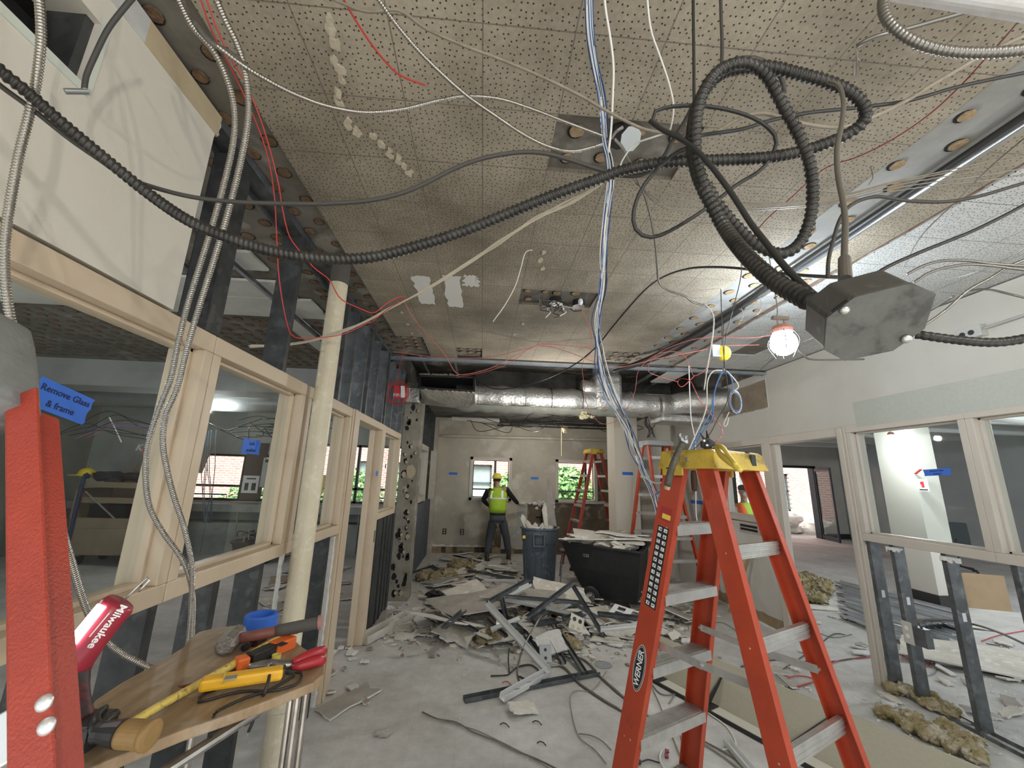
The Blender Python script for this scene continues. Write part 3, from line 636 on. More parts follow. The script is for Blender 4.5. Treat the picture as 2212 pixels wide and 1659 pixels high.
st('pane', MB().beam((11.43, 13.36, 1.15), (11.22, 12.56, 1.15), .008, 2.1), M_GLASS, o)
# ---- outside
st('ground_outside', MB().box(-30, 40, 13.7, 60, -0.3, -0.05).box(-30, 8, 10.15, 13.7, -.3, -.05), mat('pale_paving', (0.62, 0.60, 0.56), .9, c2=(.5, .48, .44), ns=1))
mb = MB(); holesf = []
for k in range(16):
    x = -23.65+k*3.6
    if -15 < x < -8: continue
    holesf.append((x, x+1.0, 0.5, 2.25)); holesf.append((x+1.5, x+2.5, .5, 2.25))
for a, b, c, d in rects(-30, 40, -0.2, 9, holesf): mb.box(a, b, 19, 19.3, c, d)
o = mb.build('brick_building', M_BRICK); tag(o, 'long red brick building across the yard, seen through the windows', 'building')
for a, b, c, d in holesf:
    if not (-20 < a < 26): continue
    g = MB().box(a, b, 19.12, 19.18, c, c+.08).box(a, b, 19.12, 19.18, d-.08, d).box(a, a+.08, 19.12, 19.18, c, d).box(b-.08, b, 19.12, 19.18, c, d).box(a, b, 19.12, 19.18, 1.4, 1.46)
    w_ = g.build('window', mat('dark_green_sash', (.05, .07, .07), .5), o)
    MB().box(a+.08, b-.08, 19.2, 19.22, c, d).build('pane', mat('dark_glass', (.12, .17, .17), .15, c2=(.35, .42, .42), ns=.6), w_)
M_LEAF = mat('bright_leaves', (0.13, 0.33, 0.09), 0.7, c2=(0.36, 0.58, 0.24), ns=6)
def bush(c, r, n, label, name='leafy_bush', cat='bush', stemh=0.3):
    b = thing(name, label, cat, (c[0], c[1], -0.05)); mb = MB()
    for k in range(n):
        d = V((random.gauss(0, 1), random.gauss(0, 1), random.gauss(0, 1))).normalized(); p = V(c)+V((d.x*r[0], d.y*r[1], d.z*r[2]))*random.uniform(.55, 1)
        if p.z < 0.05: p.z = random.uniform(.05, .3)
        u = V((random.gauss(0, 1), random.gauss(0, 1), random.gauss(0, 1))).normalized(); w_ = u.cross(d).normalized(); s = random.uniform(.05, .10)
        mb.add([p-u*s, p+w_*s*.5, p+u*s, p-w_*s*.5], [(0, 1, 2, 3)])
    mb.build('foliage', M_LEAF, b)
    s = MB()
    for k in range(6): s.tube([(c[0]+random.uniform(-.1, .1), c[1], -.05), (c[0]+random.uniform(-.6, .6)*r[0], c[1]+random.uniform(-.5, .5)*r[1], c[2])], .025, 6, smooth=False)
    s.build('stems', mat('bark', (.12, .08, .05), .9), b)
bush((2.55, 12.3, 1.35), (.85, .6, .75), 2600, 'round bright green bush outside the right back window')
bush((0.95, 12.4, 1.15), (.72, .5, .75), 1800, 'green bush outside the left back window, right of the mullion')
bush((-0.65, 11.9, 0.85), (.55, .4, .5), 1100, 'low green bush outside the left back window, left of the mullion')
bush((-6.3, 12.5, 0.7), (1.2, .5, .75), 1800, 'green bush outside the wide window of the left room')
bush((-3.9, 12.8, 0.95), (1.0, .5, .9), 2000, 'tall green bush outside the far window of the left room')
bush((-2.0, 13.0, 1.2), (.75, .5, 1.1), 1500, 'green bush outside, seen past the left door jamb')
st('fence_outside', MB().box(-9, 4, 11.0, 11.04, .95, 1.0).box(-9, 4, 11.0, 11.04, .6, .64), M_BLK)
mb = MB()
for k in range(60): mb.ball((random.uniform(10.6, 14.5), random.uniform(15, 17.5), random.uniform(-.1, .5)*random.random()), .4, .4, .25, 8, 6, .25)
tag(mb.build('rubble_heap', mat('white_rubble', (.72, .70, .66), .95, c2=(.5, .48, .45), ns=4)), 'heap of pale rubble in the yard outside the open glass door', 'rubble', kind='stuff')
g = MB().box(8.2, 9.9, 16.0, 17.2, 0, 2.0); g.prism([(8.0, 15.9, 2.0), (10.1, 15.9, 2.0), (9.05, 15.9, 2.75)], (0, 1.4, 0))
o = tag(g.build('garden_shed', mat('blue_grey_siding', (.50, .56, .62), .8)), 'small pale grey gabled shed in the yard outside the right room', 'shed')
MB().box(8.9, 9.6, 15.96, 16.0, 0, 1.85).build('door', mat('grey_shed_door', (.32, .36, .40), .7), o)
# ================================================================ LADDERS
M_ORANGE = mat('orange_fibreglass', (0.47, 0.062, 0.022), 0.45, c2=(0.39, 0.05, 0.02), ns=6, bump=0.15, bs=60)
M_DRED = mat('red_fibreglass', (0.40, 0.055, 0.035), 0.5, c2=(0.33, 0.05, 0.03), ns=6)
M_ALU = mat('worn_aluminium', (0.66, 0.65, 0.62), 0.38, 0.75, c2=(0.50, 0.49, 0.47), ns=12)
M_ALU2 = mat('clean_aluminium', (0.85, 0.85, 0.84), 0.35, 0.6)
M_YCAP = mat('dirty_yellow_plastic', (0.72, 0.50, 0.06), 0.5, c2=(0.50, 0.36, 0.07), ns=9, c3=(0.30, 0.21, 0.06), ns3=13)
M_LABB = mat('black_label', (0.012, 0.013, 0.015), 0.6); M_LABW = mat('white_print', (0.82, 0.82, 0.80), 0.6); M_LABR = mat('dark_red_label', (0.38, 0.03, 0.03), 0.6); M_LABY = mat('amber_label', (0.85, 0.60, 0.08), 0.6)
def stepladder(label, cx, cy, th, zt, S0, St, W0, Wt, stepz, rail, capm, capn, rearz, webf=0.09, webr=0.075, spread_z=None, rear_steps=False, fl=0.032, name='step_ladder'):
    R_ = thing(name, label, 'ladder', (cx, cy, 0))
    e = V((math.cos(th), math.sin(th), 0)); wv = V((-math.sin(th), math.cos(th), 0))
    def Q(f, w, z):
        t = z/zt; s = (S0*(1-t)+St*t)*(1 if f else -1); ww = (W0*(1-t)+Wt*t)*(1 if w else -1)
        return V((cx, cy, z))+e*s+wv*ww
    for f in (0, 1):
        for w in (0, 1):
            a, b = Q(f, w, 0.02), Q(f, w, zt-0.03); inw = wv*(-1 if w else 1)
            MB().channel(a, b, webf if f == 0 else webr, fl, inw, 0.005).build('rail', rail, R_, bev=0.0015)
            MB().beam(Q(f, w, 0.0), Q(f, w, 0.05), (webf if f == 0 else webr)*1.15, fl*1.5, inw).build('foot', M_BLK, R_, bev=.004)
    def step(f, z, dep=0.085, hgt=0.03):
        a, b = Q(f, 0, z), Q(f, 1, z); wd = (b-a).normalized(); a += wd*0.004; b -= wd*0.004
        ed = e*(-1 if f == 0 else 1); mb = MB()
        mb.beam(a, b, dep, 0.004); mb.obox((a+b)/2+ed*(dep/2)-V((0, 0, hgt/2)), (wd, e, (0, 0, 1)), ((b-a).length/2, 0.002, hgt/2)); mb.obox((a+b)/2-ed*(dep/2)-V((0, 0, hgt/2)), (wd, e, (0, 0, 1)), ((b-a).length/2, 0.002, hgt/2))
        for k in range(-4, 5): mb.obox((a+b)/2+e*(k*dep/10)+V((0, 0, .003)), (wd, e, (0, 0, 1)), ((b-a).length/2, 0.0014, .0018))
        mb.build('step', M_ALU, R_)
    for z in stepz: step(0, z, webf*1.0, 0.042)
    for z in rearz:
        if rear_steps == 'all': step(1, z, webr*1.0, 0.04)
        else:
            a, b = Q(1, 0, z), Q(1, 1, z); mb = MB().beam(a, b, 0.022, 0.055)
            for k in (-1, 0, 1): mb.beam(a+e*0.012+V((0, 0, k*.017)), b+e*0.012+V((0, 0, k*.017)), 0.005, 0.006)
            mb.build('rear_brace', M_ALU, R_, bev=.001)
    if spread_z:
        for w in (0, 1):
            inw = wv*(-1 if w else 1)*0.022
            a, b = Q(0, w, spread_z)+inw, Q(1, w, spread_z)+inw; m_ = (a+b)/2-V((0, 0, .008))
            mb = MB().beam(a, m_, .004, .03).beam(m_+inw*.2, b+inw*.2, .004, .03)
            for p_ in (a, m_, b): mb.cyl(p_-inw.normalized()*.008, p_+inw.normalized()*.008, .007, n=8)
            mb.build('spreader', M_ALU, R_)
    rv = MB()
    for w in (0, 1):
        o_ = wv*(1 if w else -1)
        for z in stepz:
            for d in (-.014, .014): p_ = Q(0, w, z-0.012)+e*d*1.2; rv.lathe(p_+o_*(fl/2-.001), o_, [(.006, 0), (.005, .003), (.002, .004)], 8)
        for z in rearz:
            p_ = Q(1, w, z); rv.lathe(p_+o_*(fl/2-.001), o_, [(.006, 0), (.005, .003), (.002, .004)], 8)
    rv.build('rivets', M_ALU, R_)
    # cap: tray-like box with sloping skirts
    L = Wt+0.035; hs = St+0.070; t0 = V((cx, cy, zt)); mb = MB()
    def ring(k, z, l, s): return [t0+V((0, 0, z))+wv*(i*l)+e*(j*s) for i, j in ((-1, -1), (1, -1), (1, 1), (-1, 1))]
    r0, r1, r2 = ring(0, -0.075, L+.012, hs+.02), ring(1, -0.005, L+.004, hs), ring(2, 0.008, L-.008, hs-.012)
    vs = r0+r1+r2; fs = [(3, 2, 1, 0), (8, 9, 10, 11)]
    for k in (0, 4):
        for i in range(4): fs.append((k+i, k+(i+1) % 4, k+4+(i+1) % 4, k+4+i))
    mb.add(vs, fs)
    for w in (-1, 1): # deeper side skirts over the front rails
        c0 = t0+wv*(w*(L+.004))-e*(hs*.55)
        mb.obox(c0+V((0, 0, -.05)), (e, wv, (0, 0, 1)), (hs*.42, .006, .055))
    o = mb.build('top_cap', capm, R_, bev=.005)
    b2 = MB()
    for w in (-1, 1):
        for (dx, dz) in ((-.5, -.02), (-.5, -.075), (0.1, -.035)): b2.lathe(t0+wv*(w*(L+.008))+e*(hs*dx)+V((0, 0, dz)), wv*w, [(.009, 0), (.009, .003), (.004, .005)], 10)
    b2.build('cap_bolts', M_ALU, o)
    return R_, Q, e, wv
NL, Q, eL, wL = stepladder('large orange fibreglass step ladder with yellow top, right foreground', 1.07, 1.84, -1.095, 1.835, .485, .060, .27, .155,
    [0.305, 0.61, 0.905, 1.21, 1.51], M_ORANGE, M_YCAP, 'y', [1.435, 1.13, 0.825, 0.52, 0.22], 0.105, 0.078, 1.0, 0)
# labels on the near front rail
def on_rail(z0, z1, inset0=-0.04, inset1=0.04, lift=0.0005):
    """corner frame on the outer web of the near front rail"""
    a, b = Q(0, 0, z0), Q(0, 0, z1); up = (b-a).normalized(); side = eL-up*eL.dot(up); side.normalize(); nrm = -wL; nrm = (nrm-up*nrm.dot(up)).normalized()
    return a+nrm*(0.0185+lift), b+nrm*(0.0185+lift), up, side, nrm
def quad(mb, a, up, side, w, h, nrm, t=0.0006): mb.obox(a, (side, up, nrm), (w/2, h/2, t/2)); return mb
a, b, up, side, nrm = on_rail(1.15, 1.50)
lab = quad(MB(), (a+b)/2, up, side, 0.060, 0.36, nrm).build('instruction_label', M_LABB, NL)
mb = MB()
for k in range(13):
    for s in (-1, 1):
        c = a.lerp(b, (k+.5)/13)+side*(s*.0145)+nrm*.0006; quad(mb, c, up, side, .018, .016, nrm)
mb.build('pictogram_squares', M_LABW, lab)
mb = MB()
for k in range(13):
    for s in (-1, 1):
        c = a.lerp(b, (k+.5)/13)+side*(s*.0145)+nrm*.0012
        for q in range(2): mb.beam(c+side*random.uniform(-.006, .006)+up*random.uniform(-.006, .006), c+side*random.uniform(-.006, .006)+up*random.uniform(-.006, .006), .003, .0006, nrm)
mb.build('pictogram_marks', M_LABB, lab)
a, b, up, side, nrm = on_rail(1.525, 1.585)
l2 = quad(MB(), (a+b)/2, up, side, .062, .06, nrm).build('warning_label', M_LABR, NL)
quad(MB(), a.lerp(b, .35)+side*.006+nrm*.0006, up, side, .045, .022, nrm).build('amber_panel', M_LABY, l2)
a, b, up, side, nrm = on_rail(0.79, 0.99); c = (a+b)/2
def oval(c, up, side, nrm, rx, ry, t, n=28):
    return MB().prism([c+side*(rx*math.cos(2*math.pi*k/n))+up*(ry*math.sin(2*math.pi*k/n)) for k in range(n)], nrm*t)
ov = oval(c, up, side, nrm, .0325, .100, .0006).build('maker_badge', M_LABW, NL)
oval(c+nrm*.0006, up, side, nrm, .0305, .097, .0006).build('badge_field', M_LABB, ov)
oval(c+nrm*.0012, up, side, nrm, .027, .092, .0004).build('badge_ring', M_LABW, ov)
oval(c+nrm*.0016, up, side, nrm, .0255, .0900, .0004).build('badge_centre', M_LABB, ov)
text_mb('WERNER', .038, c+nrm*.0026, up, -side, .0004, .0008).build('badge_lettering', M_LABW, ov)
a, b, up, side, nrm = on_rail(0.62, 0.70); text_mb('N', .05, (a+b)/2, side, up, .0002).build('pen_mark', mat('faded_pen', (.30, .05, .03)), NL)
tt_ = V((1.07, 1.84, 1.835)); Lc = .155+.035+.012; text_mb('T', .045, tt_-wL*Lc-eL*.085+V((0, 0, -.088)), eL, V((0, 0, 1)), .0006, .001).build('pen_letter', M_LABB, NL)
MB().obox(tt_+eL*.141+wL*.09+V((0, 0, -.038)), (eL, wL, (0, 0, 1)), (.003, .018, .034)).obox(tt_+eL*.06+wL*.09+V((0, 0, .0085)), (eL, wL, (0, 0, 1)), (.065, .018, .001)).build('dark_tape_band', mat('dark_cloth_tape', (.04, .045, .05), .8), NL)
# far ladders
stepladder('dark red step ladder with yellow cap standing at the right back window', 2.36, 8.55, 0.12, 2.33, .62, .07, .30, .17, [.3*k for k in range(1, 8)], M_DRED, M_YCAP, 'y', [.3*k for k in range(1, 8)], .06, .06, 1.25, 'all')
_, Q2, e2, w2v = stepladder('orange step ladder with pale grey cap, right of the cream column', 2.885, 6.60, -1.441, 2.36, .64, .07, .30, .19, [.3*k for k in range(1, 8)], M_ORANGE, mat('grey_cap', (.42, .43, .42), .5), 'g', [.3*k for k in range(1, 8)], .07, .06, 1.2, 'all')
# near-left ladder: one rail, grey cap shell and a step right beside the camera
t1 = P(48, 850, .56); b1 = P(72, 1700, .37)
LD = thing('step_ladder', 'red fibreglass ladder rail with grey moulded top, close at the left edge', 'ladder', (b1.x-.12, b1.y, 0))
d = (b1-t1).normalized(); rt = (RC @ V((1, 0, 0))); rt = (rt-d*rt.dot(d)).normalized(); fw = rt.cross(d).normalized()
if fw.dot(t1-EYEV) > 0: fw = -fw           # fw points to the camera
q1 = b1+d*0.9*0
low = b1+d*1.0
M_NEAR = mat('near_red_fibreglass', (0.42, 0.055, 0.03), 0.42, c2=(0.35, 0.045, 0.027), ns=9, bump=0.25, bs=260)
mb = MB(); mb.beam(t1, low, .004, .038, fw); mb.obox((t1+low)/2-rt*.019-fw*.040, (d, rt, fw), ((low-t1).length/2, .0025, .042)); mb.obox((t1+low)/2-rt*.002-fw*.082, (d, rt, fw), ((low-t1).length/2, .018, .0025))
mb = MB(); Lh = (low-t1).length/2; mc = (t1+low)/2
mb.obox(mc, (d, rt, fw), (Lh, .0185, .0025)); mb.obox(mc-rt*.0185-fw*.035, (d, rt, fw), (Lh, .0025, .036)); mb.obox(mc-rt*.037-fw*.069, (d, rt, fw), (Lh, .018, .0025))
mb.build('rail', M_NEAR, LD, bev=.002)
for (px, py) in ((102, 1517), (107, 1567)):
    tt = 0.5
    c = P(px, py, 1.0); vdir = (c-EYEV).normalized(); k = ((t1-EYEV).dot(fw))/vdir.dot(fw); c = EYEV+vdir*k
    MB().lathe(c+fw*.002, fw, [(.0078, 0), (.0075, .002), (.0055, .0045), (.002, .0058)], 18).build('rivet', M_ALU2, LD, sm=True)
sc = P(20, 1590, .40)
MB().obox(sc-rt*.075-fw*.02, (rt, d, fw), (.085, .024, .025)).build('step', M_ALU2, LD, bev=.002)
cpc = P(-72, 785, .55)
mb = MB(); k_ = .034
dv = d; prof = [(-0.095, .026, .03), (-0.085, .034, .038), (-0.05, .037, .040), (0.0, .038, .042), (.05, .0385, .0425), (.082, .0385, .0425)]
rings = []
for (h, rx, ry) in prof:
    rg = []
    for i in range(24):
        th = 2*math.pi*i/24; c_, s_ = math.cos(th), math.sin(th); ex = 0.35
        rg.append(cpc+rt*(.0+rx*math.copysign(abs(c_)**ex, c_))+fw*(ry*math.copysign(abs(s_)**ex, s_)-.02)+dv*h)
    rings.append(rg)
mb.add([v for r in rings for v in r], [(i*24+k, i*24+(k+1) % 24, (i+1)*24+(k+1) % 24, (i+1)*24+k) for i in range(len(rings)-1) for k in range(24)]+[tuple(range(24))[::-1], tuple((len(rings)-1)*24+k for k in range(24))])
capo = mb.build('top_cap', mat('scuffed_grey_plastic', (0.22, 0.225, 0.215), 0.42, c2=(0.17, 0.173, 0.165), ns=14, bump=.1, bs=120, c3=(.20, .20, .19), ns3=30), LD, sm=True, bev=0)
# ================================================================ TOOLS ON THE NEAR LADDER CAP
M_TOOLSTEEL = mat('tool_steel', (.40, .40, .40), .35, .9, c2=(.22, .21, .20), ns=30)
M_TOOLBLK = mat('dark_tool_steel', (.05, .05, .05), .4, .5)
T1 = thing('aviation_snips', 'open tin snips with yellow grips lying across the yellow ladder cap', 'snips', P(1525, 965, 1.80))
h0 = P(1540, 965, 1.74)
MB().tube([P(1512, 935, 1.76), P(1522, 950, 1.75), P(1530, 960, 1.74)], .008, 8, rfun=lambda t: .25+t).build('blade', M_TOOLBLK, T1)
MB().tube([P(1526, 930, 1.77), P(1529, 945, 1.75), P(1532, 960, 1.74)], .008, 8, rfun=lambda t: .25+t).build('blade', M_TOOLBLK, T1)
MB().prism([P(1517, 953, 1.74), P(1530, 945, 1.74), P(1545, 955, 1.74), P(1558, 972, 1.74), P(1548, 980, 1.74), P(1533, 972, 1.74), P(1518, 966, 1.74)], (0, .02, 0)).build('jaw_body', M_TOOLBLK, T1, bev=.002)
MB().lathe(P(1520, 952, 1.735), (0, -1, 0), [(.006, 0), (.005, .006)], 10).lathe(P(1526, 962, 1.735), (0, -1, 0), [(.006, 0), (.005, .006)], 10).build('pivot_bolts', M_ALU, T1)
MB().tube([P(1546, 965, 1.70), P(1558, 982, 1.62), P(1578, 999, 1.54), P(1596, 1013, 1.49), P(1602, 1017, 1.48)], .0115, 10, rfun=lambda t: .7+.5*math.sin(t*3)).build('grip', mat('yellow_grip', (.80, .60, .10), .4), T1, sm=True)
MB().tube([P(1548, 962, 1.70), P(1561, 966, 1.62), P(1574, 984, 1.56), P(1590, 1004, 1.50)], .009, 10).build('grip', MATS['yellow_grip'], T1, sm=True)
MB().tube([P(1538, 966, 1.73), P(1545, 962, 1.73), P(1550, 970, 1.73), P(1545, 976, 1.73)], .003, 8).build('latch', M_ALU, T1)
T2 = thing('hammer', 'claw hammer hung head up at the left end of the yellow ladder cap', 'hammer', P(1470, 960, 1.85))
MB().tube([P(1476, 955, 1.72), P(1461, 985, 1.71), P(1449, 1018, 1.70), P(1442, 1050, 1.69)], .0155, 12, rfun=lambda t: .8+.2*t).build('handle', mat('worn_black_grip', (.06, .055, .045), .7, c2=(.14, .12, .09), ns=30), T2, sm=True)
MB().cyl(P(1442, 1050, 1.69), P(1440, 1057, 1.69), .013, .012, 12).build('handle_end', mat('bare_wood', (.45, .33, .20), .7), T2)
MB().tube([P(1472, 950, 1.73), P(1468, 942, 1.73), P(1468, 936, 1.73)], .009, 8).tube([P(1481, 950, 1.72), P(1480, 944, 1.72), P(1482, 938, 1.72)], .009, 8).obox(P(1476, 952, 1.73), ((1, 0, 0), (0, 1, 0), (0, 0, 1)), (.016, .013, .013)).build('head', M_TOOLSTEEL, T2, bev=.002)
tag(MB().tube([P(1497, 1012, 2.02), P(1499, 1040, 2.02), P(1500, 1060, 2.02)], .014, 12, rfun=lambda t: .8+.3*math.sin(3*t)).build('hand_tool', mat('brown_leather_grip', (.10, .05, .03), .6), sm=True), 'brown tool handle hanging behind the yellow ladder cap', 'tool')
# ================================================================ JUNCTION BOX hanging close to the lens
def crop(x, y): return (1640+x/3.867, 530+y/3.867)
face = [(540, 870), (705, 958), (1110, 875), (1375, 690), (1467, 400), (1270, 310), (790, 430), (560, 600)]
# fit a plane through the face: far edge sits higher and further away
n_ = (V(P(1740, 620, .345))-V(P(1990, 640, .33))).cross(V(P(1740, 620, .345))-V(P(1850, 770, .40))).normalized()
c0 = P(*crop(1000, 650), .375)
fv = []
nrm = V((ray(*crop(1000, 650)))).normalized()
up_axis = (RC @ V((.18, .62, -1))).normalized()     # box depth runs up and away from the lens
pn = -up_axis
for (x, y) in face:
    r = ray(*crop(x, y)); k = (c0-EYEV).dot(pn)/r.dot(pn); fv.append(EYEV+r*k)
BX = thing('junction_box', 'large grey octagonal junction box hanging from cables near the lens', 'junction box', c0)
dep = up_axis*0.044
cen = sum(fv, V((0, 0, 0)))/8
mb = MB(); mb.prism([cen+(v-cen)*.985-pn*0.000 for v in fv], dep)
M_BOX = mat('dull_zinc', (0.115, 0.115, 0.108), 0.45, 0.5, c2=(0.085, 0.085, 0.08), ns=25, c3=(.15, .15, .14), ns3=60)
mb.build('box_body', M_BOX, BX, bev=.0025)
MB().prism([cen+(v-cen)*1.0-dep.normalized()*.0015 for v in fv], dep.normalized()*.0017).build('cover_plate', mat('cover_zinc', (0.155, 0.155, 0.145), 0.5, 0.5, c2=(0.11, 0.112, 0.105), ns=40, c3=(.08, .08, .075), ns3=50), BX)
def onface(x, y, lift=.002):
    r = ray(*crop(x, y)); k = (c0-EYEV).dot(pn)/r.dot(pn); return EYEV+r*k+pn*lift
for (x, y) in ((700, 535), (1212, 772)):
    MB().lathe(onface(x, y), pn, [(.0042, 0), (.0040, .002), (.002, .0032)], 14).build('cover_screw', M_ALU, BX, sm=True)
MB().tube([onface(1235, 735, .001), onface(1262, 715, .001), onface(1295, 715, .001), onface(1275, 735, .001), onface(1235, 735, .001)], .0012, 6).tube([onface(600, 550, .001), onface(650, 515, .001), onface(730, 455, .001)], .0013, 6).build('screw_slot', M_HOLE_SHADE, BX)
kc = [crop(830, 270), crop(850, 240), crop(910, 222), crop(980, 225), crop(1030, 240), crop(1045, 262), crop(1020, 280)]
# ================================================================ FOREGROUND BOARD
ZB = 1.20; M_WOODB = node_mat('worn_plywood', lambda n, L, b, vec: (lambda c: L.new(c, b.inputs['Base Color']))(
    mixc(n, L, ramp(n, L, noise(n, L, vec, 7, 6, .7), [(.52, (0, 0, 0)), (.66, (.7, .7, .7))]), ramp(n, L, noise(n, L, (lambda mp: (L.new(vec, mp.inputs[0]), mp.inputs['Scale'].__setattr__('default_value', (26, 5, 6)), mp.inputs['Rotation'].__setattr__('default_value', (0, 0, .25)), mp.outputs[0])[3])(n.new('ShaderNodeMapping')), 1.5, 6, .6), [(.3, (.235, .155, .085)), (.7, (.42, .30, .18))]), (.40, .34, .26))), .5)
out = [(150, 1700), (158, 1600), (205, 1512), (262, 1474), (330, 1437), (372, 1412), (395, 1398), (408, 1380), (430, 1364), (470, 1355), (530, 1348), (585, 1350), (625, 1372), (655, 1398), (690, 1420), (702, 1436), (701, 1455), (678, 1474), (620, 1497), (560, 1520), (490, 1545), (400, 1575), (310, 1610), (220, 1648), (170, 1672)]
op = [atZ(x, y, ZB) for x, y in out]
BD = thing('tool_stand', 'worn curved plywood board on chromed tube legs holding tools, left foreground', 'tool stand', (-.62, 1.25, 0))
MB().prism(op, (0, 0, -.022)).build('board', M_WOODB, BD, bev=.004)
M_CHR = mat('chromed_tube', (.55, .52, .48), .25, .9, c2=(.32, .30, .27), ns=14)
fr = MB(); A_ = V((-.70, .62, 1.13)); B_ = atZ(652, 1512, 1.13)
B_ = V((-.475, 1.30, 1.13)); fr.tube([A_, B_], .011, 10, smooth=False).build('top_rail', M_CHR, BD)
MB().tube([V((-.80, 1.42, 1.14)), B_], .010, 10, smooth=False).build('cross_rail', M_CHR, BD)
for (dx, dy) in ((0, 0), (.012, .026), (-.022, .012)):
    MB().tube([B_+V((dx, dy, .05)), V((B_.x+dx, B_.y+dy, 0))], .009, 10, smooth=False).build('leg', M_CHR, BD)
for (x, y) in ((-.80, 1.42), (-.66, .86), (-.86, 1.05)):
    MB().tube([(x, y, ZB-.022), (x, y, 0)], .010, 10, smooth=False).build('leg', M_CHR, BD)
MB().tube([(-.80, 1.42, .35), (-.66, .86, .35)], .008, 8, smooth=False).tube([(-.475, 1.30, .35), (-.80, 1.42, .35)], .008, 8, smooth=False).build('lower_rail', M_CHR, BD)
# ---- tools on the board
def B(px, py, h=0.0): return atZ(px, py, ZB+h)
def hcyl(mb, px0, py0, px1, py1, r0, r1=None, n=14): return mb.cyl(B(px0, py0, r0), B(px1, py1, r0 if r1 is None else r1), r0, r1, n)
# blue tape roll
c = B(560, 1362); o = MB().lathe(c, (0, 0, 1), [(.030, .0), (.047, 0), (.048, .003), (.048, .045), (.047, .048), (.036, .048), (.0355, .004)], 32).build('tape_roll', M_BLUETAPE, bev=0, sm=False); tag(o, 'roll of blue masking tape standing on the curved plywood board', 'tape roll')
# club hammer
HM = thing('club_hammer', 'club hammer with grey head and worn red-brown handle on the board', 'hammer', B(500, 1385))
e1 = B(688, 1345, .06); s1 = B(505, 1382, .028)
hd = (e1-s1).normalized(); hv = V((-hd.y, hd.x, 0)).normalized()
c = B(500, 1382, .027)
mb = MB(); ring_n = 8
mb.lathe(c-hv*.055, hv, [(.018, 0), (.0255, .008), (.027, .02), (.027, .09), (.0255, .102), (.018, .11)], 8)
mb.build('head', mat('scarred_steel', (.24, .22, .20), .45, .6, c2=(.36, .34, .31), ns=60, bump=.5, bs=80), HM)
MB().tube([s1, s1.lerp(e1, .5)], .0145, 12, smooth=False).build('handle', mat('red_brown_handle', (.26, .09, .07), .55, c2=(.20, .08, .06), ns=30), HM, sm=True)
MB().tube([s1.lerp(e1, .5), s1.lerp(e1, .9), e1], .017, 12).build('grip', mat('grey_rubber_grip', (.10, .095, .085), .7), HM, sm=True)
MB().cyl(e1, e1+hd*.008, .020, .019, 14).build('handle_end', mat('dusty_pink', (.40, .20, .17), .6), HM)
# framing hammer
FH = thing('hammer', 'long hammer with thin yellow handle, brown faced head near the ladder', 'hammer', B(270, 1575))
c = B(268, 1572, .030); e_ = B(655, 1352, .055)
MB().tube([B(283, 1562, .028), B(350, 1522, .018), B(430, 1478, .013), B(540, 1415, .016), B(640, 1360, .030)], .0105, 12, rfun=lambda t: .75+.3*t).build('handle', mat('yellow_handle', (.78, .60, .13), .45, c2=(.64, .48, .12), ns=50, c3=(.25, .20, .08), ns3=60), FH, sm=True)
MB().cyl(B(640, 1360, .030), B(655, 1352, .032), .013, .013, 10).build('handle_end', mat('yellow_tip', (.75, .60, .10), .5), FH)
hd = (B(420, 1478)-B(283, 1562)).normalized(); hv = V((hd.y, -hd.x, 0)).normalized()
MB().lathe(B(272, 1585, .032)-hv*.008, hv+V((0, 0, .0)), [(.021, 0), (.022, .006), (.022, .045), (.0245, .050), (.024, .056), (.016, .058)], 24).build('mallet_face', mat('brown_nylon', (.33, .20, .07), .5, c2=(.25, .15, .055), ns=20), FH, sm=False, bev=.001)
k = B(272, 1585, .034)
MB().lathe(k-hv*.008, -hv, [(.022, 0), (.019, .02), (.016, .035), (.017, .045)], 14).build('neck', M_TOOLBLK, FH)
cl = k-hv*.055
MB().tube([cl, cl-hv*.03+hd*.02+V((0, 0, .012)), cl-hv*.045+hd*.055+V((0, 0, .010))], .010, 8, rfun=lambda t: 1.1-.6*t).tube([cl, cl-hv*.012+hd*.025+V((0, 0, .004)), cl-hv*.020+hd*.06], .010, 8, rfun=lambda t: 1.1-.6*t).build('claw', M_TOOLBLK, FH, sm=True)
# clamp meter in orange and black
def blk(mb, a, b, w, h, lift=0.0):
    p, q = B(*a, h/2+lift), B(*b, h/2+lift); return mb.beam(p, q, w, h)
CMt = thing('clamp_meter', 'orange and black clamp tester lying on the board between the hammers', 'meter', B(570, 1420))
blk(MB(), (588, 1402), (630, 1384), .040, .032).build('orange_body', mat('safety_orange', (.82, .16, .03), .45), CMt, bev=.004)
blk(MB(), (538, 1425), (590, 1402), .033, .030).build('black_body', M_BLK, CMt, bev=.004)
blk(MB(), (508, 1435), (536, 1427), .036, .028).build('clamp_end', MATS['safety_orange'], CMt, bev=.005)
blk(MB(), (494, 1441), (512, 1437), .022, .018).build('jaw', M_BLK, CMt, bev=.003)
blk(MB(), (602, 1394), (616, 1388), .022, .002, .032).build('display', M_TOOLBLK, CMt)
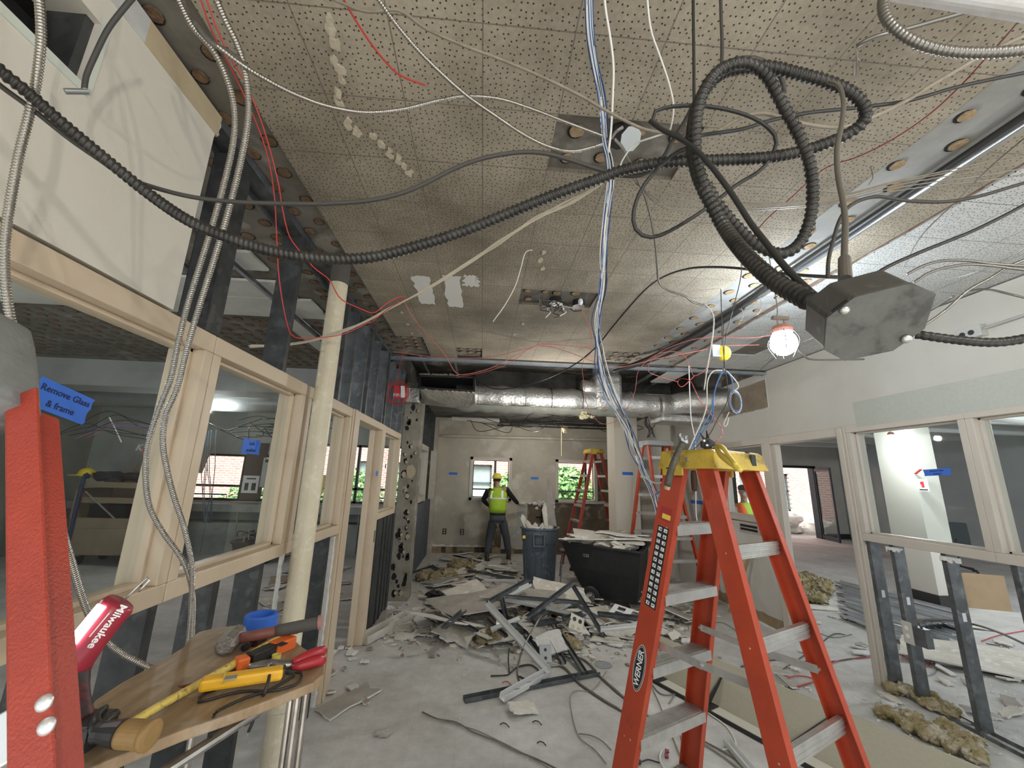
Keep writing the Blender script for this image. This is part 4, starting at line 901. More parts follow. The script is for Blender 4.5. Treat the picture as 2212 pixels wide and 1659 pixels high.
# lineman pliers
PL = thing('pliers', 'linesman pliers with dark red grips at the right end of the board', 'pliers', B(640, 1430))
for (a, b, hh) in (((632, 1432), (700, 1405), .022), ((630, 1445), (704, 1424), .012)):
    MB().tube([B(*a, hh), B((a[0]+b[0])/2, (a[1]+b[1])/2-2, hh+.004), B(*b, hh)], .0125, 12, rfun=lambda t: .75+.35*math.sin(2.6*t)).build('grip', mat('dark_red_grip', (.42, .025, .035), .35), PL, sm=True)
MB().tube([B(632, 1436, .018), B(600, 1438, .016), B(575, 1437, .014), B(538, 1441, .012)], .0105, 10, rfun=lambda t: .8+.5*math.sin(3.14*min(1, t*1.2)) if t < .8 else .8).build('jaws', M_TOOLSTEEL, PL, sm=True)
MB().lathe(B(582, 1437, .024), (0, 0, 1), [(.008, 0), (.006, .005)], 12).build('pivot', M_TOOLSTEEL, PL)
# yellow voltage tester
VT = thing('voltage_tester', 'long yellow voltage tester with black leads, front of the board', 'tester', B(520, 1465))
blk(MB(), (432, 1478), (612, 1452), .034, .026, .014).build('body', mat('tester_yellow', (.85, .46, .02), .4), VT, bev=.007)
blk(MB(), (485, 1466), (512, 1462), .018, .003, .040).build('display', mat('grey_screen', (.28, .26, .20), .3), VT)
blk(MB(), (598, 1454), (617, 1451), .030, .024, .013).build('end_cap', M_BLK, VT, bev=.004)
MB().tube([B(432, 1478, .014), B(405, 1482, .010), B(386, 1483, .006)], .006, 8, rfun=lambda t: 1.1-.9*t).build('probe', mat('red_brown_probe', (.18, .04, .02), .5), VT, sm=True)
MB().tube([B(486, 1453, .041), B(483, 1470, .041), B(480, 1486, .003)], .0014, 6).build('rubber_band', M_LABY, VT)
MB().tube([B(617, 1452, .014), B(645, 1450, .008), B(652, 1462, .004), B(640, 1478, .004), B(590, 1492, .004), B(520, 1494, .004), B(450, 1512, .004), B(430, 1518, .004), B(438, 1500, .004), B(470, 1488, .004)], .0032, 8).build('lead', M_BLK, VT, sm=True)
MB().tube([B(617, 1454, .012), B(640, 1455, .006), B(636, 1460, .004), B(575, 1494, .004), B(540, 1503, .004), B(480, 1530, .004), B(462, 1547, .006), P(470, 1565, 1.02), P(520, 1570, 1.02), P(560, 1545, 1.03)], .0032, 8).build('lead', M_BLK, VT, sm=True)
MB().tube([B(585, 1437, .025), B(580, 1470, .03), B(570, 1500, .006), P(555, 1530, .99), P(545, 1562, .99), P(537, 1580, .99)], .0038, 8).build('lead', M_BLK, VT, sm=True)
MB().tube([P(537, 1580, .99), P(534, 1590, .99)], .001, 6).build('probe_tip', M_ALU, VT)
# screwdriver / nut driver and a ring
NK = thing('nut_driver', 'short black handled driver with red collar behind the yellow handle', 'driver', B(560, 1382))
hcyl(MB(), 548, 1388, 572, 1372, .013, .014).build('handle', mat('black_maroon', (.05, .01, .012), .35), NK, bev=.003)
hcyl(MB(), 530, 1398, 548, 1388, .006).build('shank', M_TOOLSTEEL, NK)
hcyl(MB(), 526, 1400, 532, 1397, .009).build('socket', M_TOOLBLK, NK)
tag(MB().lathe(B(596, 1424, .0), (0, 0, 1), [(.008, 0), (.0115, 0), (.0115, .012), (.008, .012), (.0078, 0.0005)], 18).build('yellow_ring', mat('pale_yellow_plastic', (.75, .62, .15), .5)), 'small yellow plastic ring beside the pliers on the board', 'ring')
# work light (torch with side strip)
WLt = thing('work_light', 'red cordless stick light with glowing strip, propped at the left of the board', 'work light', B(170, 1590))
p0, p1, p2 = P(150, 1430, .80), P(178, 1402, .81), P(252, 1310, .86)
MB().tube([P(150, 1448, .80), P(165, 1420, .805), P(205, 1365, .83), P(252, 1310, .86), P(262, 1300, .865)], .034, 20, rfun=lambda t: .95 if t < .93 else .8).build('lamp_head', mat('red_polycarbonate', (.35, .03, .05), .3), WLt, sm=True)
ldir = (p2-p1).normalized(); cd = (EYEV-p1).normalized(); leftv = ldir.cross(cd).normalized()
if leftv.dot(RC @ V((1, 0, 0))) > 0: leftv = -leftv
off = leftv*.0235+cd*.024
MB().beam(p1.lerp(p2, .03)+off, p1.lerp(p2, .92)+off, .020, .006, (leftv*.7+cd*.7)).build('light_strip', mat('glowing_strip', (1, 1, 1), .3, emit=(1, .95, .97), es=14), WLt, bev=.002)
MB().tube([P(262, 1302, .865), P(300, 1265, .88), P(322, 1245, .89), P(327, 1243, .89), P(322, 1254, .885), P(300, 1278, .88)], .0024, 8).build('hook', M_ALU, WLt, sm=True)
MB().tube([P(150, 1448, .80), P(152, 1500, .78), P(158, 1545, .76), P(160, 1585, .75)], .033, 16, rfun=lambda t: .95-.15*math.sin(3.1*t)).build('handle', mat('black_red_handle', (.035, .02, .022), .5, c2=(.16, .02, .025), ns=14, sharp=True), WLt, sm=True)
MB().obox(P(165, 1588, .745), ((1, 0, 0), (0, 1, 0), (0, 0, 1)), (.045, .035, .028)).build('battery', M_TOOLBLK, WLt, bev=.006)
tc_ = P(218, 1378, .79); tx = -(p2-p1).normalized(); text_mb('Milwaukee', .0185, p1.lerp(p2, .55)+cd*.0362-leftv*.010, tx, -leftv, .0004, .0004).build('lettering', M_LABW, WLt)
MB().beam(p1.lerp(p2, .25)+cd*.0352+leftv*.004, p1.lerp(p2, .8)+cd*.0352+leftv*.003, .002, .0006, cd).build('logo_stroke', M_LABW, WLt)
# ================================================================ CREAM POLE (pipe) by the left wall
px_ = atX(735, 620, -1.02); PO = thing('vertical_pipe', 'cream painted pipe standing floor to ceiling by the left windows', 'pipe', (-1.03, 2.60, 0))
MB().cyl((-1.03, 2.60, 0), (-1.03, 2.60, 2.95), .058, n=28).build('pipe', mat('cream_pipe', (.68, .60, .44), .45, c2=(.62, .54, .39), ns=8, c3=(.72, .65, .50), ns3=30), PO, sm=False)
MB().cyl((-1.03, 2.60, 2.95), (-1.03, 2.60, 3.13), .060, n=28).build('bare_top', mat('dusty_black_pipe', (.09, .08, .07), .7), PO)
MB().lathe((-1.03, 2.60, .50), (0, 0, 1), [(.058, -.05), (.074, -.045), (.076, -.01), (.066, .0), (.066, .03), (.076, .035), (.074, .07), (.058, .075)], 28).build('coupling', MATS['cream_pipe'], PO)
MB().cyl((-1.03, 2.60, 0), (-1.03, 2.60, .45), .066, n=28).build('lower_pipe', MATS['cream_pipe'], PO)
# ================================================================ DUCT
yd = 6.15
DU = thing('air_duct', 'long foil-wrapped round air duct running under the far ceiling', 'duct', (1.2, yd, 2.9))
def zat(px, py): return atY(px, py, yd)
DR = .185; zc = 2.905
mb = MB(); q = []
n = 60
mb.tube([(-.45, yd, zc-.01), (.3, yd, zc), (1.4, yd, zc-.005), (2.35, yd, zc-.02), (2.75, yd, zc-.03)], DR, 28, step=.05, rfun=lambda t: 1+.05*math.sin(t*37)+.03*math.sin(t*91)).build('duct_run', M_FOIL, DU, sm=True)
MB().tube([(2.74, yd, zc-.03), (3.0, yd+.02, zc-.0), (3.2, yd-.12, zc+.03), (3.62, yd-.55, zc+.0)], DR*.95, 28, step=.05).build('elbow', M_FOIL, DU, sm=True)
for x in (-.1, .62, 1.02, 1.5, 2.3): MB().lathe((x, yd, zc-.004), (1, 0, 0), [(DR*1.03, -.004), (DR*1.045, 0), (DR*1.03, .004)], 28).build('strap', M_TOOLBLK if x > .7 and x < 2 else M_FOIL, DU)
# sagging lining under it
mb = MB(); N_ = 40; vs = []
for i in range(N_+1):
    x = -.4+2.9*i/N_; dz = -.02-.02*abs(math.sin(i*.8))-.01*random.random()
    for j in range(9):
        a_ = math.pi*(1.26+.48*j/8); vs.append((x, yd+math.cos(a_)*DR*1.05, zc+math.sin(a_)*(DR*1.05)+dz*math.sin(math.pi*j/8)))
mb.add(vs, [(i*9+j, i*9+j+1, (i+1)*9+j+1, (i+1)*9+j) for i in range(N_) for j in range(8)])
mb.build('loose_wrap', mat('pale_green_wrap', (.30, .31, .27), .6, .3, c2=(.22, .22, .19), ns=6), DU, sm=True)
# square open mouth at the left
x0_, x1_ = -1.02, -.20
def pv(px, py, y): return atY(px, py, y)
TL, TR, BR_, BL = pv(907, 812, 5.75), pv(1024, 816, 5.75), pv(1024, 846, 5.62), pv(906, 838, 5.62)
mb = MB(); back = [V((v.x, v.y+.62, v.z-.10)) for v in (TL, TR, BR_, BL)]
low_ = [V((-.93, 6.35, 2.72)), V((-.2, 6.35, 2.72))]
mb.add([TL, TR, BR_, BL]+back, [(0, 1, 5, 4), (1, 2, 6, 5), (3, 0, 4, 7), (4, 5, 6, 7)])
mb.build('mouth_lining', M_HOLE_SHADE, DU)
o = MB(); 
def rim(a, b): o.beam(a, b, .03, .03)
rim(TL, TR); rim(TR, BR_); rim(BR_, BL); rim(BL, TL); o.build('mouth_rim', M_TOOLBLK, DU)
mb = MB(); bot = [BL+V((.02, .0, -.0)), BR_+V((0, 0, 0)), V((BR_.x+.03, 6.15, 2.66)), V((BR_.x-.15, 6.2, 2.62)), V((BL.x+.35, 6.25, 2.63)), V((BL.x+.12, 6.15, 2.74))]
mb.add([BL, BR_, V((BR_.x+.02, 5.75, 2.74)), V((BR_.x-.05, 5.85, 2.70)), V((BL.x+.40, 5.85, 2.70)), V((BL.x+.12, 5.75, 2.77)), TL+V((-.03, .0, 0)), TL+V((-.03, .6, -.05)), V((BL.x-.03, 6.3, 2.78)), TR+V((.02, 0, 0)), TR+V((.02, .6, -.05)), V((BR_.x+.02, 6.3, 2.72))],
       [(0, 1, 2, 3, 4, 5), (5, 4, 3, 2, 11, 8), (6, 0, 5, 8, 7), (9, 10, 11, 2, 1), (6, 7, 10, 9)])
mb.build('mouth_wrap', M_FOIL, DU)
MB().box(-1.18, -.98, 5.95, 6.2, 2.75, 2.98).build('side_collar', M_FOIL, DU, bev=.02)
mb = MB()
for k in range(26): mb.ball(TL.lerp(TR, random.random()*.7)+V((0, .04, .02+random.random()*.02)), .035, .03, .018, 7, 5, .35)
for k in range(12): mb.ball(BL.lerp(BR_, random.random())+V((0, .0, -.015)), .03, .02, .012, 7, 5, .35)
mb.build('fibre_tufts', mat('yellow_fibreglass', (.55, .50, .33), 1, c2=(.42, .37, .22), ns=30, bump=1, bs=60), DU)['kind'] = 'stuff'
mb = MB().box(1.76, 2.08, yd-.15, yd+.2, 3.25, 3.54); mb.build('square_riser', mat('blue_grey_duct', (.35, .42, .46), .4, .6), DU)
MB().box(1.70, 2.12, yd-.20, yd+.24, 2.85, 3.34).build('riser_wrap', M_FOIL, DU, bev=.05)
MB().tube([(1.52, yd, 3.12), (1.75, yd, 3.12)], .13, 18, smooth=False).build('branch', M_FOIL, DU, sm=True)
mb = MB()
for k in range(10): mb.ball((1.55+random.uniform(-.1, .12), yd-.12+random.uniform(-.02, .04), 2.70-random.uniform(-.02, .07)), .04, .03, .03, 7, 5, .4)
mb.build('hanging_tuft', MATS['yellow_fibreglass'], DU)
MB().box(2.75, 3.55, yd-.12, yd+.35, 2.62, 2.74).build('lower_wrap', M_FOIL, DU, bev=.05)
# ================================================================ DETECTION / ALARM / LAMPS
FA = thing('fire_alarm', 'red fire alarm unit dangling in coiled red wire near the pitted column', 'fire alarm', P(862, 847, 5.0))
c = P(864, 847, 5.0); MB().obox(c, (V((1, .25, .1)).normalized(), V((-.25, 1, 0)).normalized(), V((-.1, 0, 1)).normalized()), (.075, .025, .085)).build('housing', mat('alarm_red', (.55, .02, .03), .35), FA, bev=.01)
MB().obox(c+V((.04, -.028, 0)), (V((1, .25, .1)).normalized(), V((-.25, 1, 0)).normalized(), V((-.1, 0, 1)).normalized()), (.025, .01, .075)).build('strobe', M_LABW, FA, bev=.004)
text_mb('FIRE', .055, c+V((-.02, -.032, -.045)), (1, .25, .1), (-.1, 0, 1), .0005).build('lettering', M_LABW, FA)
for k in range(4):
    q = [c+V((.11*math.cos(t+k)*(1+.1*k)-.02, -.03-.008*k, .11*math.sin(t+k)*(1.1+.1*k)-.02)) for t in [i*.5 for i in range(13)]]
    MB().tube(q, .0035, 6).build('wire_coil', M_REDJ, FA)
# bright caged work lamp
WL = thing('hanging_work_lamp', 'brightly lit caged work lamp hanging under the right ceiling', 'lamp', P(1692, 740, 2.40))
c = P(1692, 738, 2.40)
MB().lathe(c+V((0, 0, .055)), (0, 0, 1), [(.055, 0), (.058, .02), (.045, .045), (.03, .05)], 20).build('cap', mat('orange_pink_cap', (.55, .25, .20), .5), WL)
MB().ball(c-V((0, 0, .01)), .072, .072, .075, 20, 12).build('bulb', mat('lamp_glow', (1, 1, 1), .3, emit=(.93, .97, 1.0), es=30), WL, sm=True)
mb = MB()
for k in range(6):
    a_ = k*math.pi/3; mb.tube([c+V((.06*math.cos(a_), .06*math.sin(a_), .06)), c+V((.088*math.cos(a_), .088*math.sin(a_), -.01)), c+V((.05*math.cos(a_), .05*math.sin(a_), -.095))], .0025, 6)
mb.build('cage', M_TOOLBLK, WL)
MB().tube([c+V((-.02, 0, .10)), c+V((-.02, 0, .17)), c+V((-.01, 0, .22)), V((c.x-.02, c.y, 3.12))], .003, 6).tube([c+V((.02, 0, .10)), c+V((.02, 0, .16))], .004, 6).obox(c+V((0, 0, .15)), ((1, 0, 0), (0, 1, 0), (0, 0, 1)), (.05, .012, .01)).build('hanger', M_TAN, WL)
MB().tube([c+V((.06, 0, -.02)), c+V((.14, .02, -.08)), c+V((.24, .05, -.085)), c+V((.6, .1, -.05))], .006, 8).build('cord', M_GREYARM, WL, sm=True)
YL = thing('yellow_lamp_guard', 'yellow plastic lamp guard beside a grey outlet box, hanging over the ladder', 'lamp guard', P(1562, 762, 2.9))
c = P(1562, 763, 2.9); MB().ball(c, .052, .052, .058, 10, 7).build('guard', mat('bright_yellow', (.92, .72, .05), .35), YL)
MB().obox(P(1543, 760, 2.9), ((1, 0, 0), (0, 1, 0), (0, 0, 1)), (.032, .03, .045)).build('outlet_box', mat('pale_blue_grey', (.48, .53, .56), .5), YL, bev=.004)
MB().tube([c+V((0, 0, .05)), V((c.x+.03, c.y, 3.12))], .003, 6).build('hanger', M_BLK, YL)
tag(MB().ball(P(1221, 928, 8.3), .07, .06, .075, 12, 8, .15).cyl(P(1213, 922, 8.3), P(1213, 985, 8.3), .007).build('ceiling_sensor', mat('dusty_ivory', (.50, .42, .26), .6)), 'small ivory lamp holder hanging near the back wall, left of the column', 'lamp holder')
# ceiling junction box (broken) in the two bare patches
CB = thing('ceiling_box', 'metal box with tilted octagon cover in the nearer bare ceiling patch', 'junction box', atZ(1345, 290, 3.12))
MB().lathe(atZ(1340, 285, 3.149), (0, 0, -1), [(.055, 0), (.055, .04)], 8).build('box', M_TOOLBLK, CB)
a_ = P(1362, 296, 2.05); 
MB().lathe(atZ(1362, 300, 3.07), (.25, -.6, -.75), [(.048, 0), (.048, .003)], 8).build('cover', mat('bright_zinc', (.45, .48, .50), .35, .7), CB)
MB().tube([atZ(1322, 298, 3.10), atZ(1330, 285, 3.06), atZ(1345, 275, 3.05)], .006, 8).build('connector', M_ALU, CB)
FB = thing('ceiling_box', 'open ceiling box spilling black wire tails in the farther bare patch', 'junction box', atZ(1200, 650, 3.12))
for (px, py) in ((1200, 645), (1250, 650)): MB().lathe(atZ(px, py, 3.149), (0, 0, -1), [(.05, 0), (.05, .05)], 14).build('box', M_TOOLBLK, FB)
MB().lathe(atZ(1168, 652, 3.05), (1, -.3, -.2), [(.055, 0), (.055, .004)], 8).build('cover', M_GREYARM, FB)
for k in range(13):
    s = atZ(1200+random.uniform(-8, 8), 650, 3.10); q = [s]
    for j in range(4): q.append(q[-1]+V((random.uniform(-.07, .07), random.uniform(-.05, .05), -random.uniform(.005, .05))))
    MB().tube(q, .0035, 6).build('wire_tail', M_BLK if k % 4 else M_LABW, FB)
MB().ball(atZ(1254, 652, 3.06), .02, .02, .028, 10, 8).build('white_socket', M_LABW, FB)
# grey outlet box high on the right wall
c = atX(2098, 720, RX-.03)
OB = thing('outlet_box', 'grey outlet box with two dark sockets high on the right wall', 'outlet box', c)
MB().box(RX-.055, RX-.0005, c.y-.075, c.y+.075, c.z-.04, c.z+.045).build('box', mat('pale_grey_box', (.48, .48, .45), .5), OB, bev=.003)
for k in (-1, 1): MB().lathe((RX-.0555, c.y+k*.028+.01, c.z-.002), (-1, 0, 0), [(.019, 0), (.019, .003)], 14).build('socket', M_TOOLBLK, OB)
tag(MB().tube([(RX-.03, c.y-.08, c.z+.01), (RX-.03, c.y-.6, c.z+.03), (RX-.03, -1, c.z+.1)], .009, 8, smooth=False).build('conduit', mat('grey_conduit', (.45, .45, .42), .5, .3)), 'thin grey conduit running right from the wall outlet box', 'conduit')
# ceiling lamp tube, top right
c0_, c1_ = P(1930, -22, .95), P(2260, 26, .78)
tag(MB().cyl(c0_, c1_, .020, n=20).build('fluorescent_tube', mat('white_tube', (.85, .86, .88), .3, c2=(.70, .68, .66), ns=9)), 'white tube with dirty streaks at the top right corner', 'tube')
# ================================================================ PEOPLE
def loft(rings, n=20, cap=True):
    """rings: (centre, xaxis, yaxis, rx, ry)"""
    mb = MB(); vs = []
    for c, ax, ay, rx, ry in rings:
        for k in range(n):
            t = 2*math.pi*k/n; c_, s_ = math.cos(t), math.sin(t); e = .85
            vs.append(V(c)+V(ax)*(rx*math.copysign(abs(c_)**e, c_))+V(ay)*(ry*math.copysign(abs(s_)**e, s_)))
    fs = [(i*n+k, i*n+(k+1) % n, (i+1)*n+(k+1) % n, (i+1)*n+k) for i in range(len(rings)-1) for k in range(n)]
    if cap: fs += [tuple(range(n))[::-1], tuple((len(rings)-1)*n+k for k in range(n))]
    return mb.add(vs, fs)
def skin(name, verts, edges, radii, roots, m, parent, sub=2):
    off = V(parent['_w']) if parent is not None else V((0, 0, 0)); me = bpy.data.meshes.new(name); me.from_pydata([tuple(V(v)-off) for v in verts], edges, []); me.update()
    o = bpy.data.objects.new(name, me); COL.objects.link(o); me.materials.append(m); o['_w'] = tuple(off)
    if parent is not None: o.parent = parent
    md = o.modifiers.new('skin', 'SKIN'); md.use_smooth_shade = True; md.branch_smoothing = .3
    if not me.skin_vertices: me.attributes.new  # layer is made by the modifier below
    if len(me.skin_vertices) == 0:
        bm = bmesh.new(); bm.from_mesh(me); bm.verts.layers.skin.verify(); bm.to_mesh(me); bm.free()
    sv = me.skin_vertices[0].data
    for i, r in enumerate(radii): sv[i].radius = (r, r) if not isinstance(r, tuple) else r; sv[i].use_root = i in roots
    s = o.modifiers.new('subdivision', 'SUBSURF'); s.levels = sub; s.render_levels = sub
    return o
M_SKIN = mat('skin', (.42, .24, .17), .5, c2=(.36, .20, .14), ns=20)
def hand(vs, es, rs, roots, wrist, palm_dir, side, curl=.5, s=1.0):
    """palm plus five separate bent fingers, appended to the body's skin lists"""
    d = palm_dir.normalized(); sd = (side-d*side.dot(d)).normalized(); nn = d.cross(sd)
    for k, ln in enumerate((.072, .080, .075, .060)):
        base = wrist+d*.075*s+sd*((k-1.5)*.021*s); r0 = len(vs); roots.append(r0)
        vs += [wrist+d*.035*s+sd*((k-1.5)*.015*s), base, base+(d+nn*curl*.5).normalized()*ln*.5*s, base+(d+nn*curl*.5).normalized()*ln*.5*s+(d*.6+nn*curl).normalized()*ln*.45*s]
        rs += [.013*s, .011*s, .0095*s, .008*s]; es += [(r0, r0+1), (r0+1, r0+2), (r0+2, r0+3)]
    r0 = len(vs); roots.append(r0)
    vs += [wrist+d*.025*s+sd*.02*s, wrist+d*.045*s+sd*.045*s, wrist+d*.075*s+sd*.055*s+nn*.01]; rs += [.013*s, .011*s, .009*s]; es += [(r0, r0+1), (r0+1, r0+2)]
def person(name_label, J, base, facing, group=None):
    R_ = thing('person', name_label, 'person', base)
    f = V(facing).normalized(); rgt = f.cross(V((0, 0, 1))).normalized(); up = V((0, 0, 1))
    vs, es, rs, roots = [], [], [], []
    def add(p, r, prev=None):
        vs.append(V(p)); rs.append(r)
        if prev is not None: es.append((prev, len(vs)-1))
        return len(vs)-1
    pel = add(J['pelvis'], (.125, .095)); roots.append(pel); wst = add(J['waist'], (.12, .085), pel); ch = add(J['chest'], (.145, .10), wst); nk = add(J['neckbase'], .065, ch); n2 = add(J['neck'], .050, nk)
    h1 = add(J['head']-up*.055, (.060, .075), n2); h2 = add(J['head']+up*.01+f*.005, (.074, .090), h1); h3 = add(J['head']+up*.07-f*.01, (.066, .080), h2); add(J['head']+up*.105-f*.01, .035, h3)
    add(J['head']-up*.012+f*.105, .012, h2)
    for s in (-1, 1): add(J['head']-up*.01+rgt*(s*.080), .014, h2)
    for s, k in ((-1, 'l'), (1, 'r')):
        sh = add(J['sh'+k], .060, ch); el = add(J['el'+k], .042, sh); wr = add(J['wr'+k], .028, el); pm = add(J['ha'+k], (.034, .016), wr)
        hand(vs, es, rs, roots, V(J['wr'+k]), V(J['ha'+k])-V(J['wr'+k]), rgt*(-s)+up*.3)
        hp = add(J['hp'+k], .085, pel); kn = add(J['kn'+k], .058, hp); an = add(J['an'+k], .040, kn); add(J['an'+k]-up*.05+f*.12, .035, an)
    skin('body', vs, es, rs, roots, M_SKIN, R_)
    return R_, f, rgt, up
def sleeve(R_, name, pts, rad, m):
    return skin(name, pts, [(i, i+1) for i in range(len(pts)-1)], rad, [0], m, R_)
def boots(R_, J, f, m):
    for k in 'lr':
        a = V(J['an'+k]); z0 = 0.0
        loft([((a.x, a.y, .012)+(f*.03)[:0] if False else V((a.x, a.y, z0+.005))+f*.05, f, f.cross(V((0, 0, 1))), .145, .052), (V((a.x, a.y, .05))+f*.05, f, f.cross(V((0, 0, 1))), .14, .050), (V((a.x, a.y, .09))+f*.01, f, f.cross(V((0, 0, 1))), .085, .048), (V((a.x, a.y, .16)), f, f.cross(V((0, 0, 1))), .058, .050)], 16).build('boot', m, R_, sm=True)
M_VEST = mat('lime_vest', (.42, .64, .035), .7, c2=(.34, .52, .03), ns=9); M_SILVER = mat('reflective_tape', (.72, .74, .72), .35, .2)
M_SHIRT = mat('black_shirt', (.014, .014, .018), .85); M_PANTS = mat('charcoal_trousers', (.075, .08, .092), .85, c2=(.055, .06, .07), ns=9); M_BOOT = mat('dark_boot', (.045, .035, .028), .7)
Y = 9.12
g = lambda x, y, yy=Y: atY(x, y, yy)
J = dict(pelvis=g(1075, 1121), waist=g(1075, 1107), chest=g(1075, 1072, 9.17), neckbase=g(1074, 1052, 9.19), neck=g(1074, 1046, 9.22), head=g(1073.5, 1037, 9.27),
         shl=g(1057, 1057, 9.17), shr=g(1091, 1055, 9.17), ell=g(1044, 1080, 9.30), wrl=g(1054, 1091, 9.50), hal=g(1057, 1093, 9.56), elr=g(1107, 1074, 9.32), wrr=g(1119, 1088, 9.52), har=g(1124, 1091, 9.58),
         hpl=g(1066, 1124), hpr=g(1084, 1124), knl=g(1057, 1163, 9.16), knr=g(1094, 1161, 9.16), anl=g(1052, 1201, 9.02), anr=g(1099, 1199, 9.12))
for k in ('anl', 'anr'): J[k].z = .10
R1, f, rgt, up = person('worker seen from behind in yellow hard hat and lime vest, scraping the back wall', J, (.3, 9.1, 0), (0, 1, 0))
ax, ay = V((1, 0, 0)), V((0, 1, 0))
loft([(J['pelvis']+V((0, 0, -.06)), ax, ay, .165, .135), (J['pelvis'], ax, ay, .175, .14), (J['waist'], ax, ay, .16, .125)]).build('trousers_seat', M_PANTS, R1, sm=True)
for k in 'lr': sleeve(R1, 'trouser_leg', [J['hp'+k]+V((0, 0, .03)), J['hp'+k].lerp(J['kn'+k], .5), J['kn'+k], J['kn'+k].lerp(J['an'+k], .5), J['an'+k]+V((0, 0, .03))], [.105, .098, .084, .078, .070], M_PANTS)
loft([(J['waist']+V((0, 0, -.05)), ax, ay, .168, .132), (J['waist']+V((0, 0, .04)), ax, ay, .168, .13)]).build('shirt_hem', M_SHIRT, R1, sm=True)
loft([(J['waist']+V((0, 0, -.035)), ax, ay, .172, .136), (J['waist']+V((0, 0, -.005)), ax, ay, .172, .136)]).build('belt', mat('black_belt', (.02, .018, .02), .5), R1)
for k in 'lr': sleeve(R1, 'sleeve', [J['sh'+k], J['sh'+k].lerp(J['el'+k], .5), J['el'+k], J['el'+k].lerp(J['wr'+k], .6), J['wr'+k]], [.080, .066, .058, .050, .040], M_SHIRT)
tw, tc_ = J['waist'], J['chest']
rings = [(tw+V((0, 0, .0)), .185, .145), (tw+V((0, .005, .10)), .188, .148), (tw.lerp(tc_, .5)+V((0, 0, .0)), .19, .15), (tc_+V((0, 0, -.02)), .205, .155), (tc_+V((0, .01, .07)), .205, .150), (tc_+V((0, .02, .13)), .175, .12), (tc_+V((0, .04, .185)), .085, .08)]
vst = loft([(c, ax, ay, rx, ry) for c, rx, ry in rings], 24).build('vest', M_VEST, R1, sm=True)
loft([(tc_+V((0, 0, -.075)), ax, ay, .206, .160), (tc_+V((0, 0, -.025)), ax, ay, .210, .160)], 24).build('reflective_band', M_SILVER, vst, sm=True)
MB().beam(tc_+V((.095, -.150, -.03)), tc_+V((.095, -.125, .12)), .045, .012, V((0, 1, 0))).build('reflective_strap', M_SILVER, vst); MB().beam(tc_+V((-.145, -.125, -.03)), tc_+V((-.12, -.105, .11)), .04, .012, V((0, 1, 0))).build('reflective_strap', M_SILVER, vst)
hc = J['head']+V((0, 0, .035))
hat = MB().lathe(hc, V((0, .18, 1)), [(.105, 0), (.112, .004), (.112, .012), (.108, .03), (.100, .065), (.080, .098), (.045, .118), (.01, .124)], 24, up=V((0, 1, 0))).build('hard_hat', mat('yellow_hat', (.78, .70, .10), .35), R1, sm=True)
loft([(hc+V((-.02, -.04, -.002)), ax, ay, .125, .13), (hc+V((-.02, -.04, .006)), ax, ay, .125, .13)], 24).build('brim', MATS['yellow_hat'], hat)
MB().lathe(J['head']+V((0, -.01, -.02)), (0, 0, 1), [(.082, 0), (.088, .02), (.088, .05)], 16).build('hair', mat('dark_brown_hair', (.06, .035, .025), .9), R1, sm=True)
for s in (-1, 1): MB().ball(J['head']+V((s*.03, .088, .01)), .010, .008, .007, 8, 6).build('eye', M_LABW, R1, sm=True)
MB().beam(J['head']+V((-.022, .088, -.045)), J['head']+V((.022, .088, -.045)), .006, .008).build('mouth', mat('lips', (.30, .12, .10), .5), R1)
boots(R1, J, f, M_BOOT)
tag(MB().prism([g(1124, 1089, 9.60), g(1130, 1089, 9.62), g(1137, 1094, 9.66), g(1135, 1097, 9.66), g(1128, 1096, 9.62)], (0, .02, 0)).build('scraper', mat('tan_blade', (.33, .28, .22), .6)), 'broad scraper held in the right hand of the lime-vested worker', 'scraper')
# second worker
b0 = P(1606, 1062, 7.3); D2 = b0.y; g2 = lambda x, y, yy=D2: atY(x, y, yy); HX = b0.x
def at2(dx, dz, dy=0): return V((HX+dx, D2+dy, dz))
zt_ = b0.z
J = dict(head=at2(0, zt_), neck=at2(-.01, zt_-.14), neckbase=at2(-.01, zt_-.19), chest=at2(0, zt_-.36), waist=at2(0, zt_-.64), pelvis=at2(0, zt_-.76), shl=at2(.18, zt_-.25), shr=at2(-.18, zt_-.25), ell=at2(.24, zt_-.52, -.08), elr=at2(-.24, zt_-.52, -.06), wrl=at2(.12, zt_-.62, -.28), wrr=at2(-.14, zt_-.62, -.28),
         hal=at2(.10, zt_-.63, -.34), har=at2(-.12, zt_-.63, -.34), hpl=at2(.09, zt_-.80), hpr=at2(-.09, zt_-.80), knl=at2(.10, zt_-1.20, -.03), knr=at2(-.10, zt_-1.20, -.03), anl=at2(.11, .1), anr=at2(-.11, .1))
R2, f, rgt, up = person('worker in orange vest, white mask and blue cap, seen through the right-hand window', J, (HX, D2, 0), (-.15, -1, 0))
M_OV = mat('orange_vest', (.95, .12, .015), .6); M_LIME = mat('lime_shirt', (.55, .80, .08), .7)
loft([(J['waist']-V((0, 0, .05)), ax, ay, .17, .13), (J['waist'], ax, ay, .17, .13), (J['chest'], ax, ay, .19, .14), (J['chest']+V((0, 0, .10)), ax, ay, .18, .12), (J['chest']+V((0, 0, .17)), ax, ay, .08, .08)]).build('shirt', M_LIME, R2, sm=True)
